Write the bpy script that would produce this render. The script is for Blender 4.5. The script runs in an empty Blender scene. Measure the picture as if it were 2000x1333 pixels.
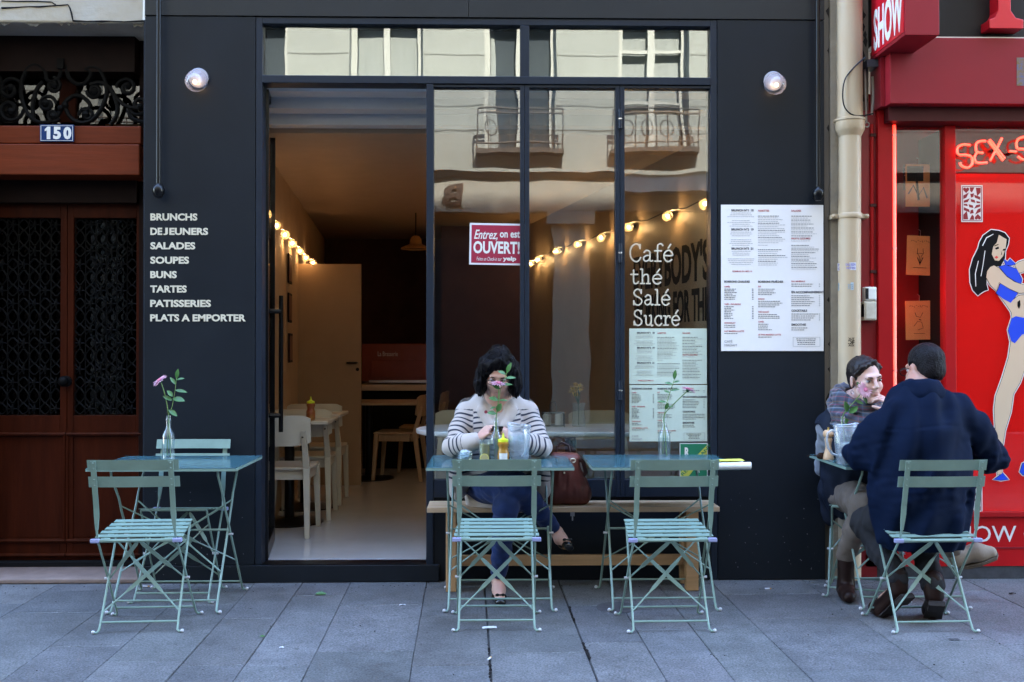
import bpy, bmesh, math, random
import numpy as np
from mathutils import Vector, Matrix, Euler
PI = math.pi
R = math.radians
rng = random.Random(7)
SC = bpy.context.scene
COL = SC.collection

# ------------------------------------------------------------------ camera
CAM = Vector((0.0, -5.68, 1.33))
YAW, PITCH, FPX = 1.18, 0.40, 1944.4
cam_d = bpy.data.cameras.new('camera')
cam = bpy.data.objects.new('camera', cam_d)
COL.objects.link(cam)
cam.location = CAM
cam.rotation_euler = (R(90 + PITCH), 0, R(-YAW))
cam_d.lens = 35.0
cam_d.sensor_width = 36.0
cam_d.clip_end = 300
cam_d.clip_start = 0.05
SC.camera = cam

# ------------------------------------------------------------------ world and sun
world = bpy.data.worlds.new('World')
SC.world = world
world.use_nodes = True
wn = world.node_tree.nodes
wl = world.node_tree.links
SUN_EL, SUN_AZ = 55.0, 12.0            # the sun stands behind the cafe building, so the pavement lies in its shade
sky = wn.new('ShaderNodeTexSky')
sky.sky_type = 'NISHITA'
sky.sun_disc = False
sky.sun_elevation = R(SUN_EL)
sky.sun_rotation = R(SUN_AZ)
sky.air_density = 1.0
sky.dust_density = 0.6
sky.ozone_density = 1.2
bg = wn['Background']
bg.inputs['Strength'].default_value = 0.15
wl.new(sky.outputs['Color'], bg.inputs['Color'])
sun_d = bpy.data.lights.new('sun', 'SUN')
sun_d.energy = 2.0
sun_d.angle = R(0.5)
sun_d.color = (1.0, 0.95, 0.87)
sun = bpy.data.objects.new('sun', sun_d)
COL.objects.link(sun)
# nishita rotation 0 has the sun at +Y, turning clockwise seen from above
_sd = Vector((math.sin(R(SUN_AZ)) * math.cos(R(SUN_EL)), math.cos(R(SUN_AZ)) * math.cos(R(SUN_EL)), math.sin(R(SUN_EL))))
sun.rotation_euler = _sd.to_track_quat('Z', 'Y').to_euler()
SC.view_settings.view_transform = 'Standard'
SC.view_settings.look = 'None'
SC.view_settings.exposure = 4.7
SC.view_settings.gamma = 1.0
SC.cycles.use_denoising = True
SC.cycles.max_bounces = 8
SC.cycles.diffuse_bounces = 4
SC.cycles.glossy_bounces = 4
SC.cycles.transparent_max_bounces = 24
SC.cycles.sample_clamp_indirect = 6.0
SC.cycles.caustics_reflective = False
SC.cycles.caustics_refractive = False

# ------------------------------------------------------------------ pixel helpers: a photograph pixel meets a plane of the real place
_RM = Euler((R(90 + PITCH), 0, R(-YAW))).to_matrix()
def ray(px, py):
    return _RM @ Vector(((px - 1000) / FPX, (666.5 - py) / FPX, -1.0))
def at(px, py, y=0.0):
    d = ray(px, py)
    return CAM + d * ((y - CAM.y) / d.y)
def gz(px, py, z=0.0):
    d = ray(px, py)
    return CAM + d * ((z - CAM.z) / d.z)
def X(px, y=0.0, py=680): return at(px, py, y).x
def Z(py, y=0.0, px=960): return at(px, py, y).z
def rect(px0, py0, px1, py1, y=0.0):
    cx, cy = (px0 + px1) / 2, (py0 + py1) / 2
    return at(px0, cy, y).x, at(px1, cy, y).x, at(cx, py1, y).z, at(cx, py0, y).z    # x0 x1 z0 z1

# ------------------------------------------------------------------ materials
MATS = {}
def mat(name, col, rough=0.5, metal=0.0, var=0.0, vscale=6.0, bump=0.0, bscale=60.0, emit=None, estr=0.0, coat=0.0,
        spec=None, stretch=None, sheen=0.0, col2=None, trans=0.0, rvar=0.0, sss=0.0, attr=None, detail=6.0):
    if name in MATS: return MATS[name]
    m = bpy.data.materials.new(name); m.use_nodes = True
    if spec is None: spec = 0.12 if max(col) < 0.03 else (0.25 if max(col) < 0.12 else 0.45)
    n, l = m.node_tree.nodes, m.node_tree.links
    p = n['Principled BSDF']
    p.inputs['Base Color'].default_value = (*col, 1)
    p.inputs['Roughness'].default_value = rough
    p.inputs['Metallic'].default_value = metal
    p.inputs['Specular IOR Level'].default_value = spec
    p.inputs['Coat Weight'].default_value = coat
    p.inputs['Sheen Weight'].default_value = sheen
    p.inputs['Transmission Weight'].default_value = trans
    if sss:
        p.inputs['Subsurface Weight'].default_value = sss
        p.inputs['Subsurface Radius'].default_value = (0.012, 0.004, 0.002)
        p.inputs['Subsurface Scale'].default_value = 1.0
    if emit:
        p.inputs['Emission Color'].default_value = (*emit, 1)
        p.inputs['Emission Strength'].default_value = estr
    tc = n.new('ShaderNodeTexCoord')
    src = tc.outputs['Object']
    if stretch:
        mp = n.new('ShaderNodeMapping'); mp.inputs['Scale'].default_value = stretch
        l.new(src, mp.inputs['Vector']); src = mp.outputs['Vector']
    if attr:
        at_ = n.new('ShaderNodeAttribute'); at_.attribute_name = attr
        base = at_.outputs['Color']
    else:
        rgb = n.new('ShaderNodeRGB'); rgb.outputs[0].default_value = (*col, 1); base = rgb.outputs[0]
    if var or col2:
        nz = n.new('ShaderNodeTexNoise'); nz.inputs['Scale'].default_value = vscale
        nz.inputs['Detail'].default_value = detail; nz.inputs['Roughness'].default_value = 0.65
        l.new(src, nz.inputs['Vector'])
        if col2:
            cr = n.new('ShaderNodeMapRange'); cr.inputs['From Min'].default_value = 0.38; cr.inputs['From Max'].default_value = 0.66
            l.new(nz.outputs['Fac'], cr.inputs['Value'])
            mx = n.new('ShaderNodeMix'); mx.data_type = 'RGBA'
            l.new(cr.outputs['Result'], mx.inputs['Factor']); l.new(base, mx.inputs['A']); mx.inputs['B'].default_value = (*col2, 1)
            base = mx.outputs['Result']
        if var:
            mr = n.new('ShaderNodeMapRange'); mr.inputs['From Min'].default_value = 0.3; mr.inputs['From Max'].default_value = 0.7
            mr.inputs['To Min'].default_value = 1 - var; mr.inputs['To Max'].default_value = 1 + var
            l.new(nz.outputs['Fac'], mr.inputs['Value'])
            mm = n.new('ShaderNodeVectorMath'); mm.operation = 'SCALE'
            l.new(base, mm.inputs[0]); l.new(mr.outputs['Result'], mm.inputs['Scale'])
            base = mm.outputs['Vector']
    l.new(base, p.inputs['Base Color'])
    if rvar:
        n3 = n.new('ShaderNodeTexNoise'); n3.inputs['Scale'].default_value = vscale * 1.7; n3.inputs['Detail'].default_value = 5
        l.new(src, n3.inputs['Vector'])
        m3 = n.new('ShaderNodeMapRange'); m3.inputs['To Min'].default_value = max(0.02, rough - rvar); m3.inputs['To Max'].default_value = min(1, rough + rvar)
        l.new(n3.outputs['Fac'], m3.inputs['Value']); l.new(m3.outputs['Result'], p.inputs['Roughness'])
    if bump:
        n2 = n.new('ShaderNodeTexNoise'); n2.inputs['Scale'].default_value = bscale; n2.inputs['Detail'].default_value = 8
        l.new(src, n2.inputs['Vector'])
        b = n.new('ShaderNodeBump'); b.inputs['Strength'].default_value = bump; b.inputs['Distance'].default_value = 0.01
        l.new(n2.outputs['Fac'], b.inputs['Height']); l.new(b.outputs['Normal'], p.inputs['Normal'])
    MATS[name] = m
    return m
def glass(name, base=0.06, gain=0.9, tint=(0.95, 0.97, 0.96), rough=0.0, wob=0.0, wscale=1.2, gcol=(1, 1, 1), haze=None, hz=0.0):
    """a thin pane: part mirror, part see-through; more mirror at a slant"""
    if name in MATS: return MATS[name]
    m = bpy.data.materials.new(name); m.use_nodes = True
    n, l = m.node_tree.nodes, m.node_tree.links
    n.remove(n['Principled BSDF'])
    tr = n.new('ShaderNodeBsdfTransparent'); tr.inputs['Color'].default_value = (*tint, 1)
    gl = n.new('ShaderNodeBsdfGlossy'); gl.inputs['Roughness'].default_value = rough; gl.inputs['Color'].default_value = (*gcol, 1)
    lw = n.new('ShaderNodeLayerWeight'); lw.inputs['Blend'].default_value = 0.35
    pw = n.new('ShaderNodeMath'); pw.operation = 'POWER'; pw.inputs[1].default_value = 2.0
    ma = n.new('ShaderNodeMath'); ma.operation = 'MULTIPLY_ADD'; ma.inputs[1].default_value = gain; ma.inputs[2].default_value = base
    ma.use_clamp = True
    mix = n.new('ShaderNodeMixShader')
    l.new(lw.outputs['Facing'], pw.inputs[0]); l.new(pw.outputs[0], ma.inputs[0])
    l.new(ma.outputs[0], mix.inputs['Fac']); l.new(tr.outputs[0], mix.inputs[1]); l.new(gl.outputs[0], mix.inputs[2])
    out = mix.outputs[0]
    if haze:
        df = n.new('ShaderNodeBsdfDiffuse'); df.inputs['Color'].default_value = (*haze, 1)
        m2 = n.new('ShaderNodeMixShader'); m2.inputs['Fac'].default_value = hz
        l.new(out, m2.inputs[1]); l.new(df.outputs[0], m2.inputs[2]); out = m2.outputs[0]
    l.new(out, n['Material Output'].inputs['Surface'])
    if wob:
        tc = n.new('ShaderNodeTexCoord'); nz = n.new('ShaderNodeTexNoise'); nz.inputs['Scale'].default_value = wscale; nz.inputs['Detail'].default_value = 1.5
        l.new(tc.outputs['Object'], nz.inputs['Vector'])
        b = n.new('ShaderNodeBump'); b.inputs['Strength'].default_value = wob; b.inputs['Distance'].default_value = 0.01
        l.new(nz.outputs['Fac'], b.inputs['Height']); l.new(b.outputs['Normal'], gl.inputs['Normal'])
    MATS[name] = m
    return m

# ------------------------------------------------------------------ objects
ROOTS = {}
def tag(o, label=None, cat=None, group=None, kind=None):
    if label: o['label'] = label
    if cat: o['category'] = cat
    if group: o['group'] = group
    if kind: o['kind'] = kind
    return o
def empty(name, loc=(0, 0, 0), rz=0.0, label=None, cat=None, group=None):
    o = bpy.data.objects.new(name, None); COL.objects.link(o)
    o.location = loc; o.rotation_euler = (0, 0, rz); o.empty_display_size = 0.1
    ROOTS[o] = Vector(loc)
    return tag(o, label, cat, group)
def copy_tree(o, parent=None):
    c = o.copy(); COL.objects.link(c)
    if parent is not None: c.parent = parent
    for ch in [k for k in bpy.data.objects if k.parent == o]:
        copy_tree(ch, c)
    return c
def absloc(o):
    v = Vector((0, 0, 0))
    while o is not None:
        v = v + ROOTS.get(o, Vector((0, 0, 0))); o = o.parent
    return v
class MB:
    """collects vertices and faces for ONE mesh"""
    def __init__(s): s.v, s.f, s.m, s.cm = [], [], [], 0
    def add(s, verts, faces):
        b = len(s.v)
        s.v += [tuple(q) for q in verts]
        for f in faces: s.f.append(tuple(b + i for i in f)); s.m.append(s.cm)
        return s
    def box(s, x0, x1, y0, y1, z0, z1, M=None):
        vs = [Vector((x, y, z)) for x in (x0, x1) for y in (y0, y1) for z in (z0, z1)]
        if M is not None: vs = [M @ q for q in vs]
        return s.add(vs, [(0, 1, 3, 2), (4, 6, 7, 5), (0, 4, 5, 1), (2, 3, 7, 6), (0, 2, 6, 4), (1, 5, 7, 3)])
    def bar(s, a, b, w, t, up=(0, 0, 1)):
        """a flat bar from a to b, w wide, t thick"""
        a, b = Vector(a), Vector(b); d = (b - a); L = d.length; d.normalize()
        u = Vector(up); side = d.cross(u)
        if side.length < 1e-4: side = d.cross(Vector((1, 0, 0)))
        side.normalize(); n = side.cross(d)
        M = Matrix((side, d, n)).transposed().to_4x4(); M.translation = a
        return s.box(-w / 2, w / 2, 0, L, -t / 2, t / 2, M)
    def tube(s, pts, r, n=8, caps=True, closed=False):
        pts = [Vector(p) for p in pts]; k = len(pts)
        rr = r if isinstance(r, (list, tuple)) else [r] * k
        tan = []
        for i in range(k):
            a = pts[(i - 1) % k] if (closed or i > 0) else pts[i]
            b = pts[(i + 1) % k] if (closed or i < k - 1) else pts[i]
            t = (b - a); tan.append(t.normalized() if t.length > 1e-9 else Vector((0, 0, 1)))
        u = tan[0].orthogonal().normalized(); base = len(s.v); vs = []
        for i in range(k):
            u = (u - tan[i] * u.dot(tan[i]))
            u = u.normalized() if u.length > 1e-6 else tan[i].orthogonal().normalized()
            w = tan[i].cross(u)
            for j in range(n):
                a = 2 * PI * j / n
                vs.append(pts[i] + (u * math.cos(a) + w * math.sin(a)) * rr[i])
        fs = []
        for i in range(k if closed else k - 1):
            i2 = (i + 1) % k
            for j in range(n):
                fs.append((i * n + j, i * n + (j + 1) % n, i2 * n + (j + 1) % n, i2 * n + j))
        if caps and not closed:
            fs.append(tuple(reversed(range(n)))); fs.append(tuple((k - 1) * n + j for j in range(n)))
        return s.add(vs, fs)
    def lathe(s, prof, c=(0, 0, 0), n=20, M=None, close=True):
        """profile of (r, z) pairs turned about z"""
        c = Vector(c); vs = []
        for (r, z) in prof:
            for j in range(n):
                a = 2 * PI * j / n
                q = Vector((r * math.cos(a), r * math.sin(a), z))
                vs.append((M @ q if M is not None else q) + c)
        fs = []
        for i in range(len(prof) - 1):
            for j in range(n):
                fs.append((i * n + j, i * n + (j + 1) % n, (i + 1) * n + (j + 1) % n, (i + 1) * n + j))
        if close:
            if prof[0][0] > 1e-5: fs.append(tuple(reversed(range(n))))
            if prof[-1][0] > 1e-5: fs.append(tuple((len(prof) - 1) * n + j for j in range(n)))
        return s.add(vs, fs)
    def ball(s, c, r, n=12, M=None):
        r = r if isinstance(r, (list, tuple)) else (r, r, r); k = max(5, n // 2 + 1); vs = []
        for i in range(k):
            t = PI * i / (k - 1)
            for j in range(n):
                a = 2 * PI * j / n
                q = Vector((max(1e-4, math.sin(t)) * math.cos(a) * r[0], max(1e-4, math.sin(t)) * math.sin(a) * r[1], math.cos(t) * r[2]))
                vs.append((M @ q if M is not None else q) + Vector(c))
        fs = [(i * n + j, (i + 1) * n + j, (i + 1) * n + (j + 1) % n, i * n + (j + 1) % n) for i in range(k - 1) for j in range(n)]
        return s.add(vs, fs)
    def prism(s, poly, y0, y1):
        """polygon of (x, z) pairs, extruded along y"""
        k = len(poly)
        vs = [(x, y0, z) for x, z in poly] + [(x, y1, z) for x, z in poly]
        fs = [tuple(range(k)), tuple(reversed(range(k, 2 * k)))]
        fs += [(i, i + k, (i + 1) % k + k, (i + 1) % k) for i in range(k)]
        return s.add(vs, fs)
    def prismz(s, poly, z0, z1):
        k = len(poly)
        vs = [(x, y, z0) for x, y in poly] + [(x, y, z1) for x, y in poly]
        fs = [tuple(reversed(range(k))), tuple(range(k, 2 * k))] + [(i, (i + 1) % k, (i + 1) % k + k, i + k) for i in range(k)]
        return s.add(vs, fs)
    def quad(s, a, b, c, d): return s.add([a, b, c, d], [(0, 1, 2, 3)])
    def xf(s, M, i0=0):
        s.v = s.v[:i0] + [tuple(M @ Vector(q)) for q in s.v[i0:]]; return s
    def build(s, name, m, parent=None, smooth=False, bevel=0.0, world=False, ang=38, seg=2):
        me = bpy.data.meshes.new(name)
        vs = s.v
        if world and parent is not None:
            o_ = absloc(parent); vs = [(a - o_.x, b - o_.y, c - o_.z) for a, b, c in vs]
        me.from_pydata(vs, [], s.f)
        bm = bmesh.new(); bm.from_mesh(me); bmesh.ops.recalc_face_normals(bm, faces=bm.faces); bm.to_mesh(me); bm.free()
        ms = m if isinstance(m, (list, tuple)) else [m]
        for q in ms: me.materials.append(q)
        if len(ms) > 1: me.polygons.foreach_set('material_index', s.m)
        if smooth:
            me.polygons.foreach_set('use_smooth', [True] * len(me.polygons)); me.set_sharp_from_angle(angle=R(ang))
        o = bpy.data.objects.new(name, me); COL.objects.link(o)
        if parent is not None: o.parent = parent
        if bevel:
            b = o.modifiers.new('bevel', 'BEVEL'); b.width = bevel; b.segments = seg; b.limit_method = 'ANGLE'; b.angle_limit = R(35)
            b.harden_normals = False
        return o
def B(*a): return MB().box(*a)
def text_mb(s, size=0.1, bold=0.0, shear=0.0, depth=0.002, sx=1.0, align='LEFT', spacing=1.0):
    """letters as flat slabs in the xz plane, front towards -y, baseline at z = 0; returns an MB"""
    cu = bpy.data.curves.new('lettering', 'FONT'); cu.body = s; cu.size = size; cu.offset = bold; cu.shear = shear
    cu.extrude = depth / 2; cu.align_x = align; cu.space_character = spacing; cu.resolution_u = 3
    o = bpy.data.objects.new('lettering', cu); COL.objects.link(o)
    dg = bpy.context.evaluated_depsgraph_get()
    me = bpy.data.meshes.new_from_object(o.evaluated_get(dg))
    k = MB(); k.add([(v.co.x * sx, -v.co.z, v.co.y) for v in me.vertices], [tuple(p.vertices) for p in me.polygons])
    bpy.data.objects.remove(o); bpy.data.curves.remove(cu); bpy.data.meshes.remove(me)
    return k
def text_fit(s, x0, x1, z0, z1, y, **kw):
    """letters stretched to fill a given rectangle"""
    k = text_mb(s, **kw); a = np.array(k.v)
    mn, mx = a.min(0), a.max(0)
    a[:, 0] = x0 + (a[:, 0] - mn[0]) / (mx[0] - mn[0]) * (x1 - x0)
    a[:, 2] = z0 + (a[:, 2] - mn[2]) / (mx[2] - mn[2]) * (z1 - z0)
    a[:, 1] += y
    k.v = [tuple(q) for q in a]; return k
def merge(*ks):
    o = MB()
    for k in ks: o.add(k.v, k.f)
    return o
# ------------------------------------------------------------------ palette
def paving_material():
    m = bpy.data.materials.new('pavement_stone'); m.use_nodes = True; n, l = m.node_tree.nodes, m.node_tree.links; p = n['Principled BSDF']
    tc = n.new('ShaderNodeTexCoord'); at_ = n.new('ShaderNodeAttribute'); at_.attribute_name = 'tone'; col = at_.outputs['Color']
    def layer(col, scale, detail, lo, hi, f0, f1, rough=.6):
        z = n.new('ShaderNodeTexNoise'); z.inputs['Scale'].default_value = scale; z.inputs['Detail'].default_value = detail; z.inputs['Roughness'].default_value = rough; l.new(tc.outputs['Object'], z.inputs['Vector'])
        r = n.new('ShaderNodeMapRange'); r.inputs['From Min'].default_value = f0; r.inputs['From Max'].default_value = f1; r.inputs['To Min'].default_value = lo; r.inputs['To Max'].default_value = hi; l.new(z.outputs['Fac'], r.inputs['Value'])
        s = n.new('ShaderNodeVectorMath'); s.operation = 'SCALE'; l.new(col, s.inputs[0]); l.new(r.outputs['Result'], s.inputs['Scale']); return s.outputs['Vector'], z
    col, z1 = layer(col, 105, 3, .45, 1.6, .32, .68, .7)       # granite flecks
    col, z2 = layer(col, 1.3, 6, .72, 1.22, .33, .67)          # worn and dirty patches
    col, z3 = layer(col, 9, 8, .80, 1.12, .36, .60, .75)       # stains
    col, z4 = layer(col, 26, 2, .50, 1.0, .26, .35)            # old gum and spots
    l.new(col, p.inputs['Base Color']); p.inputs['Specular IOR Level'].default_value = .35
    r = n.new('ShaderNodeMapRange'); r.inputs['To Min'].default_value = .45; r.inputs['To Max'].default_value = .8; l.new(z2.outputs['Fac'], r.inputs['Value']); l.new(r.outputs['Result'], p.inputs['Roughness'])
    b = n.new('ShaderNodeBump'); b.inputs['Strength'].default_value = .45; b.inputs['Distance'].default_value = .006; l.new(z1.outputs['Fac'], b.inputs['Height']); l.new(b.outputs['Normal'], p.inputs['Normal'])
    return m
facade = mat('facade_paint', (0.0118, 0.0142, 0.0182), 0.40, var=0.14, vscale=2.2, rvar=0.10, bump=0.05, bscale=9, spec=0.16)
facade2 = mat('fascia_paint', (0.018, 0.0185, 0.019), 0.45, var=0.12, vscale=2.0, rvar=0.08, spec=0.25)
frame_m = mat('frame_paint', (0.015, 0.020, 0.030), 0.38, var=0.08, vscale=5, rvar=0.08, spec=0.2)
black_m = mat('black_metal', (0.003, 0.003, 0.004), 0.3, var=0.1, spec=0.25)
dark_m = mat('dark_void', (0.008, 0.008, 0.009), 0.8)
iron_m = mat('wrought_iron', (0.003, 0.003, 0.0034), 0.6, spec=0.10, var=0.2, vscale=40, bump=0.2, bscale=120)
plaster = mat('old_plaster', (0.44, 0.375, 0.28), 0.9, var=0.16, vscale=5, bump=0.35, bscale=24, col2=(0.36, 0.33, 0.28))
stone_m = mat('party_stone', (0.24, 0.20, 0.155), 0.9, var=0.3, vscale=7, bump=0.5, bscale=30, col2=(0.12, 0.10, 0.08), stretch=(1, 1, 0.35))
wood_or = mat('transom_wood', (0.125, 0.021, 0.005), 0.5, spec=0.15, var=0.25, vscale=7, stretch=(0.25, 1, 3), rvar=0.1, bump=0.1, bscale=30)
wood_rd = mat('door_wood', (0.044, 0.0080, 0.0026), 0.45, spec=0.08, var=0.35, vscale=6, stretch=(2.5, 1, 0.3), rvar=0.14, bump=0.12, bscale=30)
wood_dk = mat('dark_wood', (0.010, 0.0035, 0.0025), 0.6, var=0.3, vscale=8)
stepst = mat('step_stone', (0.20, 0.14, 0.115), 0.7, var=0.2, vscale=8, bump=0.2, bscale=50)
white_p = mat('white_paint', (0.75, 0.74, 0.70), 0.5, var=0.05)
letter_m = mat('letter_vinyl', (0.64, 0.575, 0.44), 0.6)
pane_m = glass('window_glass', base=0.125, gain=0.5, tint=(0.90, 0.93, 0.91), wob=0.11, wscale=2.4)
transom_m = glass('transom_glass', base=0.27, gain=0.3, tint=(0.75, 0.78, 0.76), wob=0.09, wscale=2.0, gcol=(0.98, 1.0, 0.96))
clear_m = glass('clear_glass', base=0.04, gain=0.6, tint=(0.93, 0.95, 0.95))
pv_m = paving_material()
mortar = mat('joint_mortar', (0.078, 0.078, 0.081), 0.95, var=0.4, vscale=40)
asphalt = mat('asphalt', (0.04, 0.04, 0.042), 0.9, var=0.2, vscale=30, bump=0.4, bscale=150)

# ------------------------------------------------------------------ pavement: one sheet of dressed slabs over a mortar bed
def slab_field():
    k = MB(); tones = []
    xs = [-7.2, -6.6, -6.05, -5.6, -5.0, -4.5, -4.05, -3.6, -3.1, -2.72, -2.40, -1.957, -1.63, -1.30, -1.03, -0.758, -0.329, -0.004, 0.42, 0.70, 0.97, 1.284, 1.819, 2.30,
          2.75, 3.2, 3.75, 4.2, 4.7, 5.2, 5.8, 6.4, 7.0]
    a = R(1.33); ca, sa = math.cos(a), math.sin(a)
    for i in range(len(xs) - 1):
        y = -3.9 + rng.uniform(0, 0.5)
        while y < 0.42:
            L = rng.choice((0.48, 0.62, 0.75, 0.95)) * rng.uniform(0.9, 1.1)
            y1 = min(y + L, 0.45)
            g = 0.0011
            gl = 0.0075 if abs(xs[i] + 0.004) < 1e-3 or abs(xs[i] - 0.42) < 1e-3 else g * rng.uniform(0.6, 2.0)
            x0, x1 = xs[i] + gl, xs[i + 1] - g * rng.uniform(0.6, 1.6)
            ya, yb = y + g, y1 - g * rng.uniform(0.3, 1.2)
            zt = rng.uniform(-0.0014, 0.0008); b = 0.0028
            dz = [zt + rng.uniform(-0.0006, 0.0006) for _ in range(4)]
            cs = [(x0, ya), (x1, ya), (x1, yb), (x0, yb)]
            ins = [(x0 + b, ya + b), (x1 - b, ya + b), (x1 - b, yb - b), (x0 + b, yb - b)]
            def rot(p):
                px, py = p; py += 1.68
                return (px * ca - py * sa, px * sa + py * ca - 1.68)
            vs = [(*rot(p), -0.03) for p in cs] + [(*rot(p), q - 0.003) for p, q in zip(cs, dz)] + [(*rot(p), q) for p, q in zip(ins, dz)]
            fs = []
            for q in range(4):
                q2 = (q + 1) % 4
                fs += [(q, q2, 4 + q2, 4 + q), (4 + q, 4 + q2, 8 + q2, 8 + q)]
            fs.append((8, 9, 10, 11))
            k.add(vs, fs)
            t = rng.uniform(0.098, 0.128); c = (t * rng.uniform(0.97, 1.02), t, t * rng.uniform(1.0, 1.06), 1)
            tones += [c] * 12
            y = y1
    o = k.build('pavement', pv_m)
    ca_ = o.data.color_attributes.new('tone', 'FLOAT_COLOR', 'POINT')
    ca_.data.foreach_set('color', np.array(tones, dtype=np.float32).ravel())
    return tag(o, kind='structure')
slab_field()
tag(B(-7.3, 7.3, -4.0, 0.5, -0.06, -0.012).build('paving_bed', mortar), kind='structure')
tag(B(-40, 40, -40, 40, -0.12, -0.07).build('street', asphalt), kind='structure')

# ------------------------------------------------------------------ the cafe building
XL, XR = X(281.5), X(1611)
cafe = empty('cafe_building', (0, 0, 0), 0, 'dark slate painted cafe shopfront with a glazed door standing open', 'building')
zf = Z(36)                                  # underside of the fascia
ZT = 4.3
upper_m = mat('ashlar', (0.42, 0.38, 0.31), 0.9, var=0.12, vscale=3, bump=0.2, bscale=20)
B(XL, X(1690), 0.10, 8.0, ZT, 18.0).build('upper_wall', upper_m, cafe)  # unseen storeys, their height chosen to keep the street in shade
xs1 = X(915)
for a, b in ((XL, xs1 - 0.0012), (xs1 + 0.0012, XR)):
    B(a, b, -0.004, 0.14, zf + 0.003, ZT).build('fascia_panel', facade2, cafe, bevel=0.002)
x500, x1402 = X(498.5), X(1401.5)
zpl = 0.10
B(XL, x500 - 0.002, 0.0, 0.14, zpl, zf - 0.002).build('pilaster', facade, cafe, bevel=0.002)
B(x1402 + 0.002, XR, 0.0, 0.14, 0.004, zf - 0.002).build('pilaster', facade, cafe, bevel=0.002)
B(XL, X(858), -0.014, 0.14, 0.004, zpl - 0.002).build('plinth', facade, cafe, bevel=0.003)
B(XL - 0.012, XL, -0.002, 0.10, Z(44), ZT).build('edge_trim', white_p, cafe)
B(XL - 0.006, XL - 0.001, 0.0, 0.10, 0.0, Z(46)).build('edge_trim', frame_m, cafe)
B(XR + 0.001, X(1702), 0.035, 0.3, 0.0, ZT).build('stone_pier', stone_m, cafe)
# transom light over door and windows
zt1, zt0 = Z(49), Z(149.5)
zb = Z(164.5)
x512, x1016, x1034, x1388 = X(511), X(1016), X(1034), X(1388.5)
fr = MB()
fr.box(x500 + 0.001, x512, 0.002, 0.12, 0.10, zf - 0.001)
fr.box(x1388, x1402 - 0.001, 0.002, 0.12, 0.004, zf - 0.001)
fr.box(x512, x1388, 0.003, 0.12, zt1, zf - 0.001)
fr.box(x512, x1388, -0.002, 0.12, zb, zt0)
fr.box(x1016, x1034, 0.004, 0.11, zt0, zt1)
tf = fr.build('shopfront_frame', frame_m, cafe, bevel=0.003)
tp = MB().box(x512, x1016, 0.040, 0.046, zt0, zt1).build('transom_pane', transom_m, cafe)
tp = MB().box(x1034, x1388, 0.042, 0.048, zt0, zt1).build('transom_pane', transom_m, cafe)
# door post, threshold
x832, x847 = X(832.5), X(846.5)
zth = 0.09
B(x832, x847, 0.0, 0.12, 0.075, zb - 0.001).build('door_post', frame_m, cafe, bevel=0.003)
B(x512 + 0.001, x832 - 0.001, 0.0, 0.12, 0.101, 0.102).build('threshold_strip', black_m, cafe)
B(x512 + 0.001, x832 - 0.001, 0.06, 0.15, 0.02, 0.088).build('threshold', facade, cafe)
# dust and splashes on the lower paint
for nm, xa_, xb_ in (('left', XL + .03, x500 - .03), ('right', x1402 + .05, XR - .03)):
    sp = MB()
    for i in range(34):
        x_, z_ = rng.uniform(xa_, xb_), .05 + abs(rng.gauss(0, .22)); r_ = rng.uniform(.0012, .0034); y_ = -0.0004 if z_ > zpl or nm == 'right' else -0.0144
        sp.prism([(x_ + r_ * math.cos(t) * rng.uniform(.6, 1.3), z_ + r_ * math.sin(t) * rng.uniform(.6, 1.6)) for t in [q * PI / 3 for q in range(6)]], y_, y_ + .0006)
    sp.build('splash_marks', mat('splash', (.16, .16, .165), .9), cafe)
# windows
zw0 = Z(938)
wp = [(x847, X(1025) - 0.0012), (X(1025) + 0.0012, X(1211.5) - 0.0012), (X(1211.5) + 0.0012, x1388)]
pn = [(X(847.5), x1016), (x1034, X(1203)), (X(1220.5), x1388)]
wins = []
for (a, b), (pa, pb) in zip(wp, pn):
    w = MB()
    if pa - a > 0.004: w.box(a, pa, 0.005, 0.075, zw0 - 0.10, zb - 0.003)
    if b - pb > 0.004: w.box(pb, b, 0.005, 0.075, zw0 - 0.10, zb - 0.003)
    w.box(pa if pa - a > 0.004 else a, pb, 0.0055, 0.074, zb - 0.018, zb - 0.003)
    w.box(pa if pa - a > 0.004 else a, pb, 0.0055, 0.074, zw0 - 0.10, zw0)
    o = w.build('window', frame_m, cafe, bevel=0.002); wins.append(o)
    MB().box(pa if pa - a > 0.004 else a, pb, 0.036, 0.042, zw0, zb - 0.018).build('pane', pane_m, o)
for py in (232, 494, 763):                 # the hinges on the side-hung window
    h = MB(); xc = X(1211.5); zc = Z(py)
    h.tube([(xc, -0.006, zc - 0.055), (xc, -0.006, zc - 0.002)], 0.011, 10)
    h.tube([(xc, -0.006, zc + 0.002), (xc, -0.006, zc + 0.055)], 0.011, 10)
    h.box(xc - 0.014, xc + 0.014, -0.002, 0.0045, zc - 0.05, zc + 0.05)
    hh = h.build('hinge', frame_m, wins[2], smooth=True)
    MB().tube([(xc, -0.007, zc - 0.004), (xc, -0.007, zc + 0.004)], 0.0118, 10).build('hinge_washer', mat('steel', (0.6, 0.6, 0.62), 0.25, 1.0), wins[2])
kp = MB().box(x847, x1388, 0.015, 0.12, 0.004, zw0 - 0.101)
kp.build('kick_panel', facade, cafe)
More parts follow.
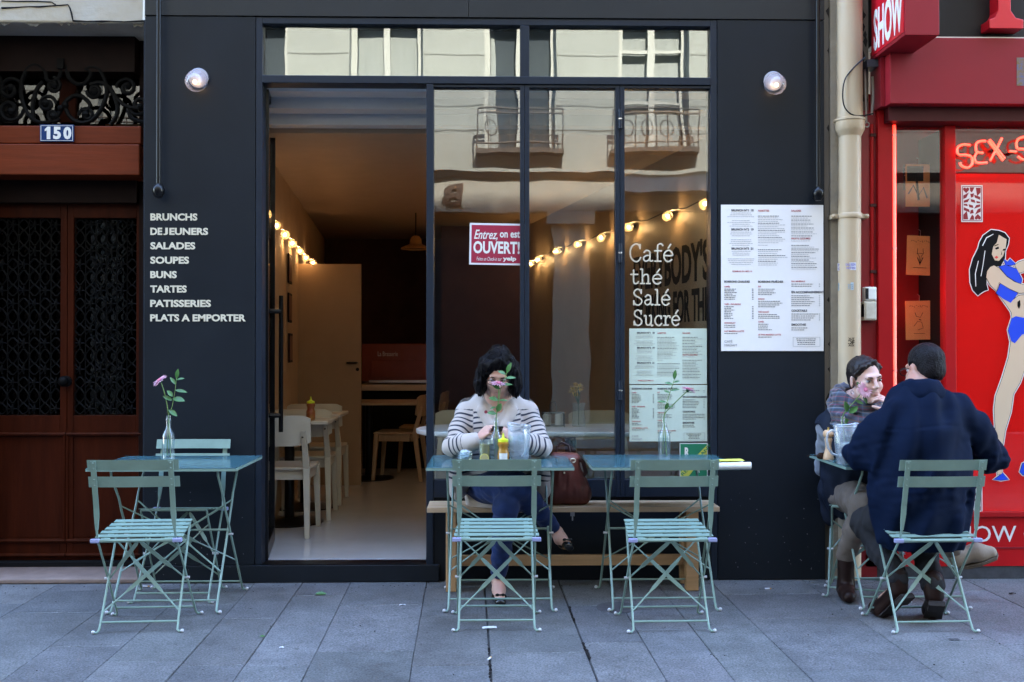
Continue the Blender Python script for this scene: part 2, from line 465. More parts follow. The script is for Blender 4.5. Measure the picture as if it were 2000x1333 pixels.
# painted lettering on the left pilaster
for i, s in enumerate(['BRUNCHS', 'DEJEUNERS', 'SALADES', 'SOUPES', 'BUNS', 'TARTES', 'PATISSERIES', 'PLATS A EMPORTER']):
    x1 = [385, 406, 381, 369, 345, 364.5, 412, 480][i]
    y0 = 419 + 27.95 * i
    k = MB()
    for sub, xa_, xb_ in ([('DE', 293.3, 316.5), ('J', 318.5, 327.5), ('EUNERS', 330.5, 406)] if s == 'DEJEUNERS' else [(s, 293.3, x1)]):
        q = text_fit(sub, X(xa_), X(xb_), Z(y0 + 14), Z(y0), -0.0012, size=0.06, bold=0.0022, depth=0.0016); k.add(q.v, q.f)
    k.build('painted_word', letter_m, cafe)

# stroke lettering with slab serifs for the window
GL = {
 'C': ([[(.74, .80), (.70, .95), (.55, 1.02), (.36, .98), (.18, .80), (.12, .5), (.18, .2), (.36, .02), (.56, -.02), (.72, .08), (.80, .22)], [(.76, 1.0), (.76, .74)]], .9),
 'a': ([[(.12, .52), (.26, .64), (.44, .60), (.50, .46), (.50, .08), (.58, .0), (.68, .04)], [(.50, .34), (.28, .34), (.11, .24), (.10, .10), (.22, .0), (.38, .04), (.50, .18)]], .72),
 'f': ([[(.62, .92), (.52, 1.04), (.36, 1.0), (.28, .84), (.28, .0)], [(.08, .62), (.54, .62)], [(.10, .0), (.50, .0)]], .6),
 'e': ([[(.12, .34), (.62, .34), (.60, .52), (.46, .64), (.28, .62), (.12, .46), (.10, .22), (.22, .03), (.42, -.02), (.60, .10)]], .72),
 'é': ([[(.12, .34), (.62, .34), (.60, .52), (.46, .64), (.28, .62), (.12, .46), (.10, .22), (.22, .03), (.42, -.02), (.60, .10)], [(.36, .78), (.54, 1.02)]], .72),
 't': ([[(.28, .96), (.28, .14), (.38, .0), (.54, .04), (.60, .14)], [(.08, .64), (.56, .64)]], .66),
 'h': ([[(.06, 1.0), (.20, 1.0), (.20, .0)], [(.20, .44), (.34, .62), (.52, .62), (.58, .46), (.58, .0)], [(.06, .0), (.34, .0)], [(.46, .0), (.72, .0)]], .8),
 'S': ([[(.66, .78), (.60, .94), (.42, 1.02), (.22, .94), (.16, .74), (.28, .58), (.54, .46), (.70, .30), (.66, .10), (.46, -.02), (.24, .04), (.14, .24)], [(.68, 1.0), (.67, .74)], [(.13, .0), (.13, .28)]], .85),
 'l': ([[(.10, 1.0), (.26, 1.0), (.26, .0)], [(.08, .0), (.44, .0)]], .5),
 'u': ([[(.04, .62), (.18, .62), (.18, .18), (.28, .02), (.44, .02), (.58, .20)], [(.44, .62), (.58, .62), (.58, .0), (.72, .0)]], .78),
 'c': ([[(.56, .50), (.46, .63), (.28, .62), (.13, .46), (.10, .24), (.22, .03), (.42, -.02), (.60, .12)], [(.57, .62), (.57, .44)]], .68),
 'r': ([[(.06, .62), (.22, .62), (.22, .0)], [(.22, .40), (.36, .60), (.52, .62), (.56, .50)], [(.06, .0), (.44, .0)]], .62),
}
def smooth_line(p, sub=3):
    if len(p) < 3: return p
    p = [Vector((a, b, 0)) for a, b in p]; out = []
    for i in range(len(p) - 1):
        p0, p1, p2, p3 = p[max(i - 1, 0)], p[i], p[i + 1], p[min(i + 2, len(p) - 1)]
        sharp = (p2 - p1).length
        for j in range(sub):
            t = j / sub
            q = 0.5 * ((2 * p1) + (-p0 + p2) * t + (2 * p0 - 5 * p1 + 4 * p2 - p3) * t * t + (-p0 + 3 * p1 - 3 * p2 + p3) * t ** 3)
            out.append((q.x, q.y))
    out.append((p[-1].x, p[-1].y)); return out
nb_seg = [0]
def stroke_text(k, s, x0, x1, z0, cap, y, w):
    tot = sum(GL[c][1] for c in s); sx = (x1 - x0) / tot; cx = 0
    for c in s:
        st, adv = GL[c]
        for ln in st:
            pts = smooth_line(ln) if len(ln) > 3 else ln
            for (a, b), (c2, d) in zip(pts[:-1], pts[1:]):
                A = Vector((x0 + (cx + a) * sx, y, z0 + b * cap)); Bq = Vector((x0 + (cx + c2) * sx, y, z0 + d * cap))
                dd = (Bq - A)
                if dd.length < 1e-6: continue
                e = dd.normalized() * w * 0.3
                nb_seg[0] += 1; oy = Vector((0, -0.00004 * (nb_seg[0] % 23), 0)); k.bar(A - e + oy, Bq + e + oy, w, 0.0012, up=(0, 1, 0))
        cx += adv
sl = MB()
for s, xa, xb, yb, yt in (('Café', 1229, 1318, 509, 476), ('thé', 1231, 1296, 553, 525), ('Salé', 1236, 1312, 595, 565), ('Sucré', 1237, 1331, 635, 606)):
    z0 = Z(yb); stroke_text(sl, s, X(xa), X(xb), z0, Z(yt) - z0, 0.0345, 0.0085)
sl.build('lettering', letter_m, wins[2])

# ------------------------------------------------------------------ cafe interior shell
ceil_m = mat('cafe_ceiling', (0.40, 0.29, 0.20), 0.8, var=0.05)
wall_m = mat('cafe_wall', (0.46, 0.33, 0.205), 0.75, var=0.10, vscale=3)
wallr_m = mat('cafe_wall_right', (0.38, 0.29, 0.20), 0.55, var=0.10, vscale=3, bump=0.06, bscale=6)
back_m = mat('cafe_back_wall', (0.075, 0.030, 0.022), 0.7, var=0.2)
floor_m = mat('cafe_floor', (0.44, 0.41, 0.385), 0.14, var=0.06, vscale=3, rvar=0.06)
soff_m = mat('soffit_paint', (0.62, 0.62, 0.62), 0.6, var=0.04)
tag(MB().box(-1.96, 1.8, 0.151, 0.6, -0.02, zth).box(-2.4, 1.8, 0.6, 7.4, -0.02, zth).build('interior_floor', floor_m), kind='structure')
B(-2.4, 1.8, 0.55, 7.4, 2.67, 2.78).build('ceiling', ceil_m, cafe)
sb = MB()
sb.box(XL, XR, 0.15, 0.30, 2.83, 3.6); sb.box(XL, XR, 0.301, 0.44, 2.765, 3.6); sb.box(XL, XR, 0.441, 0.549, 2.70, 3.6)
sb.build('bulkhead', soff_m, cafe, bevel=0.002)
def slantwall(a, b, t, z0, z1):
    a, b = Vector((*a, 0)), Vector((*b, 0)); d = (b - a).normalized(); n = Vector((-d.y, d.x, 0)) * t
    return MB().prismz([(a.x, a.y), (b.x, b.y), (b.x + n.x, b.y + n.y), (a.x + n.x, a.y + n.y)], z0, z1)
slantwall((-1.445, 0.15), (-2.12, 7.3), 0.2, 0.0, 2.9).build('interior_wall', wall_m, cafe)
RW0, RW1 = Vector((1.46, 0.15, 0)), Vector((0.02, 7.0, 0))
slantwall(RW0[:2], RW1[:2], -0.2, 0.0, 2.9).build('interior_wall', wallr_m, cafe)
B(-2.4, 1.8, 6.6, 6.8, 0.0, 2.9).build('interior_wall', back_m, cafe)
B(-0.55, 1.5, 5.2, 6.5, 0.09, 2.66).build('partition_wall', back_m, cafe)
rd = (RW0 - RW1).normalized()
rn = Vector((-abs(rd.y), -abs(rd.x) * 1.0, 0)); rn = Vector((rd.y, -rd.x, 0)); rn = rn if rn.x < 0 else -rn
def wall_text(s, t0, t1, z0, z1):
    """painted letters on the slanted right wall; t is the distance along it from the shop window"""
    k = text_fit(s, 0, t1 - t0, z0, z1, 0, size=0.2, bold=0.006, depth=0.002)
    M = Matrix((rd, -rn, Vector((0, 0, 1)))).transposed().to_4x4(); M.translation = RW0 - rd * t1 + rn * 0.0025
    return k.xf(M)
wt = MB()
for s, t0, t1, z0, z1 in (("EVERYBODY'S", 0.42, 1.80, 1.76, 2.03), ('WORKING FOR THE', 0.42, 1.80, 1.50, 1.72), ('WEEKEND', 0.42, 1.50, 1.22, 1.44)):
    q = wall_text(s, t0, t1, z0, z1); wt.add(q.v, q.f)
wt.build('wall_lettering', mat('wall_ink', (0.012, 0.011, 0.010), 0.5), cafe)
# the open door leaf
dh, de = Vector((-1.309, 0.10, 0)), Vector((-1.404, 0.72, 0))
dd = (de - dh).normalized(); dn = Vector((dd.y, -dd.x, 0))
DM = Matrix((dd, -dn, Vector((0, 0, 1)))).transposed().to_4x4(); DM.translation = dh
dl = (de - dh).length
dk = MB()
for a in ((0, 0.035), (dl - 0.035, dl)): dk.box(a[0], a[1], -0.02, 0.02, zth + 0.012, zb - 0.01, DM)
dk.box(0.035, dl - 0.035, -0.02, 0.02, zth + 0.012, zth + 0.10, DM); dk.box(0.035, dl - 0.035, -0.02, 0.02, zb - 0.05, zb - 0.01, DM)
door = dk.build('door', black_m, cafe, bevel=0.002)
MB().box(0.035, dl - 0.035, -0.004, 0.004, zth + 0.10, zb - 0.05, DM).build('door_pane', glass('door_glass', base=0.04, gain=0.5), door)
hk = MB()
for sgn in (1, -1):
    yy = -0.062 * sgn
    hk.tube([DM @ Vector((dl - 0.10, yy, 0.80)), DM @ Vector((dl - 0.10, yy, 1.66))], 0.014, 10)
    for z in (0.905, 1.562): hk.tube([DM @ Vector((dl - 0.10, yy, z)), DM @ Vector((dl - 0.10, 0, z))], 0.016, 8)
hk.build('door_handle', black_m, door, smooth=True)

# ------------------------------------------------------------------ the neighbour at number 150
YD = 0.36
nb = empty('apartment_building', (-2.6, 0, 0), 0, 'old plastered apartment building with carved wooden entrance under a cracked lintel', 'building')
zl = Z(45, 0.02, 140)
lm = MB().box(-3.3, XL - 0.013, 0.02, 0.6, zl, 3.55)
B(-32, -3.3, 0.02, 8, 0, 18.0).build('wall', plaster, nb, world=True)  # blank wall run far out of view to cut low sky light
B(-3.3, XL - 0.013, 0.021, 8, 3.55, 18.0).build('wall', plaster, nb, world=True)
lint = lm.build('lintel', plaster, nb, world=True, bevel=0.012)
# cracks and flaked edges in the lintel
ck = MB()
def crack(pts, w=0.005, y=0.0185):
    P = [at(px, py, 0.0) for px, py in pts]
    ck.tube([(p.x, y, p.z) for p in P], [w * rng.uniform(0.5, 1.3) for _ in P], 5)
crack([(0, 14), (25, 13), (52, 11), (74, 11.5), (100, 9.5), (118, 8.5), (130, 7), (134, 14), (137, 24), (140, 39), (168, 40), (196, 40), (214, 39.5), (240, 41), (281, 39)])
crack([(0, 0), (30, 1), (60, 0.5), (98, 2), (106, 8)], 0.004)
ck.build('crack', dark_m, lint, world=True)
fl = MB()
for i in range(16):                        # flaking paint along the underside
    px = rng.uniform(2, 276); p = at(px, 45, 0.02); a = rng.uniform(0.012, 0.05); d = rng.uniform(0.004, 0.022)
    fl.add([(p.x - a, 0.03, zl + 0.004), (p.x + a, 0.03, zl + 0.004), (p.x + a * rng.uniform(-0.6, 0.6), 0.028, zl - d), (p.x, 0.05, zl + 0.004)], [(0, 1, 2), (1, 3, 2), (3, 0, 2)])
fl.build('flaking_paint', mat('flake_grey', (0.10, 0.09, 0.075), 0.9), lint, world=True)
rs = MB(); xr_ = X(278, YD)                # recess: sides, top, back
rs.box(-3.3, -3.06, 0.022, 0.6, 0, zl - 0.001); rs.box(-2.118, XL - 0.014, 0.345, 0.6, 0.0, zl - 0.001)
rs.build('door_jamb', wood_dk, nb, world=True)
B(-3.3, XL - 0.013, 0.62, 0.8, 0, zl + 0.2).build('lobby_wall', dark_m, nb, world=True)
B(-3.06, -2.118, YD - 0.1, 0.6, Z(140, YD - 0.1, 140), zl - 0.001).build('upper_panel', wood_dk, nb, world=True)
# fan light behind the scrollwork
y0_ = 0.42
fx = [X(p, y0_) for p in (0, 118, 150, 284)]
fz = (Z(246, y0_), Z(146, y0_))
fw = MB().box(fx[1], fx[2], y0_ - 0.03, y0_ + 0.04, fz[0], fz[1])
fw.box(-3.06, -2.118, y0_ - 0.028, y0_ + 0.04, fz[1] - 0.005, fz[1] + 0.03)
fan = fw.build('fanlight', wood_rd, nb, world=True, bevel=0.004)
fg = glass('fanlight_glass', base=0.09, gain=0.4, tint=(0.3, 0.3, 0.28), wob=0.03, wscale=2)
for a, b in ((-3.06, fx[1]), (fx[2], -2.118)): B(a, b, y0_, y0_ + 0.006, fz[0], fz[1] - 0.005).build('pane', fg, fan, world=True)
# transom rail in two steps
tr = MB()
tr.box(-3.06, -2.118 + 0.07, 0.17, 0.45, Z(281, 0.17, 140), Z(246, 0.17, 140)); tr.box(-3.06, -2.118 + 0.08, 0.12, 0.45, Z(342, 0.12, 140), Z(281, 0.12, 140) - 0.002)
tr.build('transom_rail', wood_or, nb, world=True, bevel=0.006)
B(-3.06, -2.118, 0.30, 0.5, Z(396, 0.3, 140), Z(342, 0.12, 140) - 0.002).build('rail_shadow_board', wood_dk, nb, world=True)  # dark board standing in for the shadow below the rail
# scroll work
sc = MB()
def spiral(cx, cy, r, turns, start, dirn=1, rw=4.2, y=0.27, lead=None):
    pts = []; n = int(26 * turns)
    for i in range(n + 1):
        t = i / n; a = start + dirn * turns * 2 * PI * t; q = r * (1 - 0.82 * t)
        p = at(cx + q * math.cos(a), cy + q * math.sin(a), y); pts.append(p)
    if lead: pts = [at(px, py, y) for px, py in lead] + pts
    w = rw / 322
    sc.tube(pts, [w * (0.8 + 0.4 * i / len(pts)) for i in range(len(pts))], 7)
    sc.ball(pts[-1], w * 1.9, 8)
def arcs(pts, rw=4.2, y=0.27):
    s = smooth_line(pts, 5); sc.tube([at(a, b, y) for a, b in s], rw / 322, 7)
arcs([(42, 160), (54, 134), (72, 127), (88, 140), (92, 156), (104, 160), (116, 150), (122, 128)]); arcs([(130, 128), (134, 150), (148, 163), (164, 164), (176, 150), (176, 140), (166, 136)])
arcs([(42, 160), (42, 190), (54, 222), (72, 238), (92, 240), (108, 232), (120, 214)]); arcs([(120, 214), (128, 200), (144, 188), (162, 190), (176, 205), (170, 216), (158, 214)])
arcs([(206, 160), (208, 186), (196, 216), (178, 236), (156, 240), (138, 230), (128, 212)]); arcs([(206, 160), (196, 138), (180, 132), (168, 136)])
arcs([(176, 166), (196, 162), (214, 172), (226, 190), (244, 206), (264, 212), (284, 210)]); arcs([(224, 190), (230, 212), (226, 230), (216, 244)])
spiral(248, 172, 20, 1.3, PI, 1); spiral(104, 168, 16, 1.2, -PI / 2, 1); spiral(184, 178, 15, 1.3, PI, -1); spiral(92, 204, 18, 1.4, 0, -1)
spiral(272, 206, 22, 1.3, PI, -1); spiral(170, 226, 16, 1.1, PI, 1); spiral(104, 226, 14, 1.1, 0.4, 1); spiral(20, 176, 26, 1.2, 0, -1); spiral(20, 214, 26, 1.2, 0, 1); spiral(-10, 160, 24, 1.3, 0.4, 1)
arcs([(66, 236), (64, 206), (72, 176), (84, 160)]); arcs([(250, 214), (258, 232), (284, 240)])
for p in ((120, 126), (128, 206), (118, 212)):
    q = at(*p, 0.265); sc.box(q.x - 0.02, q.x + 0.02, q.y - 0.02, q.y + 0.02, q.z - 0.03, q.z + 0.03) if p[1] < 130 else sc.ball(q, 0.02, 8)
sc.build('scroll_grille', iron_m, nb, smooth=True, world=True)
# the double door
def door_leaf(pl, pr, flip):
    """stiles, rails, a grille over dark glass and a raised lower panel, between two pixel columns"""
    a, b = X(pl, YD), X(pr, YD)
    ga, gb = (X(pl + 12, YD), X(pr - 12, YD)) if not flip else (X(pl + 12, YD), X(pr - 13, YD))
    z = lambda py: Z(py, YD, 140)
    k = MB()
    k.box(a, ga, YD, YD + 0.07, z(1094), z(397)); k.box(gb, b, YD, YD + 0.07, z(1094), z(397))
    k.box(ga, gb, YD + 0.001, YD + 0.069, z(426), z(397)); k.box(ga, gb, YD + 0.001, YD + 0.069, z(845), z(812)); k.box(ga, gb, YD + 0.001, YD + 0.069, z(1094), z(1052))
    L = k.build('door_leaf', wood_rd, nb, world=True, bevel=0.003)
    # lower panel with mouldings
    B(a + 0.01, gb + 0.01, YD + 0.008, YD + 0.06, z(1052), z(845)).build('lower_panel', wood_rd, L, world=True, bevel=0.004)
    m = MB()
    for py in (848, 1056, 1084): m.tube([(a, YD - 0.006, z(py)), (b - 0.004, YD - 0.006, z(py))], 0.012, 8)
    for xx in (a + 0.004, b - 0.012): m.tube([(xx, YD - 0.004, z(848)), (xx, YD - 0.004, z(1056))], 0.009, 8)
    m.build('moulding', wood_rd, L, world=True, smooth=True)
    B(ga, gb, YD + 0.045, YD + 0.05, z(812), z(426)).build('pane', glass('door_leaf_glass', base=0.035, gain=0.3, tint=(0.12, 0.11, 0.12), wob=0.02), L, world=True)
    g = MB(); nx = 6; W = (gb - ga); cw = W / nx; H = z(426) - z(812); nz = 15; ch = H / nz
    for i in range(nx):
        for j in range(nz):
            cx, cz = ga + (i + 0.5) * cw, z(812) + (j + 0.5) * ch
            tall = (j % 3 == 1); rx, rz = cw * 0.44, ch * (0.52 if tall else 0.38)
            if (i + j) % 2 == 0 or tall:
                pts = [(cx + rx * sx * (0.5 if abs(sz) > 0.9 else 1), YD + 0.02, cz + rz * sz * (0.55 if abs(sx) > 0.9 else 1)) for sx, sz in ((1, .5), (.5, 1), (-.5, 1), (-1, .5), (-1, -.5), (-.5, -1), (.5, -1), (1, -.5))]
                g.tube(pts, 0.0052, 5, closed=True)
            else:
                g.ball((cx, YD + 0.018, cz), (rx * 0.35, 0.008, rz * 0.7), 6)
                g.tube([(cx - rx, YD + 0.02, cz), (cx + rx, YD + 0.02, cz)], 0.005, 5); g.tube([(cx, YD + 0.02, cz - rz), (cx, YD + 0.02, cz + rz)], 0.005, 5)
                g.tube([(cx - rx, YD + 0.02, cz - rz), (cx, YD + 0.016, cz), (cx - rx, YD + 0.02, cz + rz)], 0.004, 5)
        g.tube([(ga + i * cw, YD + 0.022, z(812)), (ga + i * cw, YD + 0.022, z(426))], 0.0035, 5)
    g.build('grille', iron_m, L, world=True, smooth=True)
    return L
L1 = door_leaf(-22, 130.5, True); L2 = door_leaf(131.5, 278, False)
L1['label'] = 'door leaf with the round black knob'
kn = MB(); kc = at(130, 745, YD)
kn.ball((kc.x, YD - 0.045, kc.z), 0.032, 14); kn.tube([(kc.x, YD, kc.z), (kc.x, YD - 0.05, kc.z)], 0.012, 8); kn.lathe([(0.034, 0), (0.034, 0.008), (0.02, 0.012)], (kc.x, YD, kc.z), 14, Matrix.Rotation(R(90), 3, 'X'))
kn.build('door_knob', iron_m, L1, world=True, smooth=True)
B(-3.06, -2.118, 0.30, 0.6, 0.03, Z(1094, YD, 140) - 0.002).build('door_sill', dark_m, nb, world=True)
B(-3.3, XL - 0.02, -0.012, 0.6, 0.002, 0.028).build('doorstep', stepst, nb, world=True, bevel=0.006)
# house number plaque
pq = rect(78.5, 244, 145.5, 278, 0.165)
pl = empty('house_number_plaque', ((pq[0] + pq[1]) / 2, 0.162, pq[2]), 0, 'small blue enamel plaque with the number 150 on the orange wooden rail', 'house number')
B(pq[0], pq[1], 0.158, 0.166, pq[2], pq[3]).build('plate', mat('enamel_blue', (0.006, 0.032, 0.125), 0.3, spec=0.2), pl, world=True, bevel=0.003)
bo = MB(); g = 0.0065; t = 0.0022
for a in ((pq[0] + g, pq[1] - g, pq[2] + g, pq[2] + g + t), (pq[0] + g, pq[1] - g, pq[3] - g - t, pq[3] - g), (pq[0] + g, pq[0] + g + t, pq[2] + g + t, pq[3] - g - t), (pq[1] - g - t, pq[1] - g, pq[2] + g + t, pq[3] - g - t)):
    bo.box(a[0], a[1], 0.1565, 0.158, a[2], a[3])
bo.build('border', white_p, pl, world=True)
nr = rect(86, 248.5, 138.5, 273, 0.165); dg = MB()
for ch, a, b in (('5', 103, 118), ('0', 123, 138.5)):
    k = text_fit(ch, X(a, 0.16), X(b, 0.16), nr[2], nr[3], 0.1568, size=0.08, bold=0.004, depth=0.0015); dg.add(k.v, k.f)
o1 = [X(p, 0.16) for p in (86.5, 90.5, 97.5)]; dg.prism([(o1[1], nr[2]), (o1[2], nr[2]), (o1[2], nr[3]), (o1[1] + .004, nr[3]), (o1[0], nr[3] - .016), (o1[0], nr[3] - .027), (o1[1], nr[3] - .022)], 0.1556, 0.1568)
dg.build('digits', white_p, pl, world=True)
# ------------------------------------------------------------------ the red shop
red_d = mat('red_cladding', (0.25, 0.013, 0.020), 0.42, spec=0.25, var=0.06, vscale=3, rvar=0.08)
red_f = mat('red_frame', (0.36, 0.007, 0.009), 0.4, spec=0.2, var=0.08, vscale=4)
red_film = mat('red_film', (0.74, 0.008, 0.006), 0.35, spec=0.15, var=0.05, vscale=2, emit=(0.8, 0.006, 0.006), estr=0.006)  # weak red emission added to brighten the film, which is no lamp
red_b = mat('red_back', (0.26, 0.010, 0.012), 0.5, var=0.1)
grey_p = mat('dark_panel', (0.018, 0.015, 0.013), 0.5, spec=0.2, var=0.1)
shop = empty('red_shop', (3.5, 0, 0), 0, 'bright red shopfront with neon lit window and thick red fascia', 'building')
XS = X(1702)
B(XS, 32, 0.10, 8, 3.9, 18.0).build('upper_wall', upper_m, shop, world=True)  # unseen height and length shaped to hold back sun and low sky
B(XS, 6.5, -0.11, 0.099, Z(75, -0.17, 1900), 3.9).build('sign_panel', grey_p, shop, world=True)
yf = -0.17
xf0 = X(1739, yf, 300); zf0, zf1 = Z(203, yf, 1850), Z(74, yf, 1900)
fs_ = MB().box(xf0, 6.5, yf, 0.06, zf0, zf1)
fas = fs_.build('fascia', red_d, shop, world=True, bevel=0.004)
B(xf0, 6.5, yf + 0.005, 0.061, zf1, zf1 + 0.006).build('fascia_trim', mat('alu', (0.5, 0.45, 0.43), 0.4, 0.7), fas, world=True)
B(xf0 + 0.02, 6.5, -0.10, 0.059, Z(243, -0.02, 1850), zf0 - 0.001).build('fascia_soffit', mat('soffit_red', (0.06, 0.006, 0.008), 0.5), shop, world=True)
B(X(1709), xf0 - 0.002, -0.10, 0.06, zf0, zf1 - 0.02).build('fascia_return', red_d, shop, world=True)
B(6.51, 32, 0.0, 8, 0, 3.899).build('side_wall', upper_m, shop, world=True)  # unseen stretch extended to close the street end against low sky
# big serif letter of the shop name
li = MB(); lx = [X(p, -0.2, 20) for p in (1930.5, 1941, 1948, 1976, 1982, 1997)]
lz = [Z(p, -0.2, 1960) for p in (57, 36, 0)]
li.prism([(lx[0], lz[0]), (lx[5], lz[0]), (lx[5], lz[1] - 0.01), (lx[4], lz[1]), (lx[3] - 0.01, lz[1] + 0.04), (lx[3] - 0.012, 3.75), (lx[2], 3.75), (lx[2], lz[1] + 0.04), (lx[1], lz[1]), (lx[0], lz[1] - 0.01)], -0.21, -0.111)
li.build('letter', mat('letter_red', (0.62, 0.012, 0.022), 0.35), shop, world=True, bevel=0.003)
# window
zs1, zs0 = Z(246, 0.0, 1850), Z(1000, 0.0, 1850)
xa = X(1712); fr2 = MB()
fr2.box(xa, X(1741), -0.03, 0.3, 0.10, zf0 - 0.002)
fr2.box(X(1845), X(1866), -0.012, 0.06, zs0, zs1)
fr2.box(X(1741), 6.5, -0.014, 0.06, zs0 - 0.03, zs0)
sw = fr2.build('window_frame', red_f, shop, world=True, bevel=0.003)
B(XR + 0.19, xa - 0.001, 0.0, 0.3, 0.0, zf0).build('end_post', mat('end_post_red', (0.22, 0.008, 0.012), 0.4), shop, world=True)
B(X(1742), X(1844.5), 0.02, 0.025, zs0, zs1).build('window_pane', glass('shop_glass', base=0.045, gain=0.4, tint=(0.95, 0.9, 0.9), wob=0.03), sw, world=True)
B(X(1740), 4.6, 0.42, 0.45, 0.3, 2.9).build('display_back', red_b, shop, world=True)
B(X(1826, 0.3), X(1845, 0.06), 0.10, 0.41, zs0, zs1).build('display_side', dark_m, shop, world=True)
B(X(1866), 5.6, 0.012, 0.03, zs0, Z(339, 0, 1900)).build('filmed_pane', red_film, sw, world=True)
B(X(1866), 5.6, 0.002, 0.006, zs0, zs1).build('window_pane', glass('film_glass', base=0.03, gain=0.4, tint=(0.97, 0.95, 0.95), wob=0.03), sw, world=True)
B(X(1690), 6.5, 0.0, 0.4, 0.075, zs0 - 0.031).build('base_panel', mat('base_red', (0.45, 0.006, 0.009), 0.4, spec=0.2, var=0.06), shop, world=True)
B(xa, 6.5, -0.004, 0.0, Z(1072, 0, 1900), Z(1069, 0, 1900)).build('base_trim', red_d, shop, world=True)
B(X(1650), 6.5, 0.004, 0.4, 0.002, 0.074).build('plinth', mat('dark_plinth', (0.05, 0.05, 0.055), 0.5, var=0.3, vscale=15), shop, world=True)
k = text_fit('SHOW GIRLS', X(1846), X(2110), Z(1063), Z(1031), -0.001, size=0.1, depth=0.0018)
# thin serifs make the plain letters read as a roman face
k.build('lettering', white_p, shop, world=True)
# card decals on the film
def card(px0, py0, px1, py1, lab):
    q = rect(px0, py0, px1, py1, 0.0); c = empty('playing_card_decal', ((q[0] + q[1]) / 2, 0.0, q[2]), 0, lab, 'window decal', 'playing card decals on the red window')
    y = 0.0012
    B(q[0], q[1], y, 0.0018, q[2], q[3]).build('card_face', white_p, c, world=True)
    w, h = q[1] - q[0], q[3] - q[2]; m = MB()
    def P(u, v): return (q[0] + u * w, q[2] + v * h)
    def poly(pts): m.prism([P(*p) for p in pts], y - 0.0009, y - 0.0001)
    def heart(cu, cv, s, up=1):
        pts = []
        for i in range(16):
            a = 2 * PI * i / 16
            pts.append((cu + s * 0.06 * 16 * math.sin(a) ** 3 / 16 * 1.6, cv + up * s * 0.04 * (13 * math.cos(a) - 5 * math.cos(2 * a) - 2 * math.cos(3 * a) - math.cos(4 * a)) / 16 * 1.5))
        poly(pts)
    poly([(.05, .97), (.95, .97), (.95, .955), (.05, .955)]); poly([(.05, .045), (.95, .045), (.95, .03), (.05, .03)])
    poly([(.05, .95), (.08, .95), (.08, .05), (.05, .05)]); poly([(.92, .95), (.95, .95), (.95, .05), (.92, .05)])
    for s in (1, -1):
        f = lambda u, v: (u, v) if s == 1 else (1 - u, 1 - v)
        heart(*f(.23, .87), 1.5, s)
        for pts in ([(.40, .94), (.62, .94), (.50, .80), (.42, .84)], [(.68, .93), (.90, .93), (.90, .80), (.74, .70)], [(.42, .76), (.60, .78), (.56, .68), (.46, .66)], [(.10, .72), (.36, .80), (.24, .66), (.10, .62)],
                    [(.60, .74), (.88, .68), (.88, .60), (.64, .66)], [(.12, .58), (.40, .64), (.30, .54), (.12, .52)], [(.44, .62), (.62, .60), (.66, .52), (.46, .55)], [(.70, .57), (.88, .55), (.88, .51), (.72, .51)]):
            poly([f(*p) for p in pts])
    m.build('card_print', red_b, c, world=True)
card(1877.5, 362, 1919.5, 434, 'red and white playing card decal high on the red window above the dancer')
card(1880, 943, 1919, 1018, 'red and white playing card decal low on the red window beside the man')
# dancer decal
dz = empty('dancer_decal', (X(1960), 0.0, Z(940)), 0, 'cartoon decal of a long haired dancer in a blue two-piece on the red window', 'window decal')
skin_d = mat('decal_skin', (0.62, 0.47, 0.31), 0.5); blue_d = mat('decal_blue', (0.012, 0.06, 0.62), 0.4); ink_d = mat('decal_ink', (0.006, 0.006, 0.007), 0.4)
def decal(name, polys, m, y, t=0.0006, parent=dz):
    k = MB()
    for p in polys:
        pts = [at(px, py, 0.0) for px, py in p]; k.prism([(q.x, q.z) for q in pts], y - t, y)
    return k.build(name, m, parent, world=True)
def grow(poly, d):
    n = len(poly); ar = sum(poly[i][0] * poly[(i + 1) % n][1] - poly[(i + 1) % n][0] * poly[i][1] for i in range(n)); sg = 1 if ar > 0 else -1; out = []
    for i in range(n):
        a, b, c = Vector(poly[i - 1]), Vector(poly[i]), Vector(poly[(i + 1) % n])
        e1, e2 = (b - a).normalized(), (c - b).normalized(); nn = (Vector((e1.y, -e1.x)) + Vector((e2.y, -e2.x)))
        if nn.length < 1e-6: nn = Vector((e1.y, -e1.x))
        out.append(tuple(b + nn.normalized() * d * sg))
    return out
hair = [(1936, 450), (1951, 452), (1962, 456), (1970, 466), (1968, 478), (1963, 490), (1962, 505), (1954, 520), (1942, 520), (1930, 528), (1926, 540), (1926, 556), (1929, 566), (1922, 568), (1914, 573), (1910, 577), (1901, 567), (1896, 552), (1895, 527), (1901, 506), (1911, 486), (1914, 474), (1921, 461)]
face = [(1951, 459), (1966, 468), (1964, 486), (1959, 501), (1951, 510), (1943, 509), (1937, 497), (1940, 482), (1947, 474)]
arm = [(1928, 530), (1934, 522), (1941, 519), (1951, 524), (1966, 541), (1981, 551), (1996, 556), (2012, 558), (2012, 572), (1991, 573), (1971, 564), (1951, 552), (1946, 569), (1934, 557), (1926, 542)]
belly = [(1946, 572), (1974, 590), (1989, 578), (2014, 574), (2014, 624), (1977, 622), (1975, 610), (1962, 591)]
leg = [(1977, 618), (2020, 622), (2034, 650), (2024, 690), (2000, 725), (1992, 748), (1979, 770), (1974, 805), (1963, 841), (1957, 880), (1957, 926), (1948, 928), (1947, 900), (1946, 872), (1944, 837), (1942, 801), (1945, 774), (1958, 738), (1970, 698), (1974, 669), (1969, 645)]
arm2 = [(1982, 518), (1990, 512), (2010, 505), (2030, 500), (2030, 522), (2004, 530), (1990, 534)]
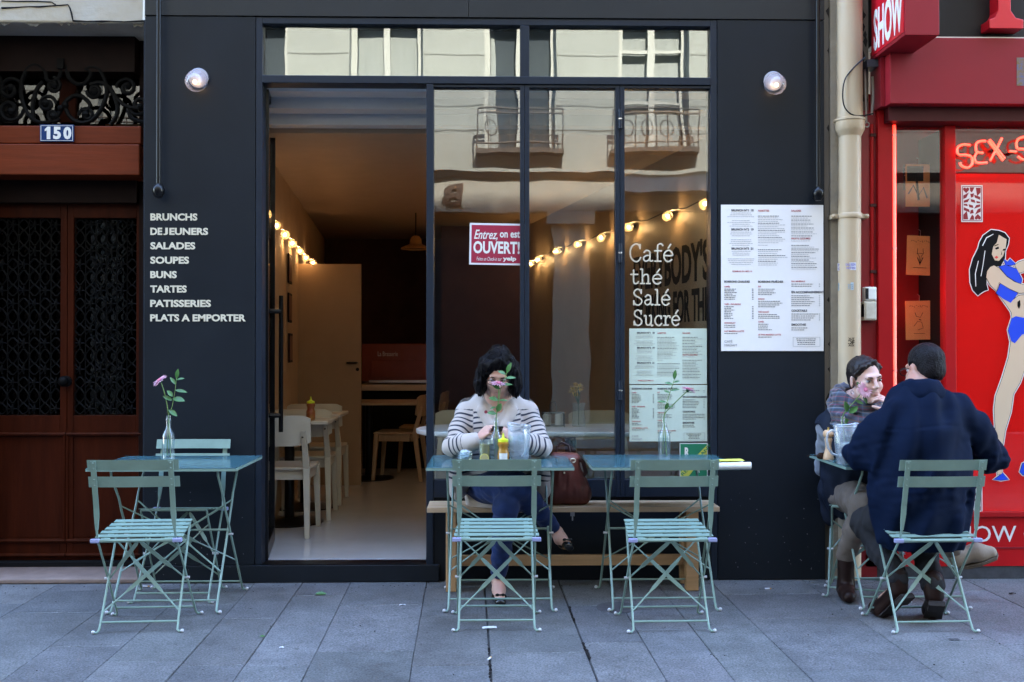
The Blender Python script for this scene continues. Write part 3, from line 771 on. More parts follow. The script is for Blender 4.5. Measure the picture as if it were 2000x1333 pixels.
top1 = [(1951, 521), (1964, 518), (1986, 526), (1996, 546), (1994, 556), (1981, 549), (1966, 539)]
top2 = [(1960, 506), (1968, 512), (1973, 506), (1984, 516), (1974, 519), (1964, 518)]
top3 = [(1954, 554), (1974, 567), (1988, 573), (1980, 584), (1974, 592), (1959, 584), (1945, 573), (1949, 566)]
brief = [(1976, 622), (1984, 618), (2004, 622), (2034, 630), (2020, 646), (1996, 654), (1982, 671), (1975, 667), (1969, 646)]
shoe = [(1940, 937), (1950, 931), (1958, 924), (1963, 930), (1970, 937), (1955, 938.5)]
shoe2 = [(1992, 922), (1997, 906), (2012, 898), (2012, 930), (1998, 928)]
for one in (hair, arm, belly, leg, arm2, shoe, shoe2, top1, top2): decal('outline', [grow(one, 2.6)], white_p, 0.00160 - 0.00002 * len(one), 0.0003)
for one in (hair, face, arm, belly, leg, arm2, top1, top2, top3, brief, shoe, shoe2): decal('ink_outline', [grow(one, 0.9)], ink_d, 0.00075 - 0.00001 * len(one), 0.0003)
for one in (face, belly, leg, arm2): decal('skin', [one], skin_d, 0.0001 - 0.00001 * len(one), 0.0003)
for one in (top1, top2, top3, brief, shoe, shoe2): decal('outfit', [one], blue_d, -0.00055 - 0.00002 * len(one), 0.0003)
decal('ink_outline', [grow(arm, 0.9)], ink_d, -0.0010, 0.0002); decal('skin', [arm], skin_d, -0.0013, 0.0002)
for one in ([(1943, 485), (1950, 482), (1951, 486), (1945, 488)], [(1959, 487), (1964, 486), (1963, 490), (1958, 490)], [(1942, 480), (1950, 477), (1950, 478.6), (1942, 482)], [(1955, 490), (1957, 497), (1954, 499), (1955.5, 496)], [(1987, 590), (1992, 586), (1993, 596), (1990, 604), (1987, 598)]): decal('ink_mark', [one], ink_d, -0.0012, 0.0002)
decal('lips', [[(1942, 503), (1946, 500), (1950, 503), (1946, 506)]], mat('decal_lip', (0.7, 0.05, 0.04), 0.4), -0.0012, 0.0002)
for one in ([(1918, 480), (1926, 464), (1940, 457), (1940, 458.5), (1927, 466), (1919.5, 481)], [(1905, 560), (1904, 535), (1910, 510), (1911.4, 510), (1905.6, 535), (1906.4, 560)], [(1915, 540), (1919, 518), (1923, 490), (1924.4, 490), (1920.4, 518), (1916.4, 540)]): decal('hair_shine', [one], white_p, -0.0012, 0.0002)
# neon: upright tube by the frame and the script sign
neon_m = mat('neon_red', (1, 0.2, 0.15), 0.4, emit=(1.0, 0.024, 0.010), estr=0.34)
neon_h = mat('neon_core', (1, 0.4, 0.3), 0.4, emit=(1.0, 0.020, 0.008), estr=0.20)
nt = empty('neon_tube', (X(1744.5), -0.02, Z(880)), 0, 'upright glowing red neon tube at the edge of the red shop window', 'neon light')
MB().tube([(X(1744.5), -0.022, 0.45), (X(1744.5), -0.022, Z(243))], 0.0095, 10).build('glass_tube', neon_h, nt, world=True, smooth=True)
for z in (0.5, 1.2, 1.9, 2.55): B(X(1741), X(1748), -0.03, 0.02, z - 0.006, z + 0.006).build('clip', mat('steel_grey', (0.4, 0.4, 0.4), 0.4, 0.8), nt, world=True)
nl = bpy.data.lights.new('neon_glow', 'AREA'); nl.shape = 'RECTANGLE'; nl.size = 0.02; nl.size_y = 2.0; nl.energy = 0.14; nl.color = (1, 0.05, 0.03)
nlo = bpy.data.objects.new('neon_glow', nl); COL.objects.link(nlo); nlo.parent = nt; nlo.location = (0.03, -0.02, 0.9); nlo.rotation_euler = (0, R(-90), 0)
ns = empty('neon_sign', (X(1930), -0.05, Z(330)), 0, 'glowing red neon lettering reading SEX-S across the top of the red shop window', 'neon sign')
def neon(name, pls, r=0.0062, y=-0.045):
    k = MB()
    for pl_ in pls:
        s = smooth_line(pl_, 4) if len(pl_) > 3 else pl_
        k.tube([at(px, py, y) for px, py in s], r, 8)
    return k.build(name, neon_m, ns, world=True, smooth=True)
neon('letter', [[(1895, 284), (1880, 283), (1870, 290), (1872, 302), (1886, 303), (1897, 307), (1899, 320), (1890, 328), (1878, 324), (1875, 318)]])
neon('letter', [[(1925, 276), (1912, 277), (1906, 284), (1908, 297), (1920, 299)], [(1908, 299), (1903, 308), (1908, 318), (1928, 318)]])
neon('letter', [[(1930, 276), (1944, 294), (1959, 314)], [(1933, 273), (1948, 292), (1962, 310)], [(1957, 270), (1946, 292), (1934, 314)]])
neon('letter', [[(1971, 296), (1985, 297)]]); neon('letter', [[(2016, 266), (1996, 269), (1986, 276), (1987, 290), (2000, 292), (2014, 298), (2012, 310), (1998, 312), (1988, 306)]])
bk_ = MB()
for px, py in ((1880, 300), (1915, 298), (1946, 292), (1978, 298)):
    p = at(px, py, -0.04); bk_.box(p.x - 0.01, p.x + 0.01, -0.035, 0.0, p.z - 0.006, p.z + 0.006)
bk_.build('bracket', black_m, ns, world=True)
# hanging prints behind the glass
tan = mat('kraft_card', (0.74, 0.52, 0.17), 0.7, var=0.06, vscale=20)
def hang(px0, py0, px1, py1, lab, tilt=0.0, kind=0):
    q = rect(px0, py0, px1, py1, 0.25); cx, cz = (q[0] + q[1]) / 2, (q[2] + q[3]) / 2
    o = empty('hanging_print', (cx, 0.25, cz), 0, lab, 'print', 'prints hanging in the red window')
    M = Matrix.Rotation(R(tilt), 4, 'Y'); w, h = (q[1] - q[0]) / 2, (q[3] - q[2]) / 2
    B(-w, w, 0, 0.006, -h, h).xf(M).build('card', tan, o, bevel=0.001)
    d = MB()
    def ln(pts, r=0.0016): d.tube([M @ Vector((a * w, -0.001, b * h)) for a, b in pts], r, 4)
    if kind < 2:
        for i in range(9): ln([(-.7 + i * .16, .72 + .04 * (i % 2)), (-.62 + i * .16, .76 - .05 * (i % 3))])
        if kind == 0:
            ln([(-.2, .35), (-.22, .1), (-.05, -.05), (.0, -.5)]); ln([(.2, .35), (.24, .1), (.08, -.05), (.0, -.5)]); ln([(-.25, .1), (.25, .1)]); ln([(-.2, -.1), (.0, -.45), (.22, -.1)], .003); ln([(-.5, -.62), (.5, -.62)])
        else:
            ln([(-.3, .4), (-.2, .2), (.1, .15), (.3, .4)]); ln([(-.4, -.3), (-.1, -.05), (.2, -.1), (.3, -.4), (-.1, -.5)]); ln([(.0, .05), (.15, .0)], .003); ln([(-.4, -.68), (.4, -.68)])
    else:
        d.box(-w * .9, w * .4, -0.0012, 0, h * .2, h * .9, M); ln([(-.8, -.4), (-.4, .0), (.0, -.5), (.4, -.1), (.7, -.6)], .006); ln([(-.2, .6), (.0, -.7)], .008)
    d.build('drawing', ink_d, o)
    hk_ = MB(); hk_.tube([(0, -0.004, h), (0, -0.006, h + 0.03), (0, 0.02, h + 0.04)], 0.002, 5); hk_.build('hook', mat('steel_grey', (0.4, 0.4, 0.4), 0.4, 0.8), o)
hang(1769, 321, 1818, 404, 'top pale print with a dark figure hanging in the red shop window', 0, 2)
hang(1771, 461, 1823, 538, 'tilted orange print, the middle one hanging in the red shop window', 2, 0)
hang(1769, 588, 1821, 664, 'lowest orange print hanging in the red shop window above the seated man', -1, 1)
# posters seen through / on the glass
ps = empty('shop_poster', (X(1810), 0.2, Z(400)), 0, 'small dark printed notice with reversed letters high in the red shop window', 'poster')
q = rect(1764, 322, 1842, 372, 0.30)
B(q[0], q[1], 0.30, 0.303, q[2], q[3]).build('sheet', mat('poster_dark', (0.05, 0.03, 0.05), 0.5, var=0.4, vscale=15), ps, world=True)
k = text_fit('POINTILLE', q[0] + 0.01, q[1] - 0.005, q[3] - 0.07, q[3] - 0.015, 0.0, size=0.05, depth=0.001)
cxm = q[0] + q[1]; k.v = [(cxm - a, b + 0.2985, c) for a, b, c in k.v]
k.build('lettering', mat('poster_pale', (0.5, 0.4, 0.42), 0.6), ps, world=True)
st = empty('shop_sticker', (X(1994), -0.171, Z(140)), 0, 'small colourful comic style sticker on the red fascia', 'sticker')
q = rect(1985.5, 113, 2012, 168, yf)
B(q[0], q[1], yf - 0.0015, yf, q[2], q[3]).build('sheet', mat('sticker_print', (0.26, 0.15, 0.04), 0.5, var=0.5, vscale=45, col2=(0.03, 0.06, 0.18)), st, world=True)
# projecting SHOW box
sx0 = X(1699, 0.0, 121)
sg = empty('projecting_sign', (sx0 + 0.1, -0.24, 2.96), 0, 'red box sign reading SHOW jutting out over the pavement', 'sign')
zb2 = Z(121, 0.0, 1699)
B(sx0, sx0 + 0.182, -0.49, -0.02, zb2, 3.9).build('sign_box', red_d, sg, world=True, bevel=0.003)
B(sx0 - 0.003, sx0, -0.475, -0.035, zb2 + 0.02, 3.88).build('sign_face', mat('sign_red', (0.55, 0.008, 0.02), 0.3), sg, world=True)
k = text_fit('SHOW', 0.025, 0.42, zb2 + 0.035, zb2 + 0.27, 0, size=0.1, bold=0.0028, depth=0.0018)
k.v = [(sx0 - 0.0042 + b, -0.045 - a, c) for a, b, c in k.v]
k.build('lettering', white_p, sg, world=True)
lo = MB().tube([(sx0 - 0.004, -0.30, zb2 + 0.30), (sx0 - 0.004, -0.31, zb2 + 0.36), (sx0 - 0.004, -0.285, zb2 + 0.40), (sx0 - 0.004, -0.265, zb2 + 0.35), (sx0 - 0.004, -0.285, zb2 + 0.29)], 0.008, 6, closed=True)
lo.build('emblem', mat('emblem_blue', (0.05, 0.12, 0.6), 0.4), sg, world=True)
B(X(1690, -0.03, 120), sx0 + 0.05, -0.06, 0.05, zb2 - 0.045, zb2 - 0.004).build('wall_bracket', mat('bracket_grey', (0.06, 0.06, 0.07), 0.5), sg, world=True)

# ------------------------------------------------------------------ drain pipe, cables and boxes on the stone pier
pipe_m = mat('pipe_paint', (0.47, 0.365, 0.24), 0.5, var=0.10, vscale=9, stretch=(1, 1, 0.3), col2=(0.42, 0.30, 0.18), bump=0.1, bscale=30)
dp = empty('drainpipe', (X(1661), -0.04, 0), 0, 'cream painted drainpipe with stickers running down the stone pier', 'drainpipe')
cx = X(1660.5, -0.045)
MB().tube([(cx - 0.006, -0.045, 0.02), (cx - 0.004, -0.045, 1.6), (cx, -0.045, Z(262))], 0.0625, 24).build('pipe', pipe_m, dp, world=True, smooth=True)
z1 = Z(258); MB().lathe([(0.0625, -0.03), (0.075, -0.005), (0.083, 0.01), (0.083, 0.055), (0.088, 0.058), (0.088, 0.07), (0.072, 0.075), (0.070, 1.4)], (cx, -0.045, z1), 28).build('upper_pipe', pipe_m, dp, world=True, smooth=True)
zc = Z(423); br = MB().lathe([(0.065, -0.016), (0.068, -0.012), (0.068, 0.012), (0.065, 0.016)], (cx, -0.045, zc), 24, close=False); br.box(cx + 0.06, cx + 0.10, -0.055, 0.03, zc - 0.012, zc + 0.012); br.box(cx - 0.10, cx - 0.06, -0.05, 0.03, zc - 0.012, zc + 0.012)
br.ball((cx - 0.095, -0.05, zc), 0.013, 8); br.ball((cx + 0.095, -0.056, zc), 0.013, 8)
br.build('pipe_bracket', pipe_m, dp, world=True, smooth=True)
def pipe_patch(name, px0, py0, px1, py1, m, txt=None, tm=None, lines=0):
    q = rect(px0, py0, px1, py1, -0.107); k = MB(); n = 8; rr = 0.0634
    def cyl(x, z, d=0.0): u = max(-0.99, min(0.99, (x - cx) / rr)); return (x, -0.045 - (rr + d) * math.sqrt(1 - u * u), z)
    vs = []; fs = []
    for i in range(n + 1):
        x = q[0] + (q[1] - q[0]) * i / n; vs += [cyl(x, q[2]), cyl(x, q[3])]
    for i in range(n): fs.append((2 * i, 2 * i + 2, 2 * i + 3, 2 * i + 1))
    if m: o = k.add(vs, fs).build(name, m, dp, world=True)
    else: o = dp
    if txt:
        t = MB()
        for s, a, b in txt:
            z0, z1_ = q[2] + (q[3] - q[2]) * a, q[2] + (q[3] - q[2]) * b
            kk = text_fit(s, q[0] + 0.004, q[1] - 0.004, z0, z1_, 0, size=0.05, bold=0.001, depth=0.0004); kk.v = [cyl(a_, c_, 0.0009 - b_) for a_, b_, c_ in kk.v]; t.add(kk.v, kk.f)
        t.build('sticker_print', tm, o, world=True)
stw = mat('sticker_white', (0.62, 0.60, 0.66), 0.6, var=0.1, vscale=30); ink_v = mat('sticker_ink', (0.16, 0.14, 0.40), 0.6)
pipe_patch('sticker', 1642, 513, 1672, 528, stw, [('PIX BEAU SON', .55, .9), ('QUI RETIRE', .1, .42)], ink_v)
pipe_patch('sticker', 1643, 552, 1667, 567, mat('sticker_blue', (0.40, 0.47, 0.50), 0.6, var=0.15, vscale=30), [('OUVERTE', .15, .8)], mat('sticker_grey', (0.25, 0.3, 0.33), 0.6))
pipe_patch('print', 1654, 660, 1670, 677, None, [('OUT', .72, 1.0), ('OF', .24, .70), ('LACK', .0, .2)], ink_d)
# wear on the pier: loose render and mortar runs
pr = MB()
for i in range(46):
    px = rng.choice((1622, 1686, 1690)) + rng.uniform(-4, 4); p = at(px, rng.uniform(5, 900), 0.03); s = rng.uniform(0.008, 0.022)
    pr.add([(p.x - s, 0.033, p.z), (p.x, 0.0335, p.z + s * rng.uniform(1, 3)), (p.x + s * .7, 0.033, p.z + s * .3), (p.x + s * .1, 0.0335, p.z - s * rng.uniform(1, 2.5))], [(0, 1, 2, 3)])
pr.build('render_flakes', mat('flake_dark', (0.035, 0.03, 0.025), 0.95), cafe)
B(X(1624), X(1640), 0.012, 0.034, 0.0, ZT).build('pier_pilaster', mat('pier_face', (0.32, 0.27, 0.20), 0.85, var=0.2, vscale=8, bump=0.4, bscale=30), cafe, bevel=0.004)
cdt = empty('conduit_pipe', (X(1704), 0.0, 0.9), 0, 'thin dark red conduit pipe dropping to the junction boxes', 'conduit')
MB().tube([(X(1703), -0.005, Z(560)), (X(1703), -0.005, Z(240))], 0.011, 10).build('tube', red_f, cdt, world=True, smooth=True)
for py in (262, 400, 530): z = Z(py); B(X(1699), X(1710), -0.02, 0.03, z - 0.008, z + 0.008).build('clip', mat('rust', (0.06, 0.02, 0.015), 0.8), cdt, world=True)
for nm, r4, lab, m_ in (('upper', (1689, 561, 1711, 588), 'small white junction box with a black sticker beside the drainpipe', white_p), ('lower', (1687, 589, 1711, 626), 'larger cream junction box under the white one beside the drainpipe', mat('box_cream', (0.55, 0.50, 0.40), 0.5, var=0.15, vscale=20))):
    q = rect(*r4, -0.04); jb = empty('junction_box', ((q[0] + q[1]) / 2, -0.03, q[2]), 0, lab, 'junction box', 'junction boxes on the pier')
    B(q[0], q[1], -0.05, 0.034, q[2], q[3]).build('box', m_, jb, world=True, bevel=0.004)
    B(q[0] + 0.008, q[1] - 0.006, -0.055, -0.0495, q[2] + 0.008, q[3] - 0.008).build('lid', m_, jb, world=True, bevel=0.002)
    if nm == 'upper': B(q[0] - 0.001, q[0] + 0.016, -0.0565, -0.051, q[2] + 0.01, q[3] - 0.008).build('sticker', mat('sticker_black', (0.02, 0.02, 0.02), 0.5, var=0.8, vscale=80), jb, world=True)
    else: B(q[0] - 0.0008, q[0] + 0.001, -0.045, 0.02, q[2] + 0.02, q[3] - 0.015).build('slot', dark_m, jb, world=True)
cb = MB(); cb.tube([at(a, b, -0.115) for a, b in smooth_line([(1690, 113), (1672, 128), (1652, 152), (1646, 178), (1648, 205), (1660, 222), (1680, 227), (1706, 222)], 4)], 0.0042, 6)
tag(cb.build('loose_cable', black_m, None, smooth=True), 'thin black cable looping across the front of the drainpipe', 'cable')
cb2 = MB(); cb2.tube([at(a, b, 0.0) for a, b in smooth_line([(1689, 120), (1690, 160), (1691, 200), (1692, 238)], 4)], 0.006, 6); cb2.tube([at(a, b, 0.0) for a, b in smooth_line([(1704, 150), (1705, 190), (1702, 225)], 4)], 0.007, 6)
p = at(1693, 244, 0.0); cb2.tube([(p.x + 0.014 * math.cos(t), 0.0, p.z + 0.014 * math.sin(t)) for t in [i * PI / 6 for i in range(12)]], 0.004, 6, closed=True)
tag(cb2.build('hanging_cable', mat('cable_beige', (0.42, 0.38, 0.32), 0.6), None, smooth=True), 'beige cables with a ring hanging beside the red fascia', 'cable')

# ------------------------------------------------------------------ the building across the street, mirrored in the shop windows
op = empty('facing_building', (0, -9.8, 0), 0, 'cream stone building across the street mirrored in the cafe glass', 'building')
op_m = mat('facing_stone', (0.135, 0.137, 0.120), 0.85, var=0.10, vscale=1.6, bump=0.1, bscale=12)
op_d = mat('facing_shop_dark', (0.016, 0.011, 0.008), 0.5, var=0.2, vscale=4)
op_b = mat('balcony_brown', (0.035, 0.026, 0.020), 0.7)
YO = -9.8
wx = [-5.85, -3.75, -1.65, 0.45, 2.55, 4.65]; ww = 0.56           # window centres and half widths
zz = [(4.35, 6.75)]
wl_ = MB(); wl_.box(-9, 9, YO - 0.5, YO, 3.98, 4.35); wl_.box(-32, 32, YO - 0.5, YO, 6.75, 18.0); wl_.box(-32, -9.001, YO - 0.5, YO, 0, 6.749); wl_.box(9.001, 32, YO - 0.5, YO, 0, 6.749)  # unseen height and far ends shaped to narrow the strip of sky
ed = [-9] + [v for c in wx for v in (c - ww, c + ww)] + [9]
for z0, z1 in zz:
    for a, b in zip(ed[0::2], ed[1::2]): wl_.box(a, b, YO - 0.5, YO, z0, z1)
wl_.build('wall', op_m, op, world=True)
co = MB()
for z0, z1, d in ((3.98, 4.06, 0.10), (4.061, 4.12, 0.16), (6.9, 7.0, 0.10), (17.7, 17.82, 0.25), (17.821, 18.0, 0.34)): co.box(-9, 9, YO + 0.001, YO + d, z0, z1)
co.build('cornice', op_m, op, world=True)
cream = mat('facing_frame', (0.20, 0.20, 0.18), 0.5); curt = mat('net_curtain', (0.13, 0.138, 0.13), 0.9, var=0.15, vscale=3, stretch=(6, 1, 0.3))
for z0, z1 in zz:
    for i, c in enumerate(wx):
        k = MB()
        for a, b in ((c - ww, c - ww + 0.09), (c + ww - 0.09, c + ww), (c - 0.05, c + 0.05)): k.box(a, b, YO - 0.30, YO - 0.22, z0, z1)
        k.box(c - ww + 0.09, c - 0.05, YO - 0.30, YO - 0.221, z1 - 0.1, z1); k.box(c + 0.05, c + ww - 0.09, YO - 0.30, YO - 0.221, z1 - 0.1, z1)
        if i in (4,):
            for zq in (0.35, 0.7): k.box(c - ww + 0.09, c + ww - 0.09, YO - 0.29, YO - 0.231, z0 + (z1 - z0) * zq, z0 + (z1 - z0) * zq + 0.05)
        w_ = k.build('window', cream, op, world=True)
        B(c - ww, c + ww, YO - 0.36, YO - 0.34, z0, z1).build('pane', mat('facing_pane', (0.025, 0.03, 0.035), 0.12), w_, world=True)
        if i != 3: B(c - ww + 0.1, c + (-0.06 if i % 2 else ww - 0.1), YO - 0.335, YO - 0.325, z0, z1 - 0.1).build('curtain', curt, w_, world=True)
        else: MB().prism([(c - ww + 0.1, z0), (c - 0.30, z0), (c - 0.42, z1 - 0.1), (c - ww + 0.1, z1 - 0.1)], YO - 0.335, YO - 0.325).build('curtain', curt, w_, world=True)
for c in wx:                              # balconies of the first floor
    k = MB(); k.box(c - ww - 0.12, c + ww + 0.12, YO + 0.002, YO + 0.28, 4.35, 4.42)
    for z in (4.95, 5.02, 4.5): k.tube([(c - ww - 0.1, YO + 0.26, z), (c + ww + 0.1, YO + 0.26, z)], 0.016, 6)
    for j in range(9): x = c - ww - 0.1 + j * (2 * ww + 0.2) / 8; k.tube([(x, YO + 0.26, 4.42), (x, YO + 0.26, 5.02)], 0.011, 5)
    for j in range(4): x = c - 0.45 + j * 0.3; k.tube([(x + 0.09 * math.cos(t), YO + 0.26, 4.72 + 0.12 * math.sin(t)) for t in [q * PI / 6 for q in range(12)]], 0.010, 5, closed=True)
    k.build('balcony', op_b, op, world=True)
sj = MB()
for i in range(6):
    for a, b in zip(ed[0::2], ed[1::2]): sj.box(a + .01, b - .01, YO + .0005, YO + .003, 4.72 + .40 * i, 4.735 + .40 * i)
sj.build('stone_joints', mat('stone_joint', (.075, .074, .065), .9), op, world=True)
sf = MB().box(-9, 9, YO - 0.5, YO + 0.06, 3.45, 3.979)
sf.build('shop_fascia', mat('facing_fascia', (0.15, 0.14, 0.115), 0.7, var=0.1), op, world=True, bevel=0.01)
k = text_mb('B', size=0.42, bold=0.015, depth=0.03, sx=1.5); k.xf(Matrix.Translation((-0.42, YO + 0.075, 3.57)) @ Matrix.Rotation(PI, 4, 'Z'))
k.build('shop_letter', mat('facing_letter', (0.03, 0.018, 0.012), 0.6), op, world=True)
B(-9, 9, YO - 0.5, YO - 0.1, 0.0, 3.449).build('shop_wall', op_d, op, world=True)
pil = MB()
for a, b in ((0.95, 1.55), (-2.9, -2.4), (3.9, 4.5), (-6.5, -6.0)): pil.box(a, b, YO - 0.099, YO + 0.03, 0, 3.4)
for a in (0.95, 3.9): pil.box(a - 0.08, a + 0.68, YO - 0.098, YO + 0.08, 3.25, 3.448)
pil.build('shop_pilaster', op_m, op, world=True)
aw = MB().prism([(2.0, 3.95), (5.2, 3.95), (5.2, 3.72), (2.0, 3.72)], YO + 0.07, YO + 0.5); aw.build('shop_awning', mat('awning_white', (0.24, 0.235, 0.22), 0.8), op, world=True)
wb = MB()
for a, b in ((-2.2, 0.7), (1.8, 3.7), (-5.8, -3.1)): wb.box(a, b, YO - 0.09, YO - 0.07, 0.5, 2.9)
wb.build('shop_window', mat('facing_shop_glass', (0.008, 0.008, 0.009), 0.5), op, world=True)
ow = MB()
for z in (5.35, 5.62): ow.tube([(-9, -4.5, z), (0, -4.5, z - 0.03), (9, -4.5, z)], 0.008, 4)
tag(ow.build('overhead_wires', black_m, None), 'two thin black wires strung along the street above the pavement', 'wires')
# ------------------------------------------------------------------ bistro chairs and tables
teal = mat('bistro_paint', (0.190, 0.275, 0.230), 0.34, spec=0.4, var=0.08, vscale=14, rvar=0.1, bump=0.04, bscale=90)
capw = mat('white_cap', (0.48, 0.48, 0.50), 0.35)
capl = mat('pale_cap', (0.27, 0.28, 0.46), 0.4)
rivet = mat('rivet', (0.22, 0.36, 0.34), 0.35, 0.2)
def flat_twist(k, a, b, r=0.0042, w=0.018, t=0.005, up=(0, 1, 0), f0=0.28, f1=0.72):
    """round rod flattened in its middle"""
    a, b = Vector(a), Vector(b)
    k.tube([a, a.lerp(b, f0)], r, 6); k.tube([a.lerp(b, f1), b], r, 6)
    d = (b - a).normalized(); u = Vector(up); sd = d.cross(u).normalized(); n = sd.cross(d)
    P = [a.lerp(b, f0 - 0.02), a.lerp(b, f0 + 0.05), a.lerp(b, f1 - 0.05), a.lerp(b, f1 + 0.02)]; W = [r, w / 2, w / 2, r]
    vs = []; fs = []
    for p, q in zip(P, W): vs += [p + sd * q + n * t / 2, p - sd * q + n * t / 2, p - sd * q - n * t / 2, p + sd * q - n * t / 2]
    for i in range(3):
        for j in range(4): fs.append((4 * i + j, 4 * i + (j + 1) % 4, 4 * i + 4 + (j + 1) % 4, 4 * i + 4 + j))
    fs += [(3, 2, 1, 0), (12, 13, 14, 15)]; k.add(vs, fs)
def make_chair():
    t = empty('bistro_chair')
    st = MB(); TL = Matrix.Translation((0, -0.215, 0.438)) @ Matrix.Rotation(R(8.5), 4, 'X')
    for i in range(5):
        y = 0.040 + i * 0.055
        st.box(-0.200 + 0.004 * i, 0.200 - 0.004 * i, y, y + 0.037, 0.001, 0.005, TL)
    for x in (-0.145, 0.145): st.box(x - 0.012, x + 0.012, 0.012, 0.295, -0.0035, 0.0008, TL); st.box(x - 0.02, x + 0.02, -0.007, 0.022, -0.0055, 0.0055, TL)
    st.tube([TL @ Vector((-0.185, 0, 0)), TL @ Vector((0.185, 0, 0))], 0.0085, 8); st.tube([TL @ Vector((-0.172, 0.297, -0.004)), TL @ Vector((0.172, 0.297, -0.004))], 0.006, 8)
    st.build('seat', teal, t, smooth=True)
    for s in (-1, 1):
        c = MB(); c.box(min(s * 0.165, s * 0.207), max(s * 0.165, s * 0.207), -0.226, -0.203, 0.4285, 0.4475); c.build('end_cap', capl, t, bevel=0.004)
    for z0, z1c, y, y1 in ((0.768, 0.818, -0.262, -0.275), (0.690, 0.740, -0.245, -0.256)):
        b = MB(); n = 10; vs = []; fs = []
        for i in range(n + 1):              # a slat bowed gently backwards
            x = -0.205 + 0.41 * i / n; yy = y + 0.012 * (x / 0.205) ** 2 - 0.010
            yt = yy + y1 - y; vs += [(x, yy, z0), (x, yt, z1c), (x, yt + 0.003, z1c), (x, yy + 0.003, z0)]
        for i in range(n):
            for j in range(4): fs.append((4 * i + j, 4 * i + (j + 1) % 4, 4 * i + 4 + (j + 1) % 4, 4 * i + 4 + j))
        fs += [(3, 2, 1, 0), (4 * n, 4 * n + 1, 4 * n + 2, 4 * n + 3)]
        b.add(vs, fs); b.build('back_slat', teal, t, smooth=True)
    for s in (-1, 1):
        k = MB(); x = s * 0.183 - s * 0.01        # upright: flat above, round below, running down to the front foot
        k.bar((x, -0.287, 0.814), (x, -0.240, 0.60), 0.024, 0.004, up=(0, 1, 0))
        xs_ = [(x, -0.241, 0.605), (x, -0.235, 0.565), (x * 1.01, -0.228, 0.525)]
        vs = []
        for (px, py, pz), w_, t_ in zip(xs_ + [(x * 1.015, -0.223, 0.49)], (0.012, 0.0125, 0.009, 0.0052), (0.002, 0.002, 0.004, 0.006)):
            vs += [(px - w_, py - t_, pz), (px + w_, py - t_, pz), (px + w_, py + t_, pz), (px - w_, py + t_, pz)]
        k.add(vs, [(4 * i + j, 4 * i + (j + 1) % 4, 4 * i + 4 + (j + 1) % 4, 4 * i + 4 + j) for i in range(3) for j in range(4)])
        k.tube([(x * 1.015, -0.226, 0.50), (x * 1.03, -0.208, 0.445), (x * 1.06, -0.10, 0.31), (x * 1.10, 0.10, 0.045), (x * 1.11, 0.122, 0.016), (x * 1.16, 0.128, 0.007), (x * 1.22, 0.13, 0.008)], 0.0056, 8)
        for z in (0.780, 0.805, 0.70, 0.728): k.ball((x, -0.287 + (0.814 - z) * 0.22 - 0.003, z), (0.004, 0.002, 0.004), 6)
        k.build('front_leg', teal, t, smooth=True)
        k = MB(); x = s * 0.172
        k.tube([(x, 0.078, 0.476), (x, 0.06, 0.44), (x * 1.03, -0.165, 0.045), (x * 1.04, -0.183, 0.016), (x * 1.09, -0.188, 0.007), (x * 1.16, -0.190, 0.009)], 0.0056, 8)
        k.build('rear_leg', teal, t, smooth=True)
        for p in ((s * 0.172 * 1.18, -0.190, 0.0105), (s * 0.175 * 1.24, 0.130, 0.0105)): MB().ball(p, 0.0085, 10).build('foot_cap', capw, t, smooth=True)
        MB().tube([(s * 0.168, -0.042, 0.226), (s * 0.20, -0.042, 0.226)], 0.006, 8).build('pivot_bolt', capw, t, smooth=True)
    for a, b in (((-0.17, 0.036, 0.395), (0.175, -0.137, 0.09)), ((0.17, 0.036, 0.395), (-0.175, -0.137, 0.09))):
        k = MB(); flat_twist(k, a, b); k.build('brace', teal, t, smooth=True)
    for s in (-1, 1):
        k = MB(); flat_twist(k, (s * 0.005, -0.175, 0.425), (s * 0.185, -0.035, 0.215), f0=0.02, f1=0.66); k.build('brace', teal, t, smooth=True)
    for a, b in (((-0.176, -0.163, 0.048), (0.176, -0.163, 0.048)), ((-0.192, 0.100, 0.048), (0.192, 0.100, 0.048))):
        MB().tube([a, b], 0.0052, 8).build('stretcher', teal, t, smooth=True)
    return t
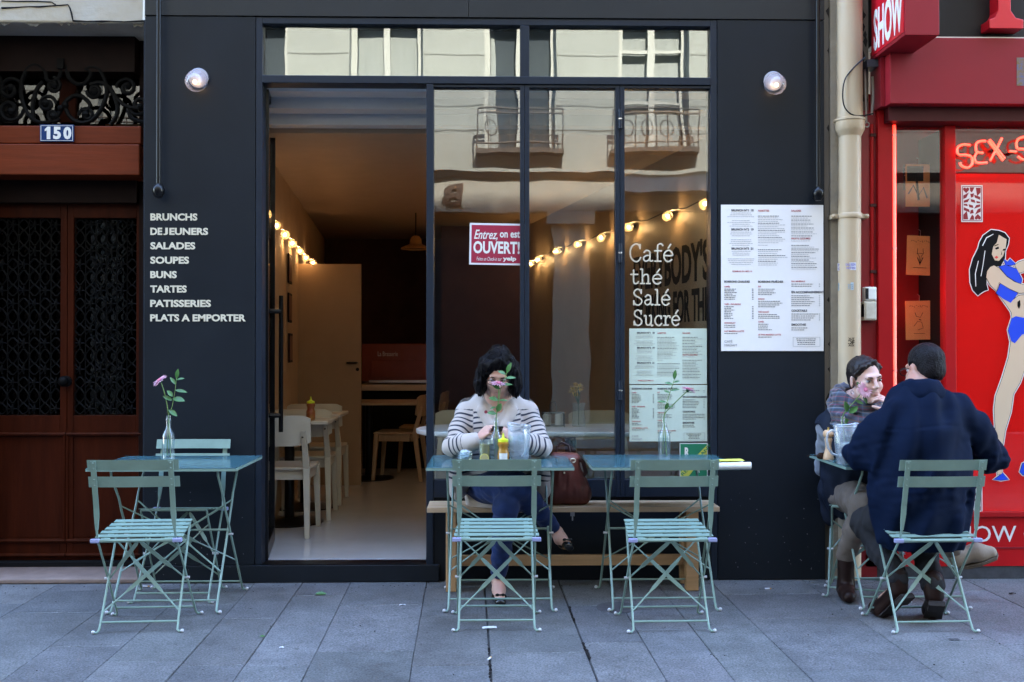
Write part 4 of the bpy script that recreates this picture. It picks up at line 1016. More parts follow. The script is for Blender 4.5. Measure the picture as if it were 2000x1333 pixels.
def make_table():
    t = empty('bistro_table'); W, D, H = 0.37, 0.285, 0.735
    k = MB(); k.box(-W, W, -D, D, H - 0.004, H); k.build('table_top', mat('table_paint', (0.045, 0.115, 0.135), 0.16, var=0.06, vscale=12, rvar=0.08), t, bevel=0.002)
    k = MB()
    k.box(-W, W, -D, -D + 0.003, H - 0.017, H - 0.0045); k.box(-W, W, D - 0.003, D, H - 0.017, H - 0.0045)
    k.box(-W, -W + 0.003, -D + 0.0031, D - 0.0031, H - 0.017, H - 0.0045); k.box(W - 0.003, W, -D + 0.0031, D - 0.0031, H - 0.017, H - 0.0045)
    k.build('table_rim', teal, t)
    for sy, xo in ((1, 0.252), (-1, 0.266)):
        for s in (-1, 1):
            x = s * xo; k = MB()
            k.tube([(x * 1.0, sy * 0.235, H - 0.015), (x * 1.0, sy * 0.225, H - 0.05), (x * 1.0, sy * 0.12, 0.56), (x * 1.0, sy * 0.09, 0.50), (x * 1.03, -sy * 0.215, 0.045), (x * 1.035, -sy * 0.235, 0.016), (x * 1.07, -sy * 0.24, 0.008), (x * 1.11, -sy * 0.242, 0.010)], 0.0062, 8)
            k.build('leg', teal, t, smooth=True)
            MB().ball((x * 1.115, -sy * 0.242, 0.0115), 0.0095, 10).build('foot_cap', capw, t, smooth=True)
            MB().tube([(s * 0.25, 0.0, 0.355), (s * 0.283, 0.0, 0.355)], 0.006, 8).build('pivot_bolt', capw, t, smooth=True) if sy == 1 else None
        MB().tube([(-xo * 1.028, -sy * 0.205, 0.06), (xo * 1.028, -sy * 0.205, 0.06)], 0.0052, 8).build('stretcher', teal, t, smooth=True)
        k = MB(); flat_twist(k, (-xo, sy * 0.10, 0.52), (xo, -sy * 0.13, 0.19), f0=0.36, f1=0.64); k.build('brace', teal, t, smooth=True)
        k = MB(); flat_twist(k, (xo, sy * 0.095, 0.52), (-xo, -sy * 0.135, 0.19), f0=0.36, f1=0.64); k.build('brace', teal, t, smooth=True)
        MB().tube([(-xo, sy * 0.012, 0.375), (xo, sy * 0.012, 0.375)], 0.006, 8).build('stretcher', teal, t, smooth=True) if sy == 1 else None
        MB().bar((-0.25, sy * 0.18, H - 0.012), (0.25, sy * 0.18, H - 0.012), 0.02, 0.004).build('under_rail', teal, t)
    return t
CG = 'folding slatted bistro chairs outside the cafe'
chair0 = make_chair()
def put(o, loc, rz, label, cat, group):
    o.location = loc; o.rotation_euler = (0, 0, rz); return tag(o, label, cat, group)
def chair_by_feet(px, py, rz, label, first=False, dx=0.0):
    g = gz(px, py); o = chair0 if first else copy_tree(chair0)
    v = Matrix.Rotation(rz, 3, 'Z') @ Vector((0, -0.19, 0))
    return put(o, (g.x - v.x + dx, g.y - v.y, 0), rz, label, 'chair', CG)
C1 = chair_by_feet(269, 1238, 0.05, 'empty green folding chair standing before the table with the doorway flowers', True)
C3 = chair_by_feet(970, 1235, 0.0, 'empty green folding chair facing the woman with the phone')
C4 = chair_by_feet(1312, 1237, 0.02, 'empty green folding chair facing the table with the folded paper')
C6 = chair_by_feet(1828, 1238, 0.03, 'green folding chair under the man in the navy jacket')
C2 = put(copy_tree(chair0), (X(380, -0.05), -0.330, 0), PI, 'green folding chair with its back against the slate pilaster', 'chair', CG)
C5 = put(copy_tree(chair0), (2.02, -0.34, 0), PI - 0.35, 'green folding chair under the woman in the plaid scarf', 'chair', CG)
tab0 = make_table()
TG = 'square folding bistro tables outside the cafe'
TX = []
for i, (pa, lab) in enumerate(((167, 'teal folding table left bare except for a vase, near the wooden door'), (832, 'teal folding table with a jug and squeeze bottle before the woman with the phone'), (1157, 'teal folding table with a vase and folded paper over the empty bench end'), (1652, 'teal folding table between the seated couple'))):
    xa_ = at(pa, 918, -0.71).x
    o = tab0 if i == 0 else copy_tree(tab0)
    put(o, (xa_ + 0.37, -0.425, 0), 0, lab, 'table', TG); TX.append(xa_ + 0.37)
TZ = 0.7352

# ------------------------------------------------------------------ bench along the window
pine = mat('pine_wood', (0.46, 0.27, 0.13), 0.5, var=0.16, vscale=7, stretch=(0.3, 4, 4), rvar=0.08, bump=0.08, bscale=40)
pine2 = mat('pine_top', (0.52, 0.36, 0.22), 0.45, var=0.16, vscale=7, stretch=(0.3, 5, 4), rvar=0.08, bump=0.08, bscale=40)
bx0, bx1 = X(834, -0.26), X(1405, -0.26)
bn = empty('wooden_bench', ((bx0 + bx1) / 2, -0.14, 0), 0, 'long plain pine bench standing under the cafe window', 'bench')
k = MB()
for a, b in ((-0.262, -0.184), (-0.181, -0.103), (-0.100, -0.022)): k.box(bx0, bx1, a, b, 0.435, 0.463)
k.build('seat', pine2, bn, world=True, bevel=0.003)
for xa_, xb_ in ((X(871, -0.25), X(891, -0.25)), (X(1340, -0.25), X(1364, -0.25))):
    for a, b in ((-0.25, -0.19), (-0.09, -0.03)): B(xa_, xb_, a, b, 0.003, 0.4345).build('leg', pine, bn, world=True, bevel=0.003)
    B(xa_ + 0.004, xb_ - 0.004, -0.1895, -0.0905, 0.36, 0.42).build('cross_rail', pine, bn, world=True, bevel=0.003)
    B(xa_ + 0.004, xb_ - 0.004, -0.1895, -0.0905, 0.125, 0.183).build('cross_rail', pine, bn, world=True, bevel=0.003)
B(X(891, -0.25) - 0.003, X(1340, -0.25) + 0.003, -0.155, -0.125, 0.122, 0.180).build('stretcher', pine, bn, world=True, bevel=0.003)
hx = X(1118, -0.2); MB().box(hx - 0.011, hx + 0.011, -0.21, -0.19, 0.405, 0.4345).tube([(hx, -0.2, 0.405), (hx, -0.2, 0.38)], 0.004, 6).build('bag_hook', capw, bn, world=True)

# ------------------------------------------------------------------ bottle vases with flowers
bglass = glass('bottle_glass', base=0.07, gain=0.95, tint=(0.86, 0.92, 0.93), haze=(0.6, 0.68, 0.72), hz=0.06)
water = glass('water', base=0.02, gain=0.25, tint=(0.90, 0.94, 0.94))
leaf_m = mat('leaf_green', (0.045, 0.135, 0.030), 0.38, var=0.3, vscale=25)
leaf_d = mat('leaf_dark', (0.022, 0.085, 0.035), 0.35, var=0.3, vscale=25)
stem_m = mat('stem_green', (0.14, 0.24, 0.06), 0.5, var=0.2, vscale=30)
petal_m = mat('petal_pink', (0.74, 0.42, 0.52), 0.55, var=0.12, vscale=40)
petal_c = mat('petal_heart', (0.60, 0.17, 0.27), 0.6, var=0.2, vscale=80)
def leaf(k, p, d, L, w, n=(0, 0, 1), fold=0.25, droop=0.15):
    p, d, n = Vector(p), Vector(d).normalized(), Vector(n)
    s = d.cross(n); s = s.normalized() if s.length > 1e-4 else d.orthogonal().normalized(); n = s.cross(d)
    prof = [(0, .04), (.12, .45), (.3, .85), (.5, 1.0), (.7, .82), (.87, .45), (1, .02)]; vs = []; fs = []
    for t, q in prof:
        c = p + d * L * t - n * L * droop * t * t
        vs += [c - s * w * q / 2 + n * w * q * fold / 2, c, c + s * w * q / 2 + n * w * q * fold / 2]
    for i in range(len(prof) - 1):
        fs += [(3 * i, 3 * i + 1, 3 * i + 4, 3 * i + 3), (3 * i + 1, 3 * i + 2, 3 * i + 5, 3 * i + 4)]
    k.add(vs, fs)
def vase(x, y, head, hdir, twig, leaves, label, group='bottle vases with pink gerberas on the tables', stem_leaves=()):
    """a clear bottle with one gerbera stem and a leafy twig; head and twig are offsets from the mouth"""
    r0 = empty('bottle_vase', (x, y, TZ), 0, label, 'vase', group)
    prof = [(0.0, 0.002), (0.029, 0.0), (0.0325, 0.004), (0.0325, 0.118), (0.030, 0.135), (0.018, 0.158), (0.0125, 0.172), (0.0120, 0.205), (0.0148, 0.207), (0.0148, 0.214), (0.0125, 0.217), (0.0130, 0.232), (0.0108, 0.233)]
    MB().lathe(prof, n=22, close=False).build('bottle', bglass, r0, smooth=True)
    MB().lathe([(0.0, 0.006), (0.0295, 0.006), (0.0295, 0.108), (0.0, 0.108)], n=20, close=False).build('water', water, r0, smooth=True)
    fl = MB(); m = Vector((0, 0, 0.233)); h = m + Vector(head)
    base = Vector((0.012, 0.0, 0.012))
    pts = [base, base.lerp(m, 0.6), m, m.lerp(h, 0.5) + Vector((0.006, 0, 0.01)), h - Vector(hdir).normalized() * 0.006]
    sp = []
    for i in range(len(pts) - 1):
        p0, p1, p2, p3 = pts[max(i - 1, 0)], pts[i], pts[i + 1], pts[min(i + 2, len(pts) - 1)]
        for j in range(5):
            t = j / 5; sp.append(0.5 * ((2 * p1) + (-p0 + p2) * t + (2 * p0 - 5 * p1 + 4 * p2 - p3) * t * t + (-p0 + 3 * p1 - 3 * p2 + p3) * t ** 3))
    sp.append(pts[-1])
    fr_ = empty('gerbera', (x, y, TZ), 0, 'pink gerbera and leafy twig standing in ' + label.split(' ', 1)[1] if False else None)
    bpy.data.objects.remove(fr_)
    MB().tube(sp, 0.0026, 6).build('flower_stem', stem_m, r0, smooth=True)
    d = Vector(hdir).normalized(); u = d.orthogonal().normalized(); w = d.cross(u); pk = MB()
    for ring, (n, L, lift, wd) in enumerate(((20, 0.040, 0.22, 0.0105), (18, 0.033, 0.42, 0.0095), (12, 0.018, 0.8, 0.006))):
        for i in range(n):
            a = 2 * PI * (i + 0.5 * ring) / n + rng.uniform(-.06, .06); rad = u * math.cos(a) + w * math.sin(a)
            leaf(pk, h + rad * 0.006 + d * (0.002 * ring), rad + d * (lift + rng.uniform(-.12, .12)), L * rng.uniform(.9, 1.08), wd, n=d, fold=0.3, droop=0.22)
    fh = pk.build('flower_head', petal_m, r0, smooth=True)
    c = MB(); Mq = d.to_track_quat('Z', 'Y').to_matrix(); c.ball(h + d * 0.008, (0.012, 0.012, 0.006), 12, Mq)
    for i in range(40):
        a = rng.uniform(0, 2 * PI); q = 0.011 * math.sqrt(rng.random()); c.ball(h + d * 0.012 + u * q * math.cos(a) + w * q * math.sin(a), 0.0016, 5)
    c.build('flower_heart', petal_c, fh, smooth=True)
    MB().lathe([(0.004, -0.012), (0.010, -0.004), (0.012, 0.003)], h, 10, Mq, close=False).build('calyx', leaf_d, fh, smooth=True)
    if twig:
        tp = [Vector((-0.008, 0.004, 0.02)), m] + [m + Vector(q) for q in twig]
        MB().tube(tp, [0.0022] * 2 + [0.0018] * len(twig), 6).build('twig', stem_m, r0, smooth=True)
    lk = MB()
    for (o_, d_, L, wd) in leaves: leaf(lk, m + Vector(o_), d_, L, wd, n=(rng.uniform(-.2, .2), -0.75, 0.65), droop=0.2)
    for (o_, d_, L, wd) in stem_leaves: leaf(lk, m + Vector(o_), d_, L, wd, n=(0.1, -0.9, 0.4), droop=0.1)
    if leaves or stem_leaves: lk.build('leaves', leaf_m, r0, smooth=True)
    return r0
S = lambda px: px / 360.0                     # photo pixels to metres at the table tops
def T(px, py, y): p = at(px, py, y); return p
# table by the wooden door
vy = -0.30; p = at(329, 890, vy)
vase(p.x, vy, (-0.042, -0.01, 0.185), (-0.55, -0.35, 0.78), [(0.02, 0.0, 0.05), (0.034, 0, 0.13), (0.042, 0, 0.20)],
     [((0.0, 0, 0.03), (0.9, -0.2, -0.5), 0.058, 0.028), ((0.022, 0, 0.09), (0.9, -0.3, -0.05), 0.07, 0.036), ((0.034, 0, 0.135), (1, -0.2, -0.05), 0.066, 0.022), ((0.02, 0, 0.08), (-0.8, -0.2, 0.5), 0.055, 0.026),
      ((0.038, 0, 0.165), (-0.5, -0.1, 0.8), 0.05, 0.02), ((0.042, 0, 0.195), (0.15, -0.1, 1), 0.055, 0.022), ((0.042, 0, 0.19), (0.75, -0.2, 0.25), 0.045, 0.016), ((0.022, 0, 0.1), (-0.35, -0.3, 0.6), 0.045, 0.026)],
     'clear bottle vase with a pink gerbera leaning left, on the table near the wooden door')
# woman's table
vy = -0.50; p = at(969, 893, vy)
vase(p.x, vy, (0.012, -0.01, 0.174), (0.1, -0.12, 0.98), [(0.012, -0.01, 0.07), (0.020, -0.012, 0.14), (0.058, -0.012, 0.24)],
     [((0.002, -0.01, 0.02), (-0.8, -0.3, 0.2), 0.05, 0.028), ((0.006, -0.01, 0.03), (0.35, -0.3, 0.9), 0.05, 0.032), ((0.012, -0.01, 0.09), (-0.9, -0.3, 0.35), 0.052, 0.03), ((0.012, -0.01, 0.09), (0.95, -0.3, 0.1), 0.05, 0.014),
      ((0.02, -0.01, 0.15), (-0.8, -0.3, 0.5), 0.045, 0.03), ((0.03, -0.012, 0.17), (0.95, -0.2, 0.15), 0.055, 0.018), ((0.045, -0.012, 0.205), (1, -0.2, 0.15), 0.058, 0.02), ((0.054, -0.012, 0.23), (0.35, -0.1, 0.9), 0.062, 0.024),
      ((0.05, -0.012, 0.225), (-0.8, -0.25, 0.45), 0.045, 0.022), ((0.0, -0.01, 0.055), (-0.75, -0.3, -0.1), 0.035, 0.014)],
     'clear bottle vase with a pink gerbera and tall twig, before the woman with the phone')
vy = -0.33; p = at(1297.5, 893, vy)
vase(p.x, vy, (0.128, 0.0, 0.135), (0.35, -0.05, 0.94), [(0.012, 0, 0.06), (0.03, 0, 0.12), (0.054, 0, 0.19)],
     [((0.006, 0, 0.03), (0.3, -0.3, 0.85), 0.04, 0.022), ((0.012, 0, 0.07), (-0.9, -0.2, 0.15), 0.05, 0.018), ((0.03, 0, 0.12), (-0.8, -0.2, 0.4), 0.035, 0.016), ((0.034, 0, 0.13), (0.95, -0.2, 0.3), 0.05, 0.016), ((0.046, 0, 0.165), (-0.85, -0.2, 0.3), 0.045, 0.018),
      ((0.050, 0, 0.175), (0.9, -0.2, 0.35), 0.035, 0.013), ((0.054, 0, 0.19), (0.1, -0.1, 1), 0.055, 0.022), ((0.01, 0, 0.045), (0.9, -0.2, 0.1), 0.04, 0.012)],
     'clear bottle vase with a pink gerbera leaning right, on the table with the folded paper')
vy = -0.42; p = at(1646, 895, vy)
vase(p.x, vy, (0.108, -0.03, 0.140), (0.12, -0.97, 0.15), None, [],
     'clear bottle vase with an open pink gerbera behind the couple\'s jug', stem_leaves=[((0.012, 0, -0.01), (0.35, -0.1, -0.9), 0.06, 0.034), ((0.022, -0.01, 0.02), (-0.25, -0.2, 0.95), 0.062, 0.034), ((0.03, -0.01, 0.015), (0.7, -0.2, 0.6), 0.06, 0.032), ((0.06, -0.015, 0.085), (0.85, -0.2, -0.35), 0.05, 0.02), ((0.10, -0.02, 0.11), (0.5, -0.1, -0.9), 0.05, 0.024), ((0.09, 0.0, 0.15), (-0.3, 0.1, 0.9), 0.035, 0.022), ((0.10, 0.0, 0.165), (0.3, 0.1, 0.9), 0.03, 0.022)])

# ------------------------------------------------------------------ things on the tables
def squeeze(x, y, z, label, liquid, cap, s=1.0, lab=True, group=None, tall=1.0):
    o = empty('squeeze_bottle', (x, y, z), 0, label, 'squeeze bottle', group)
    MB().lathe([(0.0, 0.0), (0.027 * s, 0.0), (0.030 * s, 0.004), (0.030 * s, 0.058 * s * tall), (0.024 * s, 0.072 * s * tall), (0.024 * s, 0.085 * s * tall), (0.029 * s, 0.095 * s * tall), (0.029 * s, 0.108 * s * tall), (0.024 * s, 0.112 * s * tall)], n=20).build('bottle', liquid, o, smooth=True)
    h = 0.112 * s * tall
    MB().lathe([(0.027 * s, h), (0.027 * s, h + 0.012 * s), (0.010 * s, h + 0.018 * s), (0.0065 * s, h + 0.022 * s), (0.004 * s, h + 0.043 * s), (0.0, h + 0.044 * s)], n=18).build('nozzle_cap', cap, o, smooth=True)
    if lab:
        k = MB(); vs = []; fs = []; n = 8
        for i in range(n + 1):
            a = -PI / 2 + (i / n - 0.5) * 1.5; r = 0.0306 * s; vs += [(r * math.cos(a), r * math.sin(a), 0.014 * s), (r * math.cos(a), r * math.sin(a), 0.055 * s)]
        for i in range(n): fs.append((2 * i, 2 * i + 2, 2 * i + 3, 2 * i + 1))
        k.add(vs, fs).build('paper_label', mat('paper_label', (0.66, 0.65, 0.62), 0.7, var=0.25, vscale=180), o, smooth=True)
    return o
honey = mat('honey', (0.55, 0.26, 0.03), 0.12, trans=0.35, var=0.15, vscale=20)
capy = mat('yellow_cap', (0.66, 0.72, 0.03), 0.35)
vy = -0.55; p = at(983, 895, vy); squeeze(p.x, vy, TZ, 'yellow capped honey bottle beside the jug before the woman with the phone', honey, capy)
def jug(x, y, label, rz=0.0, full=0.75, handle=True):
    o = empty('water_jug', (x, y, TZ), rz, label, 'jug', 'clear fluted water jugs')
    n = 40; vs = []; fs = []; prof = [(0.044, 0.0), (0.046, 0.01), (0.050, 0.05), (0.055, 0.11), (0.059, 0.165), (0.0605, 0.195)]
    for r, z in prof:
        for j in range(n):
            a = 2 * PI * j / n; fl_ = 1 + (0.022 * (1 if (j // 2) % 2 else -1) if 0.005 < z < 0.16 else 0)
            rr, zz_ = r * fl_, z
            sp = max(0, math.cos(a - 0.35)) ** 14
            if z > 0.16: rr += 0.022 * sp * (z - 0.16) / 0.035; zz_ += 0.010 * sp * (z - 0.16) / 0.035
            vs.append((rr * math.cos(a), rr * math.sin(a), zz_))
    for i in range(len(prof) - 1):
        for j in range(n): fs.append((i * n + j, i * n + (j + 1) % n, (i + 1) * n + (j + 1) % n, (i + 1) * n + j))
    fs.append(tuple(reversed(range(n))))
    b = MB().add(vs, fs).build('jug_body', glass('jug_plastic', base=0.07, gain=0.75, tint=(0.88, 0.92, 0.95), rough=0.05, haze=(0.6, 0.65, 0.72), hz=0.24), o, smooth=True, ang=60)
    rim = MB().tube([vs[(len(prof) - 1) * n + j] for j in range(n)], 0.0022, 6, closed=True).build('rim', glass('rim_plastic', base=0.3, gain=0.6, tint=(0.85, 0.9, 0.95), rough=0.1, haze=(0.7, 0.75, 0.8), hz=0.3), o, smooth=True)
    MB().lathe([(0.0, 0.006), (0.0435, 0.006), (0.048, 0.06), (0.0515, 0.19 * full), (0.0, 0.19 * full)], n=30, close=False).build('water', water, o, smooth=True)
    ic = MB()
    for i in range(7): ic.box(-.012, .012, -.012, .012, -.012, .012, Matrix.Translation((rng.uniform(-.022, .022), rng.uniform(-.022, .022), rng.uniform(.03, .19 * full - 0.012))) @ Euler((rng.random() * 3, rng.random() * 3, rng.random() * 3)).to_matrix().to_4x4())
    ic.build('ice', glass('ice', base=0.10, gain=0.5, tint=(0.92, 0.95, 0.97), rough=0.1, haze=(0.75, 0.8, 0.85), hz=0.08), o, bevel=0.002)
    if handle:
        MB().tube([Vector((-0.056, 0, 0.165)), Vector((-0.078, 0, 0.172)), Vector((-0.098, 0, 0.155)), Vector((-0.103, 0, 0.12)), Vector((-0.095, 0, 0.08)), Vector((-0.075, 0, 0.052)), Vector((-0.049, 0, 0.04))], 0.0065, 8).build('handle', glass('rim_plastic'), o, smooth=True)
    return o
vy = -0.52; p = at(1014, 895, vy); jug(p.x, vy, 'clear fluted water jug with ice before the woman with the phone', rz=1.9)
vy = -0.58; p = at(1652, 906, vy); jug(p.x, vy, 'clear fluted water jug with a loop handle on the couple\'s table', rz=0.1, full=0.72)
vy = -0.52; p = at(947, 893, vy)
o = empty('drinking_glass', (p.x, vy, TZ), 0, 'tall glass of amber drink beside the phone user\'s hands', 'glass')
MB().lathe([(0.0, 0.001), (0.025, 0.0), (0.027, 0.003), (0.0305, 0.122), (0.029, 0.122), (0.026, 0.01), (0.0, 0.01)], n=24, close=False).build('tumbler', bglass, o, smooth=True)
MB().lathe([(0.0, 0.011), (0.0258, 0.011), (0.0283, 0.098), (0.0, 0.098)], n=24, close=False).build('drink', mat('amber_drink', (0.50, 0.36, 0.05), 0.1, trans=0.1), o, smooth=True)
MB().lathe([(0.0, -0.002), (0.020, -0.002), (0.020, 0.002), (0.0, 0.002)], (-0.002, -0.031, 0.028), 20, Matrix.Rotation(R(90), 3, 'X')).build('lemon_slice', mat('lemon', (0.42, 0.36, 0.16), 0.5), o, smooth=True)
MB().tube([(-0.002 + 0.021 * math.cos(t), -0.032, 0.028 + 0.021 * math.sin(t)) for t in [i * PI / 12 for i in range(24)]], 0.002, 6, closed=True).build('lemon_rind', mat('rind', (0.62, 0.55, 0.12), 0.5), o, smooth=True)
vy = -0.50; p = at(908, 896, vy)
o = empty('glass_bowl', (p.x, vy, TZ), 0, 'low glass of crumpled napkins on the phone user\'s table', 'glass')
MB().lathe([(0.0, 0.002), (0.030, 0.0), (0.036, 0.004), (0.040, 0.055), (0.0385, 0.055), (0.033, 0.008), (0.0, 0.008)], n=24, close=False).build('bowl', bglass, o, smooth=True)
k = MB(); n = 14; vs = []
for i in range(n + 1):
    for j in range(n):
        t = PI * i / n; a = 2 * PI * j / n; r = (0.030 + rng.uniform(-.006, .006)); vs.append((r * math.sin(t) * math.cos(a) * 0.95, r * math.sin(t) * math.sin(a) * 0.95, 0.040 + r * math.cos(t) * 0.85))
k.add(vs, [(i * n + j, i * n + (j + 1) % n, (i + 1) * n + (j + 1) % n, (i + 1) * n + j) for i in range(n) for j in range(n)]).build('napkin', mat('napkin_blue', (0.42, 0.50, 0.56), 0.8, var=0.2, vscale=60), o)
# folded paper on the third table
p0, p1 = gz(1378, 912, 0.74), gz(1449, 912, 0.74)
o = empty('folded_paper', ((p0.x + p1.x) / 2, p0.y, TZ), 0, 'folded white paper with a yellow cover on the corner of a table', 'paper')
k = MB(); L = p1.x - p0.x + 0.06; ys = -0.015
for i in range(5):
    z = 0.002 + i * 0.005; vs = []; m_ = 8
    for j in range(m_ + 1):
        t = j / m_; yy = -0.055 + 0.15 * t; vs += [(-L / 2 - 0.02 * i * .2, yy, z + 0.006 * math.sin(t * 2.5 + i * .4)), (L / 2 - 0.002 * i, yy, z + 0.004 * math.sin(t * 3.1 + i))]
    k.add(vs, [(2 * j, 2 * j + 1, 2 * j + 3, 2 * j + 2) for j in range(m_)])
k.tube([(-L / 2, -0.055, 0.014), (0, -0.057, 0.015), (L / 2, -0.058, 0.016)], [0.015, 0.017, 0.018], 10)
k.build('pages', mat('paper_white', (0.72, 0.71, 0.68), 0.8, var=0.08, vscale=20), o, smooth=True)
k = MB(); vs = []
for j in range(7): t = j / 6; vs += [(-L / 2 - 0.07, 0.01 + 0.10 * t, 0.030 - 0.001 * j), (L / 2 - 0.012, 0.01 + 0.10 * t, 0.032 + 0.003 * math.sin(3 * t))]
k.add(vs, [(2 * j, 2 * j + 1, 2 * j + 3, 2 * j + 2) for j in range(6)]).build('cover', mat('cover_yellow', (0.62, 0.60, 0.10), 0.6), o, smooth=True)
# couple's table
vy = -0.40; p = at(1618, 890, vy)
o = empty('pepper_mill', (p.x, vy, TZ), 0, 'turned pale wood pepper mill beside the jug handle', 'pepper mill')
mill = mat('mill_wood', (0.55, 0.34, 0.19), 0.35, var=0.12, vscale=20, stretch=(3, 3, .5))
MB().lathe([(0.0, 0), (0.027, 0), (0.0285, 0.006), (0.026, 0.02), (0.018, 0.05), (0.0145, 0.07), (0.018, 0.095), (0.0215, 0.108), (0.017, 0.116)], n=22).build('mill_body', mill, o, smooth=True, ang=60)
MB().lathe([(0.016, 0.117), (0.026, 0.122), (0.0285, 0.135), (0.027, 0.148), (0.018, 0.156), (0.0, 0.158)], n=22).build('mill_head', mill, o, smooth=True, ang=60)
MB().lathe([(0.006, 0.158), (0.004, 0.165), (0.0065, 0.17), (0.0, 0.174)], n=12).build('knob', mat('brass', (0.6, 0.42, 0.12), 0.3, 1.0), o, smooth=True)
vy = -0.45; p = at(1680, 897, vy)
squeeze(p.x, vy, TZ, 'small yellow capped sauce bottle behind the jug on the couple\'s table', mat('sauce', (0.55, 0.30, 0.10), 0.3, var=0.5, vscale=60), capy, s=0.85)

# ------------------------------------------------------------------ wall lamps, awning rods, menus and notices
lampg = glass('lamp_glass', base=0.07, gain=0.45, tint=(0.86, 0.86, 0.89), rough=0.22, haze=(0.42, 0.42, 0.50), hz=0.26)
porc = mat('porcelain', (0.22, 0.22, 0.25), 0.2)
glow = mat('lamp_filament', (1, 0.8, 0.5), 0.5, emit=(1.0, 0.62, 0.30), estr=0.30)
def wall_lamp(px, py, label, tilt):
    p = at(px, py, 0.0); o = empty('wall_lamp', (p.x, -0.001, p.z), 0, label, 'wall lamp', 'jar shaped wall lamps on the slate pilasters')
    Mq = (Vector(tilt).normalized()).to_track_quat('Z', 'Y').to_matrix()
    MB().lathe([(0.052, 0), (0.056, 0.006), (0.056, 0.016), (0.045, 0.022)], (0, 0, 0), 26, Matrix.Rotation(R(90), 3, 'X')).build('lamp_base', porc, o, smooth=True)
    pr = [(0.050, 0.012)]
    for i in range(12):
        t = i / 11; r = 0.058 * math.sqrt(max(0.02, 1 - (t * 0.86) ** 3)); pr.append((r + (0.0018 if i % 2 else 0), 0.02 + 0.085 * t))
    pr += [(0.026, 0.112), (0.012, 0.116), (0.0, 0.117)]
    MB().lathe(pr, n=30, M=Mq, close=False).build('glass_shade', lampg, o, smooth=True, ang=80)
    d = Mq @ Vector((0, 0, 1))
    MB().ball(d * 0.068, (0.013, 0.013, 0.013), 12).build('bulb', glow, o, smooth=True)
    l = bpy.data.lights.new('lamp_light', 'POINT'); l.energy = 0.03; l.color = (1, 0.68, 0.40); l.shadow_soft_size = 0.02
    lo_ = bpy.data.objects.new('lamp_light', l); COL.objects.link(lo_); lo_.parent = o; lo_.location = d * 0.068
wall_lamp(389, 154, 'round ribbed glass wall lamp above the painted food list', (-0.10, -0.86, -0.52))
wall_lamp(1509, 160, 'round ribbed glass wall lamp above the large paper menu', (0.08, -0.86, -0.52))
for px, pk, lab in ((309.5, 372, 'black hanging rod with a knob, on the pilaster above the food list'), (1598, 378, 'black hanging rod with a knob, at the edge of the large paper menu')):
    p = at(px, pk, -0.05); o = empty('awning_rod', (p.x, -0.05, p.z), 0, lab, 'rod', 'black awning rods')
    MB().tube([(p.x, -0.05, p.z + 0.02), (p.x, -0.05, ZT - 0.2)], 0.0135, 12).build('rod', black_m, o, world=True, smooth=True)
    MB().lathe([(0.0, -0.045), (0.016, -0.042), (0.030, -0.022), (0.034, 0.0), (0.031, 0.016), (0.020, 0.030), (0.0135, 0.036)], (p.x, -0.05, p.z), 18).build('knob', black_m, o, world=True, smooth=True)
    MB().tube([(p.x - 0.006, -0.05, p.z), (p.x - 0.006, 0.0, p.z)], 0.012, 10).build('wall_mount', black_m, o, world=True)
paper = mat('menu_paper', (0.84, 0.80, 0.78), 0.55, var=0.03, vscale=3)
paper_g = mat('menu_sheet_paper', (0.60, 0.68, 0.57), 0.5, var=0.03, vscale=3)
inkb = mat('menu_ink', (0.11, 0.11, 0.12), 0.7); inkr = mat('menu_ink_red', (0.50, 0.10, 0.12), 0.7); inkg = mat('menu_ink_grey', (0.36, 0.36, 0.38), 0.7)
MENU = {  # u, v in the sheet (0..1 from the top left); kind: h heading, r red heading, l light lines, b bold line
 'h': [(.10, .026, 'BRUNCH N°1  18', .026), (.10, .157, 'BRUNCH N°2  19', .026), (.10, .288, 'BRUNCH N°3  21', .026), (.03, .515, 'BOISSONS CHAUDES', .024), (.36, .515, 'BOISSONS FRAÎCHES', .024), (.685, .585, 'EN ACCOMPAGNEMENT', .026), (.685, .712, 'COCKTAILS', .026), (.685, .808, 'SMOOTHIE', .026)],
 'r': [(.36, .030, 'ASSIETTES', .022), (.685, .030, 'SALADES', .022), (.685, .220, 'FRUITS, LÉGUMES', .022), (.685, .515, 'EAU MINÉRALE', .018), (.36, .550, 'JUS', .018), (.36, .636, 'SODAS', .018), (.36, .725, 'THÉ GLACÉ', .018), (.36, .792, 'CAFÉS', .018), (.03, .552, 'CAFÉS', .018), (.03, .672, 'THÉS - INFUSIONS', .018), (.03, .800, 'CHOCOLAT', .018), (.03, .856, 'LAIT MARSALA LATTE', .018), (.36, .880, 'LE THAI MARSALA LATTE', .018), (.11, .447, 'FORMULE DU MIDI 14', .018)],
}
def bars(k, x, z, w, h, y):
    """one printed line too small to read: dashes the length of words"""
    a = x
    while a < x + w - 0.002:
        L = rng.uniform(0.006, 0.016); b = min(a + L, x + w); k.box(a, b, y - 0.0006, y, z - h, z); a = b + 0.003
